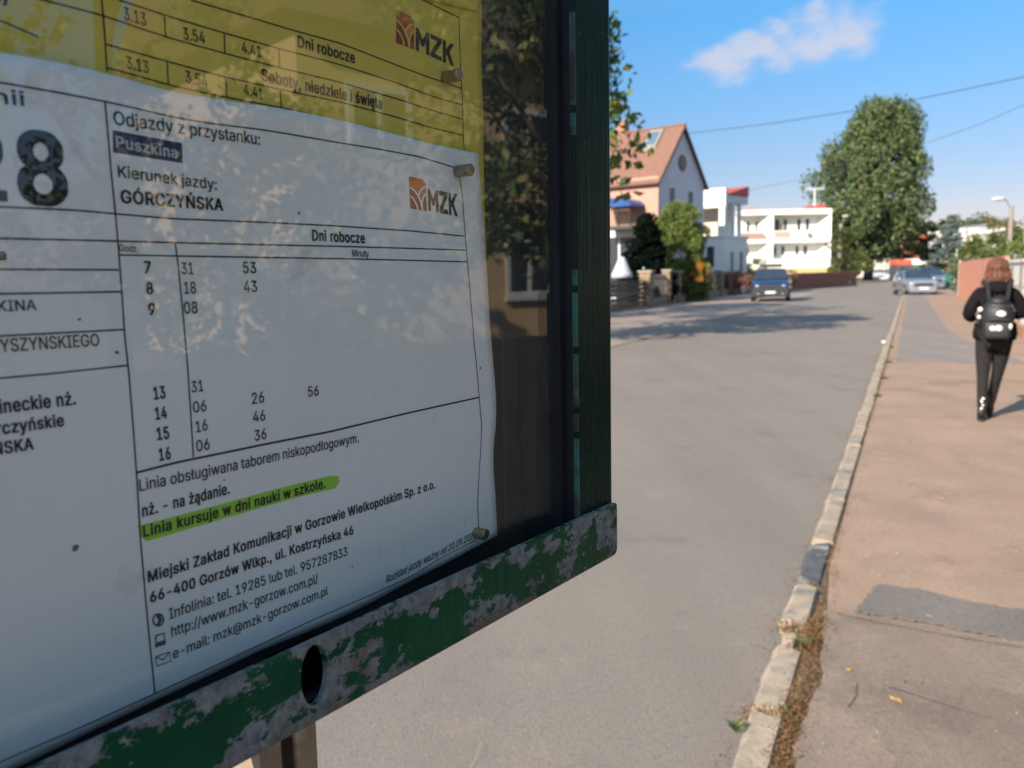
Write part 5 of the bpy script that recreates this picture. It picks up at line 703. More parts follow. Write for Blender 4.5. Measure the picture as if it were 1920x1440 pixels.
for px in [[(357, 0), (463, 31), (553, 58), (640, 82), (743, 122), (787, 139), (865, 166)], [(222, 0), (308, 28), (320, 32), (420, 62), (522, 91), (640, 122), (743, 155), (820, 184), (867, 197)],
           [(-60, -35), (80, 0), (193, 29), (267, 55), (320, 72), (420, 100), (523, 127), (640, 155), (743, 185), (803, 205), (868, 224)], [(198, 83), (320, 117), (423, 145), (525, 168), (640, 192), (737, 218), (803, 238), (868, 254)],
           [(200, 127), (242, 138), (320, 160), (387, 175), (427, 183), (527, 202), (580, 214)], [(792, 0), (860, 33)], [(600, -75), (700, -40), (792, 0)], [(-60, 15), (3, 40), (50, 60), (72, 70)],
           [(186, -60), (190, 0), (193, 29), (197, 80), (200, 135)], [(860, 33), (863, 125), (867, 197), (868, 254), (871, 300)], [(859, -60), (860, -20), (860, 10)],
           [(308, 29), (310, 70)], [(420, 62), (421, 100)], [(522, 91), (524, 127)], [(313, 116), (315, 158)], [(423, 145), (425, 183)], [(525, 168), (527, 202)]]: line(px, .00055, YB, yel)
for s_, p0, p1, cap, bo in [('3.13', (232, 37), (274, 49), 24, 0), ('3.54', (343, 74), (384, 82), 23, 0), ('4.41', (453, 98), (490, 108), 20, 0), ('Dni robocze', (558, 88), (665, 119), 21, 1),
                            ('Soboty, niedziele i święta', (490, 151), (716, 204), 22, 1), ('3.13', (237, 128), (279, 138), 23, 0), ('3.54', (348, 155), (389, 165), 23, 0), ('4.41', (457, 177), (493, 187), 20, 0), ('godziny', (-95, -14), (18, 6), 22, 1)]:
    text(s_, p0, p1, cap, YB, yel, bo)
for px in [[(-200, 122), (0, 155), (55, 164), (117, 175), (195, 190), (267, 206), (330, 221), (397, 232), (497, 244), (620, 265), (712, 280), (787, 294), (858, 316)], [(-200, 380), (0, 388), (142, 394), (217, 401), (320, 410), (497, 417), (620, 423), (770, 433), (872, 443)],
           [(-200, 440), (0, 447), (217, 452), (327, 455), (640, 462), (873, 469)], [(223, 478), (333, 480), (640, 485), (875, 491)], [(-200, 505), (0, 505), (222, 506)], [(-200, 554), (0, 551), (226, 547)], [(-200, 645), (0, 630), (231, 618)], [(-200, 734), (0, 709), (100, 700), (240, 685)],
           [(196, 189), (201, 240), (207, 315), (216, 401), (222, 470), (229, 560), (234, 640), (240, 685), (247, 773), (255, 882), (262, 1000), (274, 1138), (283, 1230), (290, 1300)], [(328, 455), (334, 500), (343, 590), (351, 683), (362, 857)],
           [(858, 316), (863, 340), (867, 372), (872, 443), (876, 491), (882, 560), (888, 640), (893, 684), (898, 745), (903, 800), (901, 844), (897, 902), (895, 946), (897, 984), (899, 1010)]]: line(px, .00055, WB, wht)
line([(256, 886), (330, 867), (500, 832), (620, 809), (766, 774), (898, 745)], .0008, WB, wht)
line([(-200, 1520), (0, 1428), (165, 1357), (295, 1298), (420, 1240), (581, 1164), (689, 1118), (768, 1082), (837, 1040), (897, 1010)], .0004, WB, wht)
TX = [('linii', (-48, 190), (46, 199), 28, 0), ('2', (-80, 366), (14, 375), 132, 1), ('8', (34, 379), (129, 384), 134, 1), ('Odjazdy z przystanku:', (213, 233), (487, 272), 25, 0),
      ('Kierunek jazdy:', (221, 332), (406, 356), 22, 0), ('GÓRCZYŃSKA', (226, 380), (418, 395), 24, 1), ('Dni robocze', (585, 451), (684, 456), 20, 1), ('Godz.', (223, 471), (259, 473), 13, 0), ('Minuty', (660, 481), (691, 482), 13, 0),
      ('7', (270, 512), (283, 512), 22, 1), ('8', (274, 552), (287, 551), 22, 1), ('9', (278, 591), (291, 590), 22, 1), ('13', (288, 749), (310, 746), 23, 1), ('14', (291, 787), (313, 784), 23, 1), ('15', (294, 825), (317, 822), 23, 1), ('16', (298, 864), (320, 860), 23, 1),
      ('31', (340, 514), (362, 514), 22, 0), ('53', (455, 512), (480, 512), 21, 0), ('18', (345, 551), (367, 550), 22, 0), ('43', (457, 548), (482, 547), 21, 0), ('08', (345, 588), (370, 587), 22, 0),
      ('31', (359, 736), (381, 733), 21, 0), ('06', (362, 774), (387, 770), 21, 0), ('16', (367, 811), (389, 806), 21, 0), ('06', (368, 847), (393, 842), 21, 0), ('26', (472, 758), (495, 754), 21, 0), ('46', (474, 792), (497, 788), 20, 0), ('36', (477, 827), (499, 822), 20, 0), ('56', (577, 744), (597, 741), 19, 0),
      ('Linia obsługiwana taborem niskopodłogowym.', (261, 921), (672, 829), 22, 0), ('nż. - na żądanie.', (266, 969), (430, 925), 22, 1), ('Linia kursuje w dni nauki w szkole.', (268, 1007), (610, 914), 21, 1),
      ('Miejski Zakład Komunikacji w Gorzowie Wielkopolskim Sp. z o.o.', (277, 1092), (815, 915), 21, 1), ('66-400 Gorzów Wlkp., ul. Kostrzyńska 46', (281, 1130), (662, 1001), 20, 1), ('Infolinia: tel. 19285 lub tel. 957287833', (317, 1161), (651, 1041), 20, 0),
      ('http://www.mzk-gorzow.com.pl/', (321, 1194), (596, 1092), 20, 0), ('e-mail: mzk@mzk-gorzow.com.pl', (324, 1235), (614, 1114), 19, 0), ('PUSZKINA', (-88, 588), (68, 581), 21, 0), ('WYSZYŃSKIEGO', (-28, 662), (186, 648), 25, 0),
      ('Mineckie nż.', (-28, 778), (142, 758), 26, 1), ('Górczyńskie', (-48, 821), (120, 798), 24, 1), ('GÓRCZYŃSKA', (-145, 873), (63, 842), 24, 1), ('Linia', (-70, 487), (12, 487), 20, 1)]
for s_, p0, p1, cap, bo in TX: text(s_, p0, p1, cap, WB, wht, bo)
text('Rozkład jazdy ważny od 20.09.2021 r.', (723, 1094), (898, 1004), 14, WB, wht, 0, shear=.25)
ipoly([(211, 244), (341, 268), (342, 306), (212, 286)], WB, wht, mat('blue_ink', (0.008, 0.035, 0.13), .6, (.006, .02, .08), 40), 'printed_box')
text('Puszkina', (217, 276), (333, 297), 21, WB, wht, 1, mat('paper_show', (.62, .62, .64), .8))
ipoly([(258, 986), (400, 949), (520, 916), (619, 892), (635, 893), (636, 904), (628, 916), (558, 932), (400, 978), (274, 1015), (263, 1004)], WB, wht, mat('highlighter', (0.33, 0.68, 0.035), .7, (.28, .6, .03), 20), 'highlighter_stroke')
def icons():
    mb = MB(); pts = []
    def st_(p, wd=2.4):
        nonlocal mb
        q = [Vector((*bs(*x, WB), 0)) for x in p]; vs = []
        for i, a in enumerate(q):
            d = q[min(i + 1, len(q) - 1)] - q[max(i - 1, 0)]; n = Vector((-d.y, d.x, 0)).normalized() * .00028 * wd / 2; vs += [(a.x - n.x, a.y - n.y), (a.x + n.x, a.y + n.y)]
        mb.add(onsheet(vs, WB), [(2 * i, 2 * i + 2, 2 * i + 3, 2 * i + 1) for i in range(len(q) - 1)])
    st_([(296 + 10 * cos(t / 8 * pi), 1162 + 11 * sin(t / 8 * pi)) for t in range(17)]); st_([(295, 1153), (300, 1162), (296, 1171)], 5)
    st_([(291, 1192), (307, 1187), (308, 1201), (292, 1206), (291, 1192)]); st_([(290, 1211), (310, 1204)], 5)
    st_([(291, 1231), (317, 1222), (320, 1239), (293, 1249), (291, 1231)], 1.5); st_([(291, 1231), (306, 1237), (317, 1222)], 1.5)
    mb.build('printed_icons', GREY, wht)
icons()
M_or = mat('logo_orange', (0.58, 0.12, 0.02), .6); M_or2 = mat('logo_amber', (0.62, 0.19, 0.03), .6); M_dr = mat('logo_red', (0.32, 0.018, 0.022), .6); M_blk = mat('logo_black', (0.008, 0.012, 0.022), .6)
def logo(q, lt, base, parent, gapm):
    c = [Vector(bs(*p, base)) for p in q]      # tl, tr, br, bl
    e = bpy.data.objects.new('printed_logo', None); COL.objects.link(e); e.parent = parent
    def mp(x, y, c=c): return (c[0] * (1 - x) + c[1] * x) * (1 - y) + (c[3] * (1 - x) + c[2] * x) * y
    def poly(pts, m, name, lift, c=c):
        bm = bmesh.new(); vv = []
        for x, y in pts: p = mp(x, y, c); vv.append(bm.verts.new((p.x, -wave(p.x, p.y, base) - lift, p.y)))
        bm.faces.new(vv); bmesh.ops.triangulate(bm, faces=bm.faces); me = bpy.data.meshes.new(name); bm.to_mesh(me); bm.free(); me.materials.append(m); o = bpy.data.objects.new(name, me); COL.objects.link(o); o.parent = e
    arcL = [(0, .33), (.18, .38), (.36, .47), (.52, .60), (.62, .75), (.68, .9), (.70, 1)]
    arcL2 = [(0, .60), (.15, .66), (.28, .76), (.37, .88), (.41, 1)]
    arcR = [(1, .22), (.85, .25), (.68, .35), (.56, .47), (.48, .56)]; arcR2 = [(1, .44), (.88, .50), (.76, .62), (.70, .78), (.69, .92), (.70, 1)]
    poly([(0, 0), (.8, 0), (1, .12), (1, .22)] + arcR[1:] + arcL[:4][::-1][1:], M_or, 'logo_field', .0002)
    poly(arcR + [(.56, .66), (.62, .75), (.68, .9)] + [(.69, .92), (.70, .78), (.76, .62), (.88, .50), (1, .44)], M_or2, 'logo_field', .0003)
    poly(arcL + arcL2[::-1], M_dr, 'logo_field', .0002); poly(arcL2 + [(0, 1)], M_dr, 'logo_field', .0002); poly(arcR2 + [(1, 1)], M_dr, 'logo_field', .0002)
    for arc, w0 in ((arcL, .05), (arcL2, .045), (arcR, .045), (arcR2, .045)):
        l = []; r = []
        for i, (x, y) in enumerate(arc):
            dx = arc[min(i + 1, len(arc) - 1)][0] - arc[max(i - 1, 0)][0]; dy = (arc[min(i + 1, len(arc) - 1)][1] - arc[max(i - 1, 0)][1]) * 1.9; L = hypot(dx, dy); nx, ny = -dy / L * w0, dx / L * w0 / 1.9; l.append((x - nx, y - ny)); r.append((x + nx, y + ny))
        for i in range(len(l) - 1): poly([l[i], l[i + 1], r[i + 1], r[i]], gapm, 'logo_arc', .00045)
    c2 = [Vector(bs(*p, base)) for p in lt]
    poly([(0, 0), (.07, 0), (.17, .42), (.27, 0), (.34, 0), (.34, 1), (.255, 1), (.255, .42), (.20, .72), (.14, .72), (.085, .42), (.085, 1), (0, 1)], M_blk, 'logo_letter', .0002, c2)
    poly([(.37, 0), (.66, 0), (.66, .18), (.485, .80), (.66, .80), (.66, 1), (.37, 1), (.37, .82), (.545, .20), (.37, .20)], M_blk, 'logo_letter', .0002, c2)
    poly([(.69, 0), (.775, 0), (.775, .38), (.90, 0), (1, 0), (.87, .42), (1, 1), (.90, 1), (.81, .60), (.775, .68), (.775, 1), (.69, 1)], M_blk, 'logo_letter', .0002, c2)
logo([(742, 17), (775, 33), (776, 93), (742, 80)], [(779, 51), (851, 84), (851, 125), (779, 94)], YB, yel, M_yellow)
logo([(766, 331), (797, 337), (800, 396), (769, 391)], [(801, 354), (857, 364), (858, 406), (803, 395)], WB, wht, M_white)
# round dents and dirt spots on the sheet
mb = MB()
for u, v, r_ in [(148, 599, 2.5), (219, 661, 3), (141, 1027, 5), (660, 1063, 2), (900, 690, 3), (560, 400, 3), (420, 900, 1.5), (745, 720, 1.5), (640, 1010, 1.5), (870, 980, 2)]:
    c = bs(u, v, WB); k = r_ * .00024; mb.add(onsheet([(c[0] + k * cos(i * pi / 4) * random.uniform(.7, 1.2), c[1] + k * sin(i * pi / 4) * random.uniform(.6, 1.1)) for i in range(8)], WB, .0002), [tuple(range(8))])
mb.build('dirt_spots', mat('dirt', (.16, .14, .12), .9), wht)
# magnets
M_mag = mat('magnet_steel', (0.42, 0.38, 0.33), .33, (0.25, 0.2, 0.16), 90, metallic=.9, third=(.10, .06, .04), thr3=.62, sc3=160)
M_brass = mat('magnet_brass', (0.45, 0.38, 0.22), .35, (0.22, 0.17, 0.09), 90, metallic=.9)
for (u, v, ln, m_, b0, lb) in [(845, 143, .0095, M_mag, YB, 'steel cylinder magnet pinning the yellow sheet beside the upper logo'), (868, 320, .0090, M_mag, WB, 'steel cylinder magnet at the top right corner of the white sheet'), (903, 1001, .0070, M_brass, WB, 'brassy cylinder magnet at the bottom right corner of the white sheet')]:
    a, z = bs(u, v, b0 + .004); mb = MB(); y0 = -wave(a, z, b0) - .0003; r_ = .0029
    prof = [(0, r_ * .96), (.0004, r_), (ln - .0005, r_), (ln, r_ * .86), (ln - .0002, r_ * .8)]; n = 24; vs = []
    for d, rr in prof: vs += [(a + rr * cos(2 * pi * i / n), y0 - d, z + rr * sin(2 * pi * i / n)) for i in range(n)]
    fs = [(k * n + i, k * n + (i + 1) % n, (k + 1) * n + (i + 1) % n, (k + 1) * n + i) for k in range(4) for i in range(n)] + [tuple(range(n)), tuple(range(4 * n, 5 * n))]
    e = mb.add(vs, fs).build('magnet', m_, loc=O, rz=RZB, label=lb, cat='magnet', group='cylinder magnets holding the sheets')
# post of the board: open steel channel, paint gone
pa, pz = bd(526, 1400, -.02); zp = bd(526, 1400, -.02)[1]
M_post = mat('weathered_post', (0.36, 0.27, 0.19), .7, (0.20, 0.14, 0.10), 14, bump=.0008, bscale=90, third=(.45, .40, .33), thr3=.55, sc3=30)
p_e = MB()
p_e.box(pa - .0155, pa + .0155, .034, .037, -.1, zr_top + .5).box(pa - .0155, pa - .0125, .014, .0345, -.1, zr_bot - .002).box(pa + .0125, pa + .0155, .014, .0345, -.1, zr_bot - .002).box(pa + .004, pa + .0128, .014, .017, -.1, zr_bot - .002).box(pa - .0128, pa - .004, .014, .017, -.1, zr_bot - .002)
p_e.build('support_post', M_post, board, bevel=.0008)
pp = MB().box(aL + .1, aL + .13, .02, .05, -.1, zr_bot - .002).build('support_post', M_post, board)
'''SECOND'''
# ------------------------------------------------------------------ foliage materials
L_pop = leafmat('poplar_leaf', (0.060, 0.095, 0.040), (0.150, 0.195, 0.080), (0.20, 0.185, 0.06))
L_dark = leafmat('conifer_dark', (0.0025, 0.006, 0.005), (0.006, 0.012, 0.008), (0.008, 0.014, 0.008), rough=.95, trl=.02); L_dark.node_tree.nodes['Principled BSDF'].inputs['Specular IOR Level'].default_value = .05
L_thuja = leafmat('thuja_leaf', (0.08, 0.12, 0.028), (0.20, 0.25, 0.06), (0.18, 0.20, 0.05))
L_spruce = leafmat('blue_spruce', (0.07, 0.105, 0.10), (0.20, 0.25, 0.23), (0.11, 0.14, 0.12))
L_mix = leafmat('garden_leaf', (0.045, 0.08, 0.018), (0.13, 0.17, 0.04), (0.24, 0.17, 0.04))
L_far = leafmat('far_leaf', (0.06, 0.085, 0.035), (0.12, 0.14, 0.06), (0.13, 0.13, 0.05))
L_or = leafmat('autumn_bush', (0.40, 0.16, 0.03), (0.60, 0.28, 0.06), (0.25, 0.16, 0.04))
L_near = leafmat('near_leaf', (0.035, 0.07, 0.02), (0.10, 0.155, 0.04), (0.30, 0.22, 0.04))
L_red = leafmat('red_hedge', (0.20, 0.08, 0.05), (0.30, 0.13, 0.08), (0.12, 0.14, 0.04))

# big poplar-like tree
pp_ = g(1619, 524); pp_ = at(1627, 524, 125); pp_.z = 0
def prof_pop(k): 
    xs = (0, .08, .2, .35, .5, .62, .75, .87, .95, 1.0); ys = (2.6, 5.0, 7.2, 8.2, 8.2, 7.0, 5.5, 4.3, 3.4, 2.2)
    return float(np.interp(k, xs, ys))
tree('broad_poplar', 'tall broad green poplar with a few yellow leaves beyond the white block', 'tree', pp_, prof_pop, 4.0, 24.3, 345, 130, 1.6, .25, L_pop, .62, 14, 14, squash=1.35, lean=lambda k: 1.7 * max(0, k - .4) / .6)
# near tree whose twigs show beside the case, with its shadow on the road
nt_ = at(1028, 640, 26.0); nt_.z = .05
def prof_n(k): return 2.15 * math.sqrt(max(0.02, 1 - (2 * k - 1) ** 2))
tree('roadside_tree', 'small leafy roadside tree half hidden behind the display case, twigs against the sky', 'tree', nt_, prof_n, 4.0, 9.2, 70, 150, .48, .052, L_near, .11, 5.5, 10, bark=BARK)
tb = W(34, -12.6); 
def prof_o(r): return lambda k: r * math.sqrt(max(0.03, 1 - (2 * k - 1) ** 2))
for (s_, t_, h, r, lb) in [(18, -8.5, 8.0, 2.6, 'round street tree on the left pavement hidden by the display case'), (27, -13.5, 9.5, 3.0, 'garden tree behind the left fence hidden by the display case')]:
    tree('garden_tree', lb, 'tree', W(s_, t_), prof_o(r), 2.2, h, 95, 90, .85, .13, L_near, .15, h * .6, 8)
# dark conifer and round green thuja in the first garden
c1 = at(1212, 560, 46); c1.z = 0
tree('dark_conifer', 'cone-shaped conifer with shade put into its nearly black colour, left of the round green bush', 'tree', c1, lambda k: 1.55 * (1 - k) ** .75 + .12, .1, 4.7, 230, 150, .34, .075, L_dark, .1, 1.2, 0)  # leaf colour kept near black to carry the shade this tree stands in
c2 = at(1271, 560, 49.5); c2.z = 0
def prof_th(k): return 1.74 * (math.sqrt(max(0, 1 - ((k - .40) / .61) ** 2)))
tree('garden_bush', 'large round light green evergreen in front of the gabled house', 'tree', c2, prof_th, .1, 5.4, 330, 140, .40, .068, L_thuja, .1, 1.2, 0)
c3 = at(1315, 560, 48.0); c3.z = 0
tree('orange_bush', 'low orange autumn bush behind the stone pillars', 'bush', c3, lambda k: .62 * math.sqrt(max(0, 1 - k * k)), 1.2, 2.15, 16, 80, .2, .045, L_or, parts=False)
c4 = at(1345, 560, 60); c4.z = 0
tree('low_bush', 'low dark green bush right of the orange one', 'bush', c4, lambda k: 1.0 * math.sqrt(max(0, 1 - k * k)), .1, 1.6, 20, 90, .3, .05, L_mix, parts=False)
c5 = at(1422, 520, 78); c5.z = 0
tree('low_bush', 'green bush at the foot of the white block above the blue car', 'bush', c5, lambda k: 1.6 * math.sqrt(max(0, 1 - k * k)), .3, 2.6, 30, 90, .5, .09, L_mix, parts=False)
c6 = at(1378, 530, 66); c6.z = 0

# ------------------------------------------------------------------ houses
def frame(p, az): return Matrix.Translation(Vector((p.x, p.y, 0))) @ Matrix.Rotation(-R(az), 4, 'Z')   # local y along az, local x to its right
M_tile = mat('orange_tile', (0.235, 0.120, 0.085), .75, (0.18, 0.088, 0.062), 3, bump=.01, bscale=30)
M_clad = mat('orange_cladding', (0.46, 0.275, 0.20), .8, (0.40, 0.235, 0.17), 2)
M_gable = mat('gable_render', (0.66, 0.66, 0.68), .9, (0.56, 0.56, 0.59), .8)
M_whr = mat('white_render', (0.80, 0.78, 0.73), .9, (0.72, 0.70, 0.65), .7)
M_cream = mat('cream_render', (0.70, 0.62, 0.52), .9, (0.62, 0.54, 0.45), .8)
M_win = mat('window_pane', (0.025, 0.03, 0.04), .08, (0.05, 0.055, 0.07), 2)
M_frm = mat('window_frame', (0.75, 0.75, 0.73), .5)
M_dark = mat('dark_metal', (0.02, 0.02, 0.022), .5)
M_brick = mat('brick_chimney', (0.38, 0.19, 0.13), .85, (.28, .14, .1), 9)
M_red = mat('red_sheet', (0.50, 0.075, 0.05), .6, (.4, .06, .04), 5)
def win(par, M, x0, x1, z0, z1, y, dy=-1, fr=.05, pane=None):
    """window lying in the local plane y, facing dy"""
    mb = MB(); f_ = .03 * dy
    a, b = sorted((y - .02 * dy, y + f_))
    mb.box(x0, x1, a, b, z0, z0 + fr, M=M).box(x0, x1, a, b, z1 - fr, z1, M=M).box(x0, x0 + fr, a, b, z0 + fr, z1 - fr, M=M).box(x1 - fr, x1, a, b, z0 + fr, z1 - fr, M=M)
    if x1 - x0 > .9: mb.box((x0 + x1) / 2 - fr / 2, (x0 + x1) / 2 + fr / 2, a, b, z0 + fr, z1 - fr, M=M)
    w_ = mb.build('window', M_frm, par); a, b = sorted((y, y + .008 * dy)); MB().box(x0 + fr, x1 - fr, a, b, z0 + fr, z1 - fr, M=M).build('pane', pane or M_win, w_); return w_
def winx(par, M, y0, y1, z0, z1, x, dx=1, fr=.05):
    return win(par, M @ Matrix.Rotation(pi / 2, 4, 'Z') if False else M @ Matrix(((0, -dx, 0, x), (1, 0, 0, 0), (0, 0, 1, 0), (0, 0, 0, 1))), y0, y1, z0, z1, 0, -1, fr)
# --- house 1, gabled, orange roof
P1 = at(1234, 333, 52); z_e = P1.z; z_r = at(1281, 235, 54.2).z
h1 = empty('gabled_house', (P1.x, P1.y, 0), -R(40), label='house with steep orange tiled roof, orange cladding and pale windowed gable', cat='house')
GW, LL = 5.85, 13.0; zc = 4.55
I4 = Matrix.Identity(4)
MB().prism([(-LL, 0), (0, 0), (0, GW), (-LL, GW)], -.1, z_e).add([(0, 0, z_e), (0, GW, z_e), (0, GW / 2, z_r - .12), (-LL, 0, z_e), (-LL, GW, z_e), (-LL, GW / 2, z_r - .12)], [(0, 1, 2), (3, 5, 4), (0, 3, 4, 1)]).build('wall', M_gable, h1)
cl = MB(); zz = zc; 
while zz < z_e - .02:
    cl.add([(-LL, -.075, zz), (.06, -.075, zz), (.06, -.055, zz + .19), (-LL, -.055, zz + .19), (-LL, -.002, zz), (.06, -.002, zz)], [(0, 1, 2, 3), (4, 5, 1, 0)]); zz += .19
cl.add([(.06, -.1, zc), (.06, -.05, z_e), (.06, -.002, z_e), (.06, -.002, zc)], [(0, 1, 2, 3)])
o = cl.build('cladding', M_clad, h1); o['kind'] = 'stuff'
for sg in (-1, 1):                       # roof slopes in overlapping tile courses
    y_e, y_r = (-.28, GW / 2) if sg < 0 else (GW + .28, GW / 2); ze = z_e - .28 * (z_r - z_e) / (GW / 2); n = 20; mb = MB()
    for i in range(n):
        a, b = i / n, (i + 1) / n; ya, yb = y_e + (y_r - y_e) * a, y_e + (y_r - y_e) * b; za, zb = ze + (z_r - ze) * a, ze + (z_r - ze) * b
        mb.add([(-LL - .3, ya, za + .05), (.22, ya, za + .05), (.22, yb, zb + .015), (-LL - .3, yb, zb + .015), (-LL - .3, ya, za - .03), (.22, ya, za - .03), (.22, yb, zb - .03)], [(0, 1, 2, 3), (4, 5, 1, 0), (1, 5, 6, 2)])
    mb.build('roof_slope', M_tile, h1)
MB().tube((-LL - .3, GW / 2, z_r + .04), (.24, GW / 2, z_r + .04), .09, n=6).build('ridge', M_tile, h1)
MB().add([(.2, -.3, z_e - .36), (.2, GW / 2, z_r - .02), (.2, GW / 2, z_r - .22), (.2, -.3, z_e - .52), (.235, -.3, z_e - .36), (.235, GW / 2, z_r - .02), (.235, GW / 2, z_r - .22), (.235, -.3, z_e - .52)], [(0, 1, 2, 3), (4, 5, 6, 7), (0, 1, 5, 4), (3, 2, 6, 7)]).add([(.2, GW + .3, z_e - .36), (.2, GW / 2, z_r - .02), (.2, GW / 2, z_r - .22), (.2, GW + .3, z_e - .52), (.235, GW + .3, z_e - .36), (.235, GW / 2, z_r - .02), (.235, GW / 2, z_r - .22), (.235, GW + .3, z_e - .52)], [(0, 1, 2, 3), (4, 5, 6, 7), (0, 1, 5, 4), (3, 2, 6, 7)]).build('verge_board', mat('verge_board', (.10, .07, .06), .7), h1)
MB().tube((-LL - .3, -.33, z_e - .36), (.2, -.33, z_e - .36), .07, n=8).build('gutter', mat('brown_gutter', (.12, .06, .04), .5), h1)
def slope_pt(u, v, th=0.0):              # point on the near roof slope
    Mi = (Matrix.Translation(h1.location) @ Matrix.Rotation(-R(40), 4, 'Z')).inverted(); o_ = Mi @ CAMP; d = Mi.to_3x3() @ ray(u, v)
    nrm = Vector((0, -(z_r - z_e), GW / 2)).normalized(); k = ((Vector((0, 0, z_e + .06)) - o_).dot(nrm)) / d.dot(nrm); return o_ + d * k + nrm * th
a, b, c, d = slope_pt(1207, 281), slope_pt(1219, 281), slope_pt(1229, 249), slope_pt(1217, 249)
x0, x1, y0, y1 = (a.x + d.x) / 2, (a.x + d.x) / 2 + .95, (a.y + b.y) / 2, (c.y + d.y) / 2
kz = (z_r - z_e) / (GW / 2)
def sl_box(x0, x1, y0, y1, h0, h1_): 
    f_ = lambda x, y, h: (x, y, z_e + kz * y + h)
    return [f_(x0, y0, h0), f_(x1, y0, h0), f_(x1, y1, h0), f_(x0, y1, h0), f_(x0, y0, h1_), f_(x1, y0, h1_), f_(x1, y1, h1_), f_(x0, y1, h1_)]
BF = [(0, 1, 2, 3), (4, 5, 6, 7), (0, 1, 5, 4), (1, 2, 6, 5), (2, 3, 7, 6), (3, 0, 4, 7)]
sk = MB().add(sl_box(x0, x1, y0, y1, .02, .22), BF).build('skylight', mat('skylight_frame', (.30, .28, .25), .5), h1); MB().add(sl_box(x0 + .15, x1 - .15, y0 + .12, y1 - .12, .2, .235), BF).build('pane', mat('sky_pane', (.10, .16, .22), .05), sk)
MB().box(-4.75, -4.1, GW / 2 - .2, GW / 2 + .4, z_r - .6, z_r + .75).box(-4.8, -4.05, GW / 2 - .25, GW / 2 + .45, z_r + .75, z_r + .85).build('chimney', M_brick, h1)
def gab(u, v):                           # point (y,z) of the gable plane
    Mi = (Matrix.Translation(h1.location) @ Matrix.Rotation(-R(40), 4, 'Z')).inverted(); o_ = Mi @ CAMP; d = Mi.to_3x3() @ ray(u, v); k = -o_.x / d.x; p = o_ + d * k; return p.y, p.z
for (u0, u1, v0, v1) in [(1254, 1262, 350, 384), (1289, 1297, 357, 402)]:
    y0, z1 = gab(u0, v0); y1, _ = gab(u1, v0); z0 = gab(u0, v1)[1]; winx(h1, I4, y0, y0 + .75, z0, z1, 0.0)
yo, zo = gab(1279, 306); mb = MB(); mb.tube((-.02, yo, zo), (.045, yo, zo), .50, n=20); ow = mb.build('round_window', mat('brown_frame', (.22, .09, .05), .6), h1); MB().tube((.046, yo, zo), (.06, yo, zo), .36, n=20).build('pane', M_win, ow)
# ground floor, porch, balcony with a barrel canopy on the near side
def near(u, v, off=0.0):                 # (x,z) on the near wall plane, off towards the viewer
    Mi = (Matrix.Translation(h1.location) @ Matrix.Rotation(-R(40), 4, 'Z')).inverted(); o_ = Mi @ CAMP; d = Mi.to_3x3() @ ray(u, v); k = (-off - o_.y) / d.y; p = o_ + d * k; return p.x, p.z
xa, za = near(1144, 424); xb, zb = near(1196, 424)
win(h1, I4, near(1128, 0)[0], near(1192, 0)[0], .3, near(1160, 441)[1], -.004, -1, .12)  # large dark framed pane stands in for the shaded porch opening
bx0, bx1 = near(1132, 400, 1.5)[0], near(1180, 400, 1.5)[0]; bz = near(1160, 423, 1.5)[1]; ct = near(1160, 388, 1.5)[1]; cp = near(1160, 371, 1.5)[1]
MB().box(bx0 - .2, bx1 + .2, -1.55, -.11, bz - .22, bz - .02).build('balcony_floor', mat('balcony_edge', (.05, .045, .05), .6), h1)
for x in (bx0, (bx0 * .45 + bx1 * .55), bx1): MB().box(x - .05, x + .05, -1.5, -1.4, bz - .02, ct).build('balcony_post', M_dark, h1)
rl = MB(); rl.box(bx0, bx1, -1.48, -1.44, bz + .9, bz + .95); 
x = bx0
while x < bx1: rl.box(x, x + .02, -1.47, -1.45, bz, bz + .9); x += .16
rl.build('balcony_railing', mat('brown_rail', (.16, .08, .05), .6), h1)
cb = MB(); n = 12; cyy = []
for i in range(n + 1): a_ = pi * i / n; cyy.append(((bx0 + bx1) / 2 - ((bx1 - bx0) / 2 + .25) * cos(a_), ct + (cp - ct) * sin(a_)))
vs = [(x, -1.75, z) for x, z in cyy] + [(x, -.1, z) for x, z in cyy]; cb.add(vs, [(i, i + 1, n + 2 + i, n + 1 + i) for i in range(n)] + [tuple(range(n + 1))]); cb.build('barrel_canopy', mat('blue_canopy', (.02, .06, .22), .35, (.03, .1, .32), 3), h1)
# --- house 2: white block with upper terrace
B2 = at(1358, 445, 64); f2 = empty('terrace_house', (B2.x, B2.y, 0), -R(40), label='white house with upper terrace, square parapet block and red roof edge', cat='house')
zf, zs, zt = at(1358, 445, 64).z, at(1358, 388, 64).z, at(1358, 352, 64).z; SL = 4.0
MB().prism([(-7, 0), (0, 0), (0, SL), (-7, SL)], -.1, zf - .001).build('wall', M_whr, f2)
MB().box(-7, .08, -.08, SL + .05, zf, zf + .16).build('terrace_floor', M_whr, f2)
MB().box(-7, .1, -.1, .25, zs, zt).build('parapet_block', M_whr, f2)
MB().box(-7, 0, .25, SL, zs + .35, zs + .9).build('roof_slab', M_gable, f2)
MB().add([(.02, .3, zs + .95), (.02, SL + .1, zs + .95), (.02, SL + .1, zs + 1.75), (-3, .3, zs + .95), (-3, SL + .1, zs + .95), (-3, SL + .1, zs + 1.75)], [(0, 1, 2), (3, 4, 5), (0, 1, 4, 3), (1, 2, 5, 4), (0, 2, 5, 3)]).build('red_roof_edge', M_red, f2)
MB().box(-.45, 0, 0, .42, zf + .16, zs).build('column', M_whr, f2)
for y in (1.5, 2.6): MB().box(-.25, -.02, y, y + .28, zf + .16, zs + .35).build('column', M_gable, f2)
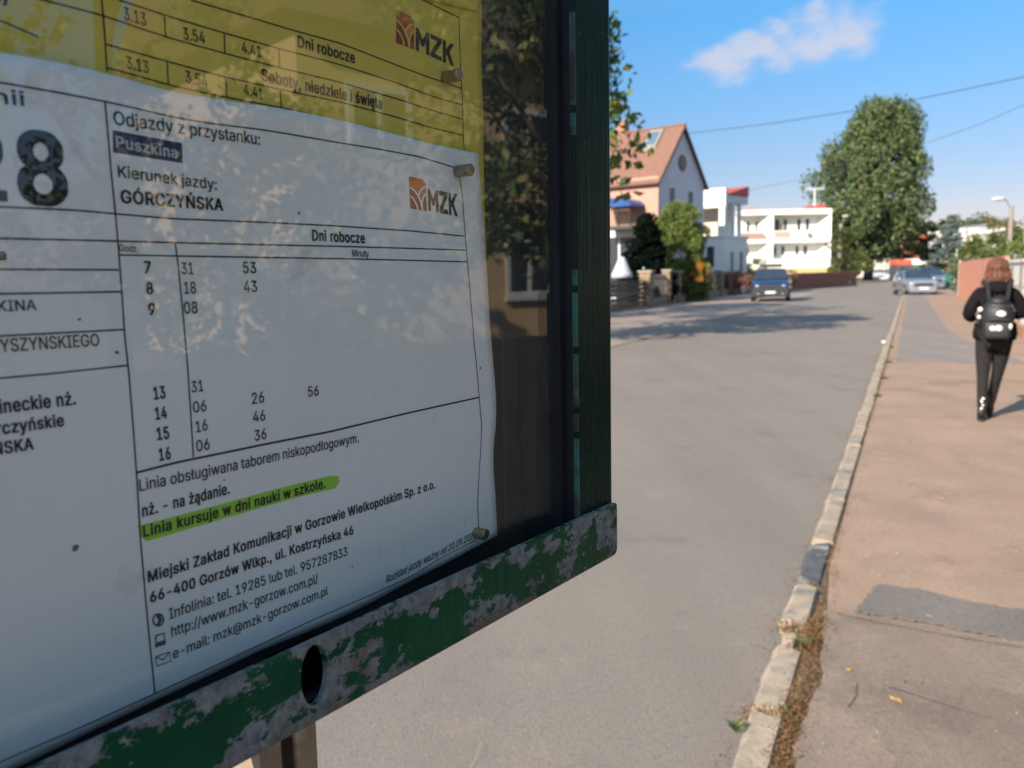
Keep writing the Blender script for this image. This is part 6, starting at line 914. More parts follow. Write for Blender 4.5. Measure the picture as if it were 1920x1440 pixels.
MB().box(-7, -1.4, 1.7, SL - .1, zf + .16, zs + .35).build('recessed_wall', M_cream, f2)
MB().box(-.10, -.02, .65, 1.25, zf + .16, zf + 1.3).tube((-.06, .95, zf + 1.3), (-.06, .95, zf + 1.31), .3).build('terrace_screen', M_whr, f2)
win(f2, I4, -1.45, -.75, 2.0, 3.6, -.004, -1, .05); winx(f2, I4, 1.0, 1.6, 1.6, 3.2, .0); winx(f2, I4, 2.6, 3.2, 1.6, 3.2, .0)
win(f2, Matrix.Translation((0, 1.7, 0)), -3.6, -2.7, zf + .9, zs - .2, -.005, -1, .05)
MB().box(-6.9, -.45, -.06, -.03, zf + .95, zf + 1.0).build('railing', M_dark, f2)
# --- house 3: white block with framed loggias, facing the camera
Y3 = 112.0; A3 = at(1390, 392, Y3); Bx = at(1559, 392, Y3).x
h3 = empty('loggia_block', (0, Y3, 0), label='white two-storey block with framed loggias facing the street corner', cat='house')
X = lambda u, v=450: at(u, v, Y3).x
Z = lambda v, u=1480: at(u, v, Y3).z
xL, xR = X(1385), X(1558); D = 1.6
MB().box(xL, xR, D, 11, -.1, Z(392) - .05).build('wall', M_whr, h3)
MB().box(xL, xR + .03, -.05, D + .3, Z(402), Z(392)).build('roof_beam', M_whr, h3)
MB().box(xL, xR, 0, D, Z(455), Z(448)).build('loggia_floor', M_whr, h3)
MB().box(xL, xR, 0, D, -.1, Z(485)).build('plinth', M_whr, h3)
MB().box(xL, xR, -.08, 0, -.1, Z(503)).build('yellow_base', mat('yellow_base', (.6, .45, .22), .9), h3)
MB().box(X(1443), X(1450), -.03, D - .01, Z(485), Z(448) - .25).box(X(1443), X(1450), -.03, D - .01, Z(448), Z(402)).build('pier', M_whr, h3)
for (v0, v1) in ((448, 402), (485, 455)):
    za_, zb_ = Z(v0), Z(v1)
    for (ua, ub, nm) in ((1558, 1540, 'wing_wall'), (1443, 1427, 'wing_wall')):
        xa_, xb_ = X(ua), X(ub)
        MB().add([(xa_, 0, za_), (xa_, 0, zb_), (xa_, D, za_), (xa_, D, zb_), (xb_, D, za_), (xb_, D, zb_)], [(0, 1, 5, 4), (0, 2, 4), (1, 3, 5), (0, 1, 3, 2), (2, 3, 5, 4)]).build(nm, M_whr, h3)
MB().box(X(1450), X(1536), .0, .1, Z(448), Z(432)).build('parapet', M_whr, h3)
MB().box(X(1452), X(1482), -.02, .0, Z(446), Z(434)).build('parapet_panel', mat('pink_panel', (.55, .36, .30), .8), h3)
MB().box(X(1390), X(1434), .0, .1, Z(448), Z(435)).build('parapet', mat('brown_panel', (.40, .27, .22), .8), h3)
for (u0, u1, v0, v1) in [(1459, 1468, 409, 432), (1475, 1483, 409, 432), (1501, 1509, 409, 432), (1517, 1525, 409, 432), (1457, 1464, 460, 479), (1472, 1479, 460, 479), (1499, 1506, 460, 479), (1514, 1522, 460, 479), (1405, 1412, 412, 433), (1422, 1430, 412, 433), (1404, 1411, 461, 479)]:
    win(h3, I4, X(u0), X(u1), Z(v1), Z(v0), D - .004, -1, .07)
for u in (1468.5, 1509.5): MB().box(X(u) + .05, X(u + 5), D - .12, D - .01, Z(444), Z(418)).build('wall_panel', mat('tan_panel', (.55, .38, .24), .8) if u < 1490 else M_whr, h3)
MB().box(X(1513), X(1519), -.35, -.005, Z(444), Z(437)).build('air_conditioner', mat('grey_box', (.25, .26, .27), .5), h3)
MB().add([(X(1528), 2, Z(392)), (X(1560), 2, Z(392)), (X(1556), 2.5, Z(381)), (X(1548), 8, Z(379)), (X(1528), 8, Z(390))], [(0, 1, 2), (0, 2, 3, 4)]).build('red_roof', M_red, h3)
MB().box(X(1410), X(1436), 4, 8, Z(392) - .06, Z(384)).add([(X(1408), 3.8, Z(385)), (X(1438), 3.8, Z(385)), (X(1438), 8.2, Z(385)), (X(1408), 8.2, Z(385)), (X(1424), 6, Z(379))], [(0, 1, 4), (1, 2, 4), (2, 3, 4), (3, 0, 4)]).build('stair_head', mat('pale_red', (.60, .35, .28), .8), h3)
an = MB(); an.tube((X(1546), 4, Z(383)), (X(1546), 4, Z(350)), .12); an.box(X(1530), X(1564), 3.9, 4.1, Z(351), Z(348)); an.build('antenna', mat('pale_metal', (.55, .58, .55), .5), h3)

# ------------------------------------------------------------------ fences on the left
M_stone = mat('pillar_stone', (0.33, 0.24, 0.15), .9, (0.17, 0.125, 0.085), 4, bump=.02, bscale=14, contrast=1.6)
M_cap = mat('pillar_cap', (0.42, 0.36, 0.29), .9, (.3, .26, .2), 6)
lf = empty('pillar_fence', label='garden fence of rough brown stone pillars with dark iron railings', cat='fence')
def fpt(u, t=-11.7): r = ray(u, 540); k = t / r.dot(V); p = CAMP + r * k; return Vector((p.x, p.y, 0)), p.dot(U) if False else (Vector((p.x, p.y, 0)).dot(U))
fs_ = [(1212, 22), (1250, 16), (1269, 14), (1287, 14), (1319, 15), (1349, 15), (1366, 12), (1384, 10)]
prev = None
for i, (u, wpx) in enumerate(fs_):
    p, s_ = fpt(u); wd = wpx / F * p.length * .95; zt = at(u, 511, p.y).z + (0.06 if i % 2 else 0)
    pm = MB(); zz = .0; 
    while zz < zt - .02:
        hh_ = min(random.uniform(.16, .26), zt - zz); j = random.uniform(-.02, .02); pm.box(-wd / 2 - j, wd / 2 + j, -wd / 2 - j, wd / 2 + j, zz + .008, zz + hh_); zz += hh_
    q = pm.build('stone_pillar', M_stone, lf, bevel=.02, loc=p, rz=-AZ)
    MB().box(-wd / 2 - .07, wd / 2 + .07, -wd / 2 - .07, wd / 2 + .07, zt, zt + .1).build('pillar_cap', M_cap, q, bevel=.02)
    if prev:
        s0_, s1_ = prev[1] + prev[2] / 2, s_ - wd / 2; L = s1_ - s0_; pc = W(s0_, -11.7)
        MB().box(-.1, .1, 0, L, 0, .42).build('base_wall', M_stone, lf, loc=pc, rz=-AZ)
        MB().box(-.02, .02, 0, L, .5, .55).box(-.02, .02, 0, L, zt - .35, zt - .3).build('rail', M_dark, lf, loc=pc, rz=-AZ)
        y = .12; first = None
        while y < L - .05:
            if first is None: first = MB().box(-.018, .018, -.018, .018, .42, zt - .15).build('railing_bar', M_dark, lf, loc=W(s0_ + y, -11.7), rz=-AZ)
            else: c_ = first.copy(); COL.objects.link(c_); c_.location = W(s0_ + y, -11.7)
            y += .17 if L < 4 else .3
    prev = (u, s_, wd)
# gate with timber boards left of the first pillar
gt = empty('timber_gate', W(fpt(1212)[1] - 5.6, -11.7), -AZ, label='dark gate with horizontal brown boards left of the first stone pillar', cat='gate')
MB().box(-.03, .03, 0, .08, .1, 1.32).box(-.03, .03, 5.2, 5.28, .1, 1.32).box(-.03, .03, .08, 5.2, 1.25, 1.32).box(-.03, .03, .08, 5.2, .1, .17).build('gate_frame', M_dark, gt)
for k, z in enumerate((.20, .42, .64, .84, 1.04)): MB().box(.032, .055, .06, 5.22, z, z + .16).build('board', mat('gate_board', (.24, .14, .07), .8, (.12, .07, .04), 8) if k in (0, 2) else M_dark, gt)
MB().box(-.12, .12, 0, 5.28, 0, .09).build('threshold', M_stone, gt)
# red flowers and white flared cover behind the gate
gc = at(1160, 480, 41.5); gc.z = 0
pl_ = MB(); rg_ = [(0.0, .50), (.25, .62), (.6, .50), (1.0, .30), (1.3, .10)]
n = 14; vs = []
cz0 = at(1160, 521, 41.5).z; czt = at(1160, 482, 41.5).z
for k, (h_, r_) in enumerate(((0, .46), (.18, .44), (.5, .30), (.8, .19), (1, .10))): vs += [(r_ * 1.15 * cos(2 * pi * i / n) * (1 + .05 * sin(5 * i)), r_ * sin(2 * pi * i / n), cz0 + (czt - cz0) * h_) for i in range(n)]
pl_.add(vs, [(k * n + i, k * n + (i + 1) % n, (k + 1) * n + (i + 1) % n, (k + 1) * n + i) for k in range(4) for i in range(n)] + [tuple(range(4 * n, 5 * n)), tuple(range(n))])
o = pl_.build('white_cover', mat('white_cloth', (.5, .5, .54), .8, (.42, .42, .47), 6), smooth=True, loc=gc + Vector((.15, 0, 0)), label='white cone-shaped cloth cover standing behind the timber gate', cat='cover')
MB().box(-.25, .25, -.25, .25, 0, cz0).build('cover_stand', M_dark, o)
tree('flower_bush', 'dark bush with red flowers beside the white cover', 'bush', gc + Vector((-.9, .8, 0)), lambda k: .8 * math.sqrt(max(0, 1 - k * k)), .3, 2.6, 30, 60, .25, .05, leafmat('red_flower', (.02, .03, .015), (.05, .03, .03), (.5, .03, .05)), parts=False)
# brown slat fence further along
sf = empty('slat_fence', label='reddish brown wooden slat fence in front of the white loggia block', cat='fence')
pa_, pb_ = at(1484, 541, 70), at(1606, 536, 86); pa_.z = pb_.z = 0; dv = (pb_ - pa_); L = dv.length; dvn = dv.normalized(); rz_ = math.atan2(dvn.y, dvn.x)
M_slat = mat('brown_slat', (0.26, 0.105, 0.07), .85, (0.18, 0.075, 0.05), 5); sm = None; n = int(L / .16)
for i in range(n):
    p = pa_ + dvn * (i * .16)
    if sm is None: sm = MB().box(0, .125, -.012, .012, .12, 1.42).build('slat', M_slat, sf, loc=p, rz=rz_)
    else: c_ = sm.copy(); COL.objects.link(c_); c_.location = p; c_.scale.z = random.uniform(.97, 1.03)
MB().box(0, L, .013, .06, .35, .45).box(0, L, .013, .06, 1.1, 1.2).build('rail', M_slat, sf, loc=pa_, rz=rz_)
MB().box(0, L, -.1, .1, -.02, .14).build('base_wall', M_stone, sf, loc=pa_, rz=rz_)
pc_, pd_ = at(1392, 545, 60), at(1484, 541, 70); pc_.z = pd_.z = 0; dv = pd_ - pc_; L2 = dv.length
tree('red_hedge', 'low reddish hedge behind the blue car', 'hedge', pc_.lerp(pd_, .5), lambda k: 1.0, .05, 1.5, 10, 60, .4, .07, L_red, parts=False)
hd = children(bpy.data.objects['red_hedge'])[0]; 
for k in range(8):
    p = pc_.lerp(pd_, k / 7.0 - .1); c_ = copy_tree(bpy.data.objects['red_hedge']); c_.location = p; c_.rotation_euler.z = k * 1.3; c_['group'] = 'clumps of the reddish hedge behind the blue car'; c_['label'] = 'reddish hedge clump in the row behind the blue car'
bpy.data.objects['red_hedge']['group'] = 'clumps of the reddish hedge behind the blue car'; bpy.data.objects['red_hedge']['label'] = 'reddish hedge clump in the row behind the blue car'
for (u, v, lb) in [(1305, 552, 'pale round stone ball in front of the stone pillars'), (1588, 527, 'pale boulder at the end of the slat fence')]:
    p = g(u, v + 8) if u < 1500 else at(u, 532, 84); p.z = 0; MB().ell((0, 0, .32), .36, .33, .36, 14, 10).build('boulder', mat('pale_stone', (.5, .42, .33), .9, (.36, .3, .24), 4), smooth=True, loc=p, label=lb, cat='stone')

# ------------------------------------------------------------------ right side: wall, gate, gardens
M_wpan = mat('white_panel', (0.74, 0.71, 0.67), .9, (0.62, 0.59, 0.55), 1.2, bump=.004, bscale=30)
M_opan = mat('salmon_panel', (0.60, 0.27, 0.175), .9, (0.42, 0.17, 0.11), 1.2, bump=.004, bscale=30)
TW = 2.35
def s_at(u, t=TW): r = ray(u, 560); p = CAMP + r * (t / r.dot(V)); return p.dot(U)
sW, sE = s_at(1884), s_at(1797)
ww = empty('panel_wall', label='white concrete panel wall with posts along the right edge of the pavement', cat='wall')
s_ = 13.0; 
while s_ < sW - .2:
    e_ = min(s_ + 2.0, sW); MB().box(-.04, .04, .10, e_ - s_ - .09, .32, 1.72).build('panel', M_wpan, ww, loc=W(s_, TW), rz=-AZ)
    for z in (.72, 1.15): MB().box(-.055, -.041, .12, e_ - s_ - .11, z, z + .03).build('panel_joint', mat('wall_joint', (.45, .42, .38), .9), ww, loc=W(s_, TW), rz=-AZ)
    MB().box(-.09, .09, -.09, .09, 0, 1.80).build('post', mat('grey_post', (.20, .18, .17), .9, (.12, .11, .1), 6), ww, loc=W(s_, TW), rz=-AZ)
    MB().box(-.09, .09, .10, e_ - s_ - .09, 1.72, 1.80).build('coping', M_wpan, ww, loc=W(s_, TW), rz=-AZ)
    MB().box(-.14, .06, .10, e_ - s_ - .09, 0, .32).build('plinth', mat('brown_plinth', (.42, .22, .13), .9, (.30, .16, .10), 3), ww, loc=W(s_, TW), rz=-AZ); s_ += 2.0
ow_ = empty('salmon_wall', label='salmon orange boarded wall beyond the white panel wall', cat='wall')
s_ = sW
k = 0; first = None
while s_ < sE:
    if first is None: first = MB().box(-.05, .05, .006, .974, 0, 1.92).build('board', M_opan, ow_, loc=W(s_, TW + .01), rz=-AZ)
    else: c_ = first.copy(); COL.objects.link(c_); c_.location = W(s_, TW + .01 - (k % 2) * .006)
    s_ += .98; k += 1
MB().box(-.05, .05, -.1, -.004, 0, 1.98).build('post', M_wpan, ow_, loc=W(sE + .1, TW), rz=-AZ)
# plants and trees behind the right wall and further on
def T(kind, lb, cat, u, Y, prof, h0, h1, cl, per, sp, lf_, lm, r=.15, parts=True, z=0.0, t=0, limbs=4):
    p = at(u, 520, Y); p.z = z; return tree(kind, lb, cat, p, prof, h0, h1, cl, per, sp, lf_, lm, r, parts=parts, limbs=limbs)
T('garden_tree', 'olive green garden bush above the salmon wall', 'tree', 1848, 48, prof_o(1.55), .4, 3.4, 40, 90, .45, .07, L_mix)
T('garden_tree', 'bushy green and yellow shrub between the white houses and the salmon wall', 'tree', 1822, 56, prof_o(1.3), .4, 3.2, 34, 80, .45, .07, L_mix)
T('garden_tree', 'ochre tinted small tree left of the concrete pole', 'tree', 1858, 66, prof_o(1.7), 1.0, 5.2, 40, 80, .55, .09, leafmat('ochre_leaf', (.11, .10, .03), (.2, .18, .06), (.35, .2, .05)))
T('garden_tree', 'green shrub right of the concrete pole above the white wall', 'tree', 1912, 40, prof_o(1.1), .4, 2.6, 30, 80, .4, .06, L_thuja)
T('garden_tree', 'dense green shrub behind the concrete pole', 'tree', 1893, 62, prof_o(1.6), .4, 4.3, 36, 80, .5, .08, L_mix)
T('garden_tree', 'leafy shrub at the right edge of the picture', 'tree', 1935, 52, prof_o(1.6), .4, 4.0, 34, 80, .5, .08, L_mix)
sp_ = at(1778, 520, 78); sp_.z = 0
def prof_sp(k): return 2.6 * (1 - k) ** .8 * (0.72 + 0.28 * (1 - (k * 8) % 1)) + .08
tree('blue_spruce', 'blue grey spruce with layered branches above the parked cars', 'tree', sp_, prof_sp, .3, 5.9, 150, 70, .34, .10, L_spruce, .14, 5, 0, squash=.4)
T('dark_tree', 'dark tree between the orange building and the blue spruce', 'tree', 1757, 92, prof_o(1.9), 1, 6.6, 50, 80, .55, .12, L_dark)
T('street_tree', 'green tree right of the big poplar, hanging over the parked cars', 'tree', 1699, 140, prof_o(3.0), 3.0, 9.4, 70, 90, .8, .17, L_pop, .2)
T('street_tree', 'dark green bush under the poplar beside the white block', 'tree', 1577, 100, prof_o(2.1), .2, 6.2, 50, 80, .7, .14, leafmat('under_leaf', (.03, .055, .015), (.09, .11, .03), (.2, .15, .04)), .15)
T('street_tree', 'small olive tree under the left side of the poplar', 'tree', 1597, 118, prof_o(2.2), .3, 4.0, 34, 80, .7, .14, L_mix, .15)
FAR = ['low blunt', 'tall rounded', 'small pale', 'broad', 'hazy middle', 'rightmost in view', 'hidden left', 'hidden', 'hidden', 'outer', 'outermost', 'hidden left']
for i, (u, Y, h, r) in enumerate([(1735, 230, 13, 7), (1790, 240, 15, 9), (1815, 190, 10.5, 5), (1842, 210, 13, 8), (1878, 230, 13, 8), (1925, 220, 12, 8), (1668, 260, 14, 8), (1560, 240, 13, 8), (1500, 260, 13, 9), (1980, 200, 13, 9), (2060, 210, 14, 9), (1440, 260, 13, 9)]):
    T('distant_tree', ['hazy far tree just right of the poplar above the bus', 'tall hazy far tree behind the blue spruce', 'small pale far tree right of the blue spruce', 'broad hazy far tree behind the first white house', 'hazy far tree behind the white gabled house', 'hazy far tree at the right picture edge'][i] if i < 6 else 'hazy far tree of the row hidden behind nearer things', 'tree', u, Y, prof_o(r), .5, h, 60, 60, r * .3, r * .045, L_far, .3, parts=False)
    bpy.data.objects[-1] if False else None
for o in bpy.data.objects:
    if o.name.startswith('distant_tree'): o['group'] = 'far tree row along the horizon'
# far buildings
def far_house(kind, lb, u0, u1, v0, Y, dep, wm, rm=None, roofv=None, wins=(), z0=-.1, flat=True):
    xa_, xb_ = at(u0, 480, Y).x, at(u1, 480, Y).x; zt_ = at((u0 + u1) / 2, v0, Y).z
    e = empty(kind, (0, Y, 0), label=lb, cat='house'); MB().box(xa_, xb_, 0, dep, z0, zt_).build('wall', wm, e)
    if roofv:
        zr_ = at((u0 + u1) / 2, roofv, Y).z; xm = (xa_ + xb_) / 2; k = .3
        MB().add([(xa_ - k, -k, zt_ - .1), (xb_ + k, -k, zt_ - .1), (xm, -k, zr_), (xa_ - k, dep + k, zt_ - .1), (xb_ + k, dep + k, zt_ - .1), (xm, dep + k, zr_), (xa_ - k, -k, zt_ + .1), (xb_ + k, -k, zt_ + .1)], [(0, 1, 2), (3, 5, 4), (0, 2, 5, 3), (1, 4, 5, 2), (0, 3, 4, 1)]).build('roof', rm, e)
    else: MB().box(xa_ - .15, xb_ + .15, -.15, dep + .15, zt_, zt_ + .35).build('roof', rm or wm, e)
    for (a_, b_, c_, d_) in wins: win(e, I4, at(a_, 480, Y).x, at(b_, 480, Y).x, at(a_, d_, Y).z, at(a_, c_, Y).z, -.004, -1, .08)
    return e
M_orw = mat('orange_wall', (.55, .16, .08), .9)
far_house('orange_building', 'orange red building between the poplar and the dark tree', 1728, 1754, 437, 150, 8, M_orw, M_orw)
far_house('white_house', 'white house with flat roof behind the spruce and shrubs', 1806, 1842, 434, 95, 8, M_whr, M_whr, wins=[(1812, 1818, 440, 452), (1829, 1835, 440, 452)])
far_house('white_house', 'low white house between the two garden shrubs', 1845, 1880, 436, 105, 8, M_whr, mat('grey_roof', (.22, .22, .25), .8), roofv=418, wins=[(1850, 1856, 442, 452)])
far_house('white_house', 'white gabled house right of the concrete pole', 1890, 1918, 432, 88, 8, M_whr, mat('beige_roof', (.5, .42, .36), .8), roofv=420, wins=[(1900, 1910, 441, 452)])
far_house('white_house', 'white house at the right picture edge', 1919, 1950, 432, 84, 8, M_whr, M_whr, wins=[(1925, 1932, 440, 455)])
far_house('beige_house', 'beige house seen under the poplar crown', 1632, 1668, 468, 175, 8, M_cream, M_tile, roofv=455, wins=[(1640, 1646, 474, 484)])
# yellow-green parasol under the poplar
e = at(1662, 500, 128); e.z = 0; um = empty('parasol', e, label='pale yellow green open parasol under the poplar', cat='parasol'); zt_ = at(1662, 466, 128).z; ze = at(1662, 484, 128).z
MB().tube((0, 0, 0), (0, 0, zt_), .05).build('pole', M_dark, um); n = 10; MB().add([(0, 0, zt_)] + [(1.35 * cos(2 * pi * i / n), 1.35 * sin(2 * pi * i / n), ze) for i in range(n)], [(0, 1 + i, 1 + (i + 1) % n) for i in range(n)]).build('canopy', mat('lime_cloth', (.62, .72, .28), .8), um)

# poles, lamps, wires
M_conc = mat('concrete_pole', (0.30, 0.25, 0.20), .9, (0.23, 0.19, 0.155), 5)
def pole(u, vb, vt, Y, lb, r0=.14, r1=.09, lamp=None):
    p = at(u, vb, Y); p.z = 0; zt_ = at(u, vt, Y).z; e = empty('lamp_post' if lamp else 'utility_pole', p, label=lb, cat='pole')
    MB().tube((0, 0, 0), (0, 0, zt_), r0, r1, 10).build('pole', M_conc, e)
    if lamp:
        q = at(*lamp, Y) - p; MB().path([Vector((0, 0, zt_ - .3)), Vector((q.x * .5, 0, q.z - .1)), Vector((q.x, 0, q.z + .02))], .035).build('arm', mat('zinc_arm', (.3, .3, .3), .5, metallic=.5), e)
        MB().ell((q.x - .15, 0, q.z), .42, .16, .12, 12, 6).build('lamp_head', mat('lamp_white', (.72, .66, .58), .5), e, smooth=True)
    else:
        MB().tube((0, 0, zt_), (0, 0, zt_ + .05), r1 * 1.3, r1 * 1.3, 10).build('pole_cap', M_conc, e)
    return e
pole(1888, 560, 386, 52, 'concrete lamp post behind the white wall with a pale lamp head', .17, .11, (1877, 373))
pole(1916, 560, 358, 40, 'dark slim pole at the right picture edge', .07, .05)
pole(1807, 560, 424, 90, 'short pale pole at the corner of the first white house', .12, .1)
pole(1573, 560, 420, 104, 'concrete lamp post in front of the poplar', .26, .2, (1588, 405))
def wire(px, Y0, Y1, r, lb):
    P_ = []; 
    for i, (u, v) in enumerate(px): P_.append(at(u, v, Y0 + (Y1 - Y0) * i / (len(px) - 1)))
    pts = []
    for i in range(len(P_) - 1):
        for k in range(6): pts.append(P_[i].lerp(P_[i + 1], k / 6))
    pts.append(P_[-1]); MB().path(pts, r, 5).build('overhead_wire', mat('wire', (.03, .035, .05), .6), label=lb, cat='wire')
wire([(900, 290), (1300, 249), (1450, 231), (1580, 211), (1740, 182), (1920, 144), (2100, 103)], 60, 34, .020, 'upper overhead wire crossing the sky from the gabled house to the right')
wire([(1240, 388), (1400, 358), (1530, 330), (1650, 297), (1745, 265), (1840, 232), (1920, 196), (2050, 140)], 90, 45, .016, 'lower thin overhead wire passing behind the poplar')

# ------------------------------------------------------------------ vehicles
M_tyre = mat('tyre', (.018, .018, .019), .85); M_rim = mat('rim', (.45, .46, .48), .35, metallic=.8)
M_glass = mat('car_glass', (.02, .03, .045), .05, (.03, .045, .07), 2, spec=.8); M_lamp = mat('headlamp', (.30, .33, .36), .12, spec=.9); M_plate = mat('number_plate', (.75, .76, .78), .5)
M_plast = mat('black_plastic', (.02, .02, .022), .6)
def car(name, lb, loc, rz, paint_m, L=4.3, Wd=1.8, Hh=1.5, suv=False, rack=False, tail=(.5, .03, .03)):
    """front faces local -Y"""
    e = empty(name, loc, rz, label=lb, cat='car'); hw_ = Wd / 2; cb_ = .28 if suv else .2
    hood = .62 * Hh if suv else .60 * Hh; belt = .64 * Hh
    st_ = [(-L / 2, cb_ + .06, hood * .80, hood * .80, .80), (-L / 2 + .08, cb_, hood * .92, hood * .92, .93), (-L / 2 + .45, cb_, hood, hood, .98), (-L / 2 + 1.0, cb_, hood * 1.05, hood * 1.05, 1), (-L / 2 + 1.25, cb_, belt, belt + .02, 1), (-L / 2 + 1.95, cb_, belt, Hh * .965, 1), (-L / 2 + 2.4, cb_, belt, Hh, 1), (L / 2 - 1.0, cb_, belt * 1.02, Hh * .99, 1), (L / 2 - .55, cb_, belt * 1.03, Hh * .95, .99), (L / 2 - .12, cb_, belt, belt + .02, .96), (L / 2, cb_ + .05, belt * .85, belt * .85, .86)]
    vs = []; 
    for (y, zb_, zs_, zr_, k) in st_:
        w_ = hw_ * k; wr = w_ * (.78 if zr_ > zs_ + .1 else .93)
        half = [(0, zb_), (w_ * .86, zb_), (w_ * .97, zb_ + .12), (w_, zb_ + (zs_ - zb_) * .55), (w_ * .955, zs_), (wr, zr_ - .02 if zr_ > zs_ + .1 else zr_), (wr * .6, zr_ + .025), (0, zr_ + .04)]
        vs += [(x, y, z) for x, z in half] + [(-x, y, z) for x, z in half[1:-1][::-1]]
    n = 14; m_ = len(st_); fs = []
    for j in range(m_ - 1):
        for i in range(n): fs.append((j * n + i, j * n + (i + 1) % n, (j + 1) * n + (i + 1) % n, (j + 1) * n + i))
    fs += [tuple(range(n)), tuple(range((m_ - 1) * n, m_ * n))]
    MB().add(vs, fs).build('body', paint_m, e, smooth=True, bevel=.012)
    P_ = lambda j, i: Vector(vs[j * n + i])
    def glass(quad, nm, off, ins=.06):
        c = sum(quad, Vector()) / len(quad); nr = (quad[1] - quad[0]).cross(quad[2] - quad[0]).normalized()
        if nr.dot(c - Vector((0, 0, Hh * .45))) < 0: nr = -nr
        nr = mathutils.geometry.normal(quad); nr = -nr if nr.dot(c - Vector((0, 0, Hh * .45))) < 0 else nr; q2 = [c + (p - c) * (1 - ins * 2) for p in quad]; top = [p + nr * off for p in q2]; bot = [p - nr * .01 for p in q2]; k = len(quad)
        MB().add(top + bot, [tuple(range(k))] + [(i, (i + 1) % k, k + (i + 1) % k, k + i) for i in range(k)]).build(nm, M_glass, e)
    glass([P_(4, 5), P_(5, 5), P_(5, 6), P_(5, 7), P_(5, 8), P_(5, 9), P_(4, 9)], 'windscreen', .06, .03)
    glass([P_(9, 5), P_(8, 5), P_(8, 6), P_(8, 7), P_(8, 8), P_(8, 9), P_(9, 9)], 'rear_window', .06, .05)
    for i4, i5 in ((4, 5), (10, 9)):
        glass([P_(4, i4), P_(5, i5), P_(6, i5), P_(6, i4)], 'side_window', .012, .05); glass([P_(6, i4), P_(6, i5), P_(7, i5), P_(7, i4)], 'side_window', .012, .04); glass([P_(7, i4), P_(7, i5), P_(8, i5), P_(9, i4)], 'side_window', .012, .08)
    fb = -L / 2; 
    MB().box(-hw_ * (.93 if suv else .80), hw_ * (.93 if suv else .80), fb - .03, fb + .18, cb_ - .02, cb_ + (.42 if suv else .26)).build('bumper', M_plast if suv else paint_m, e, bevel=.04)
    MB().box(-hw_ * .62, hw_ * .62, fb - .02, fb + .1, hood * (.66 if suv else .62), hood * .80).build('grille', M_plast, e, bevel=.02)
    MB().box(-.26, .26, fb - .045, fb - .031, cb_ + .16, cb_ + .27).build('number_plate', M_plate, e)
    for sg in (-1, 1):
        MB().ell((sg * hw_ * .66, fb + .10, hood * .77), .20, .13, .095, 12, 8).build('headlight', M_lamp, e, smooth=True)
        MB().ell((sg * hw_ * .62, fb - .0, cb_ + .14), .08, .05, .05, 10, 6).build('fog_light', M_lamp, e, smooth=True)
        MB().ell((sg * hw_ * .80, L / 2 - .06, belt * .86), .12, .08, .14, 10, 6).build('tail_light', mat('tail_lamp', tail, .2), e, smooth=True)
        MB().ell((sg * (hw_ + .10), -L / 2 + 1.55, belt + .04), .11, .08, .075, 10, 6).tube((sg * (hw_ - .08), -L / 2 + 1.55, belt), (sg * (hw_ + .04), -L / 2 + 1.55, belt + .03), .025).build('mirror', paint_m if not suv else M_plast, e)
        for y in (-L / 2 + .82, L / 2 - .80):
            r_ = .35 if suv else .31; wb = MB(); wb.tube((sg * (hw_ - .20), y, r_), (sg * (hw_ + .012), y, r_), r_, n=22); wh = wb.build('wheel', M_tyre, e, bevel=.02)
            MB().tube((sg * (hw_ - .02), y, r_), (sg * (hw_ + .022), y, r_), r_ * .62, r_ * .55, n=18).build('rim', M_rim, wh)
    if rack: 
        for sg in (-1, 1): MB().box(sg * hw_ * .68 - .025, sg * hw_ * .68 + .025, -.3, 1.5, Hh + .05, Hh + .10).build('roof_rail', M_plast, e)
        MB().box(-hw_ * .6, hw_ * .6, .1, 1.5, Hh + .10, Hh + .27).build('roof_box', M_plast, e, bevel=.05)
    return e
def paintcar(n, c): return mat(n, c, .32, tuple(x * .9 for x in c), 2, metallic=.35, coat=.8, spec=.5)
pb = g(1444, 566); p_ = Vector((pb.x, pb.y, 0)) + Vector((sin(R(17.5)), cos(R(17.5)), 0)) * 2.2
car('parked_car', 'dark blue parked car with roof box facing the camera on the left pavement', p_ + Vector((0, 0, .01)), -R(17.5), paintcar('blue_paint', (.006, .022, .095)), 4.5, 2.0, 1.74, True, True)
p_ = g(1709, 555); car('parked_car', 'silver hatchback parked half on the pavement, nearest on the right', Vector((p_.x, p_.y, .03)) + U * 2.0 + V * .15, -AZ + R(14), paintcar('silver_paint', (.27, .29, .32)), 4.1, 1.75, 1.48)
p_ = g(1742, 544.5); car('parked_car', 'grey estate car parked just behind the silver hatchback', Vector((p_.x, p_.y, .03)) + U * 2.0, -AZ + R(8), paintcar('grey_paint', (.17, .20, .26)), 4.3, 1.8, 1.62)
p_ = at(1676, 523, 118); p_.z = 0; car('parked_car', 'small white car standing in the side street left of the bus', p_, -AZ + R(-50), paintcar('white_paint', (.75, .76, .77)), 3.8, 1.7, 1.45)
for (u, Y, rz_, c, lb) in [(1648, 150, 60, (.5, .52, .55), 'pale car far away under the poplar'), (1664, 158, 70, (.6, .6, .62), 'second pale car far away under the poplar'), (1655, 172, 65, (.4, .45, .55), 'blue grey car farthest away under the poplar')]:
    p_ = at(u, 515, Y); p_.z = 0; car('parked_car', lb, p_, -AZ + R(rz_), paintcar('far_paint%d' % Y, c), 4.0, 1.75, 1.5)
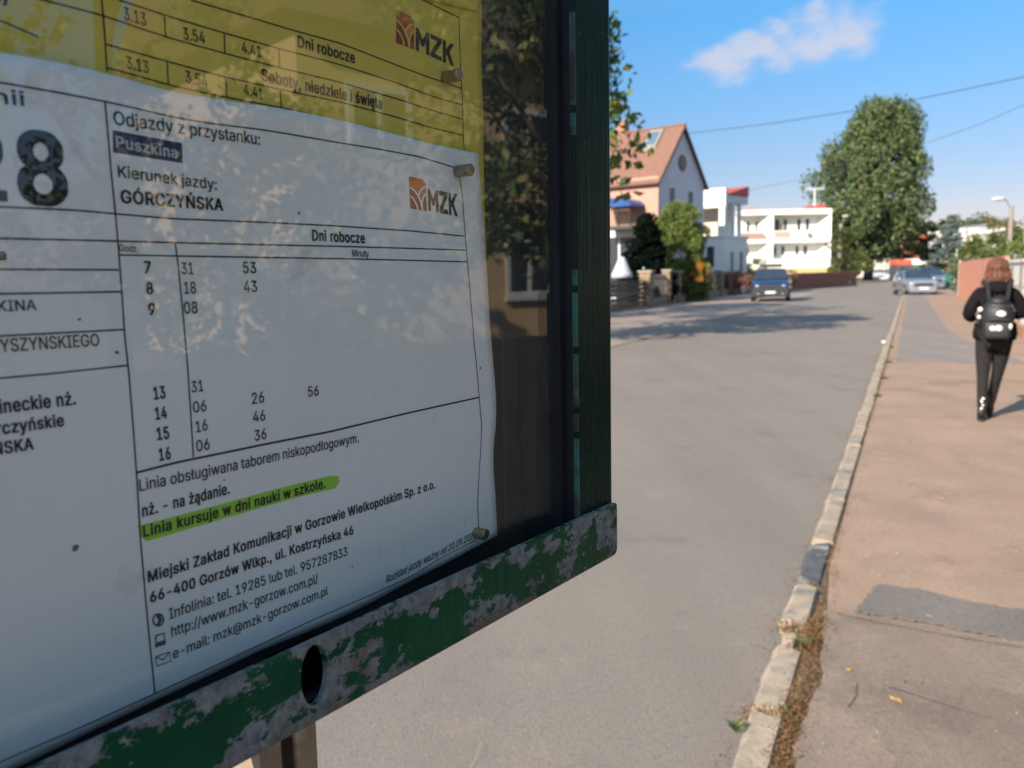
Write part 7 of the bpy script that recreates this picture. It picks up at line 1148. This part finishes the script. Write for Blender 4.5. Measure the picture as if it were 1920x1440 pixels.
# bus crossing behind the parked cars
yb_ = 104; xa_, xb_ = at(1683, 500, yb_).x, at(1790, 500, yb_).x; zt_ = at(1735, 487, yb_).z + .15
bs = empty('city_bus', (xa_, yb_, 0), R(-3), label='white and red city bus with green stripe crossing behind the parked cars', cat='bus'); Lb = xb_ - xa_
MB().box(0, Lb, 0, 2.5, .35, zt_ - .75).build('body', mat('bus_dark', (.07, .08, .09), .3, (.05, .06, .07), 2), bs, bevel=.08)
MB().box(1.7, Lb + .02, -.03, 2.53, zt_ - .75, zt_).build('roof_panel', mat('bus_white', (.75, .73, .68), .5), bs, bevel=.12)
MB().box(-.05, 1.699, -.03, 2.53, zt_ - .75, zt_ - .1).build('roof_front', mat('bus_red', (.62, .10, .05), .5), bs, bevel=.12)
MB().box(1.9, Lb, -.045, -.03, zt_ - .98, zt_ - .74).build('green_stripe', mat('bus_green', (.05, .22, .08), .5), bs)
MB().box(0, Lb, -.04, -.001, .4, 1.1).build('lower_panel', mat('bus_white', (.75, .73, .68), .5), bs)
for i in range(4): MB().box(.4 + i * 1.6, 1.8 + i * 1.6, -.02, -.001, 1.2, zt_ - 1.05).build('window', M_glass, bs)
for x in (1.4, Lb - 1.6): wh = MB().tube((x, -.02, .48), (x, .35, .48), .48, n=20).build('wheel', M_tyre, bs); MB().tube((x, -.04, .48), (x, -.021, .48), .26, n=16).build('rim', M_rim, wh)
yl = MB().box(0, 2.6, 0, .1, 1.3, 2.2).build('yellow_banner', mat('yellow_banner', (.55, .40, .04), .7), loc=at(1752, 505, 96) * 1.0, label='yellow banner hanging behind the grey estate car', cat='banner'); yl.location.z = 0
MB().box(.1, .16, .02, .08, 0, 1.3).box(2.4, 2.46, .02, .08, 0, 1.3).build('leg', M_dark, yl)
bn = MB().box(-.28, .28, -.35, .35, .12, .95).box(-.31, .31, -.4, .4, .95, 1.05).build('waste_bin', mat('bin_green', (.02, .25, .13), .5), loc=Vector((*at(1771, 530, 66).xy, 0)), label='green wheeled waste bin beyond the grey estate car', cat='bin', bevel=.03)

# ------------------------------------------------------------------ person walking away
def skin(name, pts, edges, rad, m, parent, sub=2, flat=None, root=0):
    me = bpy.data.meshes.new(name); me.from_pydata([tuple(p) for p in pts], edges, []); o = bpy.data.objects.new(name, me); COL.objects.link(o)
    md = o.modifiers.new('k', 'SKIN'); md.use_smooth_shade = True; md.branch_smoothing = .6
    for i, r_ in enumerate(rad): me.skin_vertices[0].data[i].radius = r_ if isinstance(r_, tuple) else (r_, r_)
    me.skin_vertices[0].data[root].use_root = True
    s_ = o.modifiers.new('s', 'SUBSURF'); s_.levels = sub; s_.render_levels = sub; bpy.context.view_layer.update()
    me2 = bpy.data.meshes.new_from_object(o.evaluated_get(bpy.context.evaluated_depsgraph_get())); COL.objects.unlink(o); bpy.data.objects.remove(o)
    me2.name = name; me2.materials.clear(); me2.materials.append(m); me2.polygons.foreach_set('use_smooth', [True] * len(me2.polygons))
    o = bpy.data.objects.new(name, me2); COL.objects.link(o); o.parent = parent; return o
pf = g(1839, 788, ZW); pe = empty('person', Vector((pf.x, pf.y, ZW)) + V * .085 , -R(28), label='person with reddish brown hair walking away in black hoodie, dark leggings and black boots', cat='person')
M_skin = mat('skin', (.50, .27, .19), .6); M_hood = mat('black_fleece', (.011, .009, .011), .95, (.006, .005, .006), 12, bump=.012, bscale=9, spec=.15)
M_leg = mat('dark_leggings', (.026, .023, .023), .9, (.016, .015, .015), 20, spec=.2); M_boot = mat('black_leather', (.022, .017, .016), .35, (.015, .012, .012), 20); M_hair = mat('auburn_hair', (.17, .062, .032), .6, (.07, .025, .015), 30, bump=.004, bscale=70)
J = dict(pel=(0, .02, .90), wst=(0, .03, 1.04), chs=(0, .02, 1.20), nck=(0, .05, 1.37), neck2=(0, .075, 1.43), head=(0, .10, 1.52), top=(0, .105, 1.575),
         shL=(-.155, .02, 1.32), elL=(-.25, .04, 1.075), wrL=(-.20, .24, 1.02), haL=(-.17, .31, 1.03), shR=(.155, .02, 1.32), elR=(.25, .05, 1.085), wrR=(.15, .24, 1.06), haR=(.10, .30, 1.08),
         hpL=(-.085, .02, .86), knL=(-.085, .03, .48), anL=(-.082, -.01, .10), toL=(-.085, .13, .035), hpR=(.085, .03, .86), knR=(.048, .13, .49), anR=(-.005, .26, .115), toR=(-.005, .40, .04))
def sk(names, edges, rad, nm, m, root=0, sub=2):
    ix = {n_: i for i, n_ in enumerate(names)}; return skin(nm, [J[n_] for n_ in names], [(ix[a], ix[b]) for a, b in edges], rad, m, pe, sub, root=root)
body = sk(['pel', 'wst', 'chs', 'nck', 'neck2', 'head', 'top', 'shL', 'elL', 'wrL', 'haL', 'shR', 'elR', 'wrR', 'haR', 'hpL', 'knL', 'anL', 'toL', 'hpR', 'knR', 'anR', 'toR'],
   [('pel', 'wst'), ('wst', 'chs'), ('chs', 'nck'), ('nck', 'neck2'), ('neck2', 'head'), ('head', 'top'), ('chs', 'shL'), ('shL', 'elL'), ('elL', 'wrL'), ('wrL', 'haL'), ('chs', 'shR'), ('shR', 'elR'), ('elR', 'wrR'), ('wrR', 'haR'), ('pel', 'hpL'), ('hpL', 'knL'), ('knL', 'anL'), ('anL', 'toL'), ('pel', 'hpR'), ('hpR', 'knR'), ('knR', 'anR'), ('anR', 'toR')],
   [(.12, .09), (.10, .08), (.12, .09), .05, .048, (.078, .09), (.06, .07), .05, .036, .026, .03, .05, .036, .026, .03, .075, .048, .033, .03, .075, .048, .033, .03], 'body', M_skin)
# fingers of both hands, curled round the phone held in front
for sg, hn in ((-1, 'haL'), (1, 'haR')):
    b = Vector(J[hn])
    for k in range(4):
        o0 = b + Vector((-sg * .005, .01 + .0, .03 - .02 * k)); l = (.034, .038, .036, .028)[k]
        skin('finger', [o0, o0 + Vector((-sg * l, .02, .0)), o0 + Vector((-sg * l * 1.5, -.002, -.004))], [(0, 1), (1, 2)], [.009, .008, .0065], M_skin, body, 1)
    skin('thumb', [b + Vector((0, -.015, .02)), b + Vector((-sg * .03, -.02, .045)), b + Vector((-sg * .05, -.01, .05))], [(0, 1), (1, 2)], [.011, .009, .007], M_skin, body, 1)
mbf = MB().ell((-.072, .10, 1.52), .014, .02, .032, 8, 6).ell((.072, .10, 1.52), .014, .02, .032, 8, 6).build('ear', M_skin, body, smooth=True)
MB().ell((0, .195, 1.505), .014, .02, .02, 8, 6).build('nose', M_skin, body, smooth=True)
# leggings
legs = sk(['pel', 'hpL', 'knL', 'anL', 'hpR', 'knR', 'anR'], [('pel', 'hpL'), ('hpL', 'knL'), ('knL', 'anL'), ('pel', 'hpR'), ('hpR', 'knR'), ('knR', 'anR')], [(.15, .125), (.105, .11), .063, .044, (.105, .11), .060, .042], 'leggings', M_leg)
for q in ('calfL', 'calfR'): pass
# boots
for kk, (an_, to_, kn_) in enumerate((('anL', 'toL', 'knL'), ('anR', 'toR', 'knR'))):
    a_, t_, k_ = Vector(J[an_]), Vector(J[to_]), Vector(J[kn_]); up_ = a_.lerp(k_, .42); heel = a_ + Vector((0, -.045, -.055))
    bt = skin('boot', [up_, a_ + Vector((0, 0, .0)), a_ + Vector((0, .01, -.045)), t_ + Vector((0, 0, .01)), heel], [(0, 1), (1, 2), (2, 3), (2, 4)], [(.056, .056), (.047, .05), (.044, .04), (.042, .03), (.036, .03)], M_boot, pe, 2, root=1)
    zs_ = -.0
    sole = MB(); sole.prism([(.030 * cos(t_ * pi / 8) if abs(t_) < 99 else 0, -.062 + .03 * sin(t_ * pi / 8)) for t_ in range(8, 17)] + [(.036, .03), (.040, .10), (.026, .165), (0, .18), (-.026, .165), (-.040, .10), (-.036, .03)], 0, .026).build('sole', mat('sole', (.015, .014, .014), .7), bt, bevel=.006, loc=(a_.x, a_.y + (.0), 0.0 if kk == 0 else .015))
    for j in range(4): MB().ell((a_.x + .012 * (j % 2), a_.y - .049 + .003 * j, .13 + .034 * j), .020, .006, .011, 8, 5).build('boot_buckle', mat('buckle', (.75, .75, .75), .25, metallic=.9), bt, smooth=True)
# hoodie: baggy, wider than body, with hood and hem
hood = sk(['pel', 'wst', 'chs', 'nck', 'shL', 'elL', 'wrL', 'shR', 'elR', 'wrR'], [('pel', 'wst'), ('wst', 'chs'), ('chs', 'nck'), ('chs', 'shL'), ('shL', 'elL'), ('elL', 'wrL'), ('chs', 'shR'), ('shR', 'elR'), ('elR', 'wrR')],
   [(.165, .13), (.165, .13), (.18, .13), (.10, .09), .088, .066, .044, .088, .066, .044], 'hoodie', M_hood, root=2)
MB().ell((0, -.05, 1.355), .125, .075, .07, 20, 12).ell((0, .03, 1.40), .115, .095, .05, 20, 10).build('hood', M_hood, hood, smooth=True)
hm = MB(); n = 36; vs = []
for k, (z, rx, ry) in enumerate(((1.0, .185, .145), (.88, .20, .155), (.835, .19, .15), (.83, .17, .13))): vs += [(rx * cos(2 * pi * i / n), .02 + ry * sin(2 * pi * i / n), z + .004 * sin(i * 1.05)) for i in range(n)]
hm.add(vs, [(k * n + i, k * n + (i + 1) % n, (k + 1) * n + (i + 1) % n, (k + 1) * n + i) for k in range(3) for i in range(n)]).build('hoodie_hem', M_hood, hood, smooth=True)
# hair: strands over a cap, reaching the hood
hb = MB().ell((0, .085, 1.545), .104, .115, .112, 18, 12).ell((0, .02, 1.45), .108, .075, .09, 16, 10)
for i in range(260):
    a_ = random.uniform(pi * .95, pi * 2.05); x, y = .102 * cos(a_), .085 + .10 * sin(a_); z = 1.55 + random.uniform(-.03, .05)
    fl = random.uniform(.85, 1.28); l = random.uniform(.14, .30); hb.path([Vector((x * .75, y, z + .03)), Vector((x * 1.06, y - .012, z - l * .4)), Vector((x * fl, min(y, .10) - .045, z - l * .75)), Vector((x * fl * 1.04 + random.uniform(-.015, .015), min(y, .10) - .05, z - l))], random.uniform(.005, .010), 4)
hb.build('hair', M_hair, pe, smooth=True)
MB().box(-.04, .04, .32, .33, 1.03, 1.17).build('phone', mat('phone_black', (.01, .01, .012), .2), loc=pe.location, rz=pe.rotation_euler.z, label='phone held in both hands by the walking person', cat='phone')
# backpack
bp_ = empty('backpack', pe.location, pe.rotation_euler.z, label='black backpack with white patches and badges on the walking person', cat='backpack')
M_bag = mat('bag_nylon', (.016, .016, .019), .55, (.010, .010, .012), 14, bump=.002, bscale=60)
bm_ = MB().ell((.01, -.215, 1.08), .148, .10, .185, 20, 14).box(-.115, .135, -.28, -.14, .88, 1.10).build('bag_body', M_bag, bp_, bevel=.03, smooth=True)
MB().box(-.105, .125, -.355, -.29, .86, 1.03).build('front_pocket', M_bag, bp_, bevel=.03, smooth=True)
MB().ell((.01, -.22, 1.22), .10, .085, .055, 14, 8).build('bag_flap', M_bag, bp_, smooth=True)
for sg in (-1, 1): MB().path([Vector((.01 + sg * .075, -.20, 1.22)), Vector((.01 + sg * .095, -.10, 1.375)), Vector((sg * .125, .02, 1.42)), Vector((sg * .12, .13, 1.34)), Vector((sg * .13, .14, 1.1)), Vector((sg * .14, .02, .95))], .020, 8).build('shoulder_strap', mat('strap', (.014, .014, .015), .9), bp_, smooth=True)
for (x, z, rx, rz2, y) in [(.035, 1.105, .047, .030, -.308), (-.03, .965, .030, .026, -.362), (.022, .968, .033, .030, -.362), (.118, .985, .018, .030, -.345), (-.142, 1.145, .022, .024, -.25), (-.150, 1.07, .018, .020, -.25)]:
    MB().ell((x, y, z), rx, .010, rz2, 12, 6).build('badge', mat('badge_white', (.72, .70, .62), .5, (.5, .48, .42), 40), bp_, smooth=True)
for (x, z) in ((.03, 1.17), (.03, 1.045)): MB().box(x - .09, x + .09, -.312 if z > 1.1 else -.36, -.30, z, z + .006).build('zip', mat('zip', (.10, .10, .10), .3, metallic=.7), bp_)

# ------------------------------------------------------------------ across the pavement: what the glass mirrors
nf = empty('board_fence', W(-10, 3.1), -AZ, label='dark brown board fence along the near end of the right pavement', cat='fence')
bd0 = None
for i in range(150):
    if bd0 is None: bd0 = MB().box(-.012, .012, .004, .136, .05, 1.28).build('board', mat('dark_board', (.085, .072, .060), .8, (.05, .044, .038), 3), nf)
    else: c_ = bd0.copy(); COL.objects.link(c_); c_.location = (random.uniform(-.004, .004), i * .145, random.uniform(-.01, .01))
MB().box(.014, .06, 0, 21.8, .3, .4).box(.014, .06, 0, 21.8, 1.0, 1.1).build('rail', MATS['dark_board'], nf)
rh = empty('tan_house', W(-4, 13.5), -AZ, label='tan rendered house with white windows across the near garden, facing the display case', cat='house')
M_tan = mat('tan_render', (.78, .54, .30), .9, (.70, .47, .26), 1)
MB().box(0, 8, 12, 26, -.1, 6.2).build('wall', M_tan, rh); MB().add([(-.5, 11.5, 6.2), (-.5, 26.5, 6.2), (8.5, 26.5, 6.2), (8.5, 11.5, 6.2), (4, 11.5, 9.2), (4, 26.5, 9.2)], [(0, 1, 5, 4), (3, 2, 5, 4), (0, 4, 3), (1, 5, 2), (0, 1, 2, 3)]).build('roof', M_tile, rh)
for y in (13.0, 16.95, 20.6, 23.6):
    for z in (1.15, 3.95): winx(rh, I4, y, y + 1.5, z, z + 1.35, 0.0, -1, .13)
    MB().box(-.12, -.035, y - .1, y + 1.6, 1.07, 1.15).build('sill', M_frm, rh)
L_gard = leafmat('sunlit_leaf', (0.03, 0.055, 0.02), (0.24, 0.32, 0.10), (0.62, 0.52, 0.25), trl=.35)  # random pale leaves put sun sparkle into the leaf colour
for (s_, t_, h0, h1_, r, cl, lb) in [(7.9, 6.9, 1.9, 9.0, 2.5, 330, 'garden tree whose crown shows above the mirrored window'), (3.9, 6.8, 1.0, 3.1, 1.6, 60, 'low sunlit garden shrub in the middle of the mirrored garden'), (0.3, 6.6, 2.1, 8.6, 1.9, 90, 'garden tree opposite the left end of the case'), (2.7, 7.4, 2.9, 7.6, 1.6, 22, 'thin airy garden tree with sky showing through'),
    (-3.8, 6.8, 1.5, 9.0, 2.4, 75, 'garden tree behind the near end of the board fence'), (11.8, 8.0, 2.3, 8.5, 2.0, 80, 'garden tree beyond the board fence towards the white wall'), (5.4, 11.2, .4, 5.2, 2.0, 70, 'rear garden tree beside the tan house'), (1.2, 11.5, .4, 4.3, 2.4, 60, 'rear garden tree in the middle of the back row'), (-3.4, 11.5, .4, 4.6, 2.4, 60, 'rear garden tree at the near end of the back row')]:
    tree('garden_tree', lb, 'tree', W(s_, t_), prof_o(r), h0, h1_, cl, 75, .42, .06, L_gard, .10, min(5, h1_ * .6), 8)
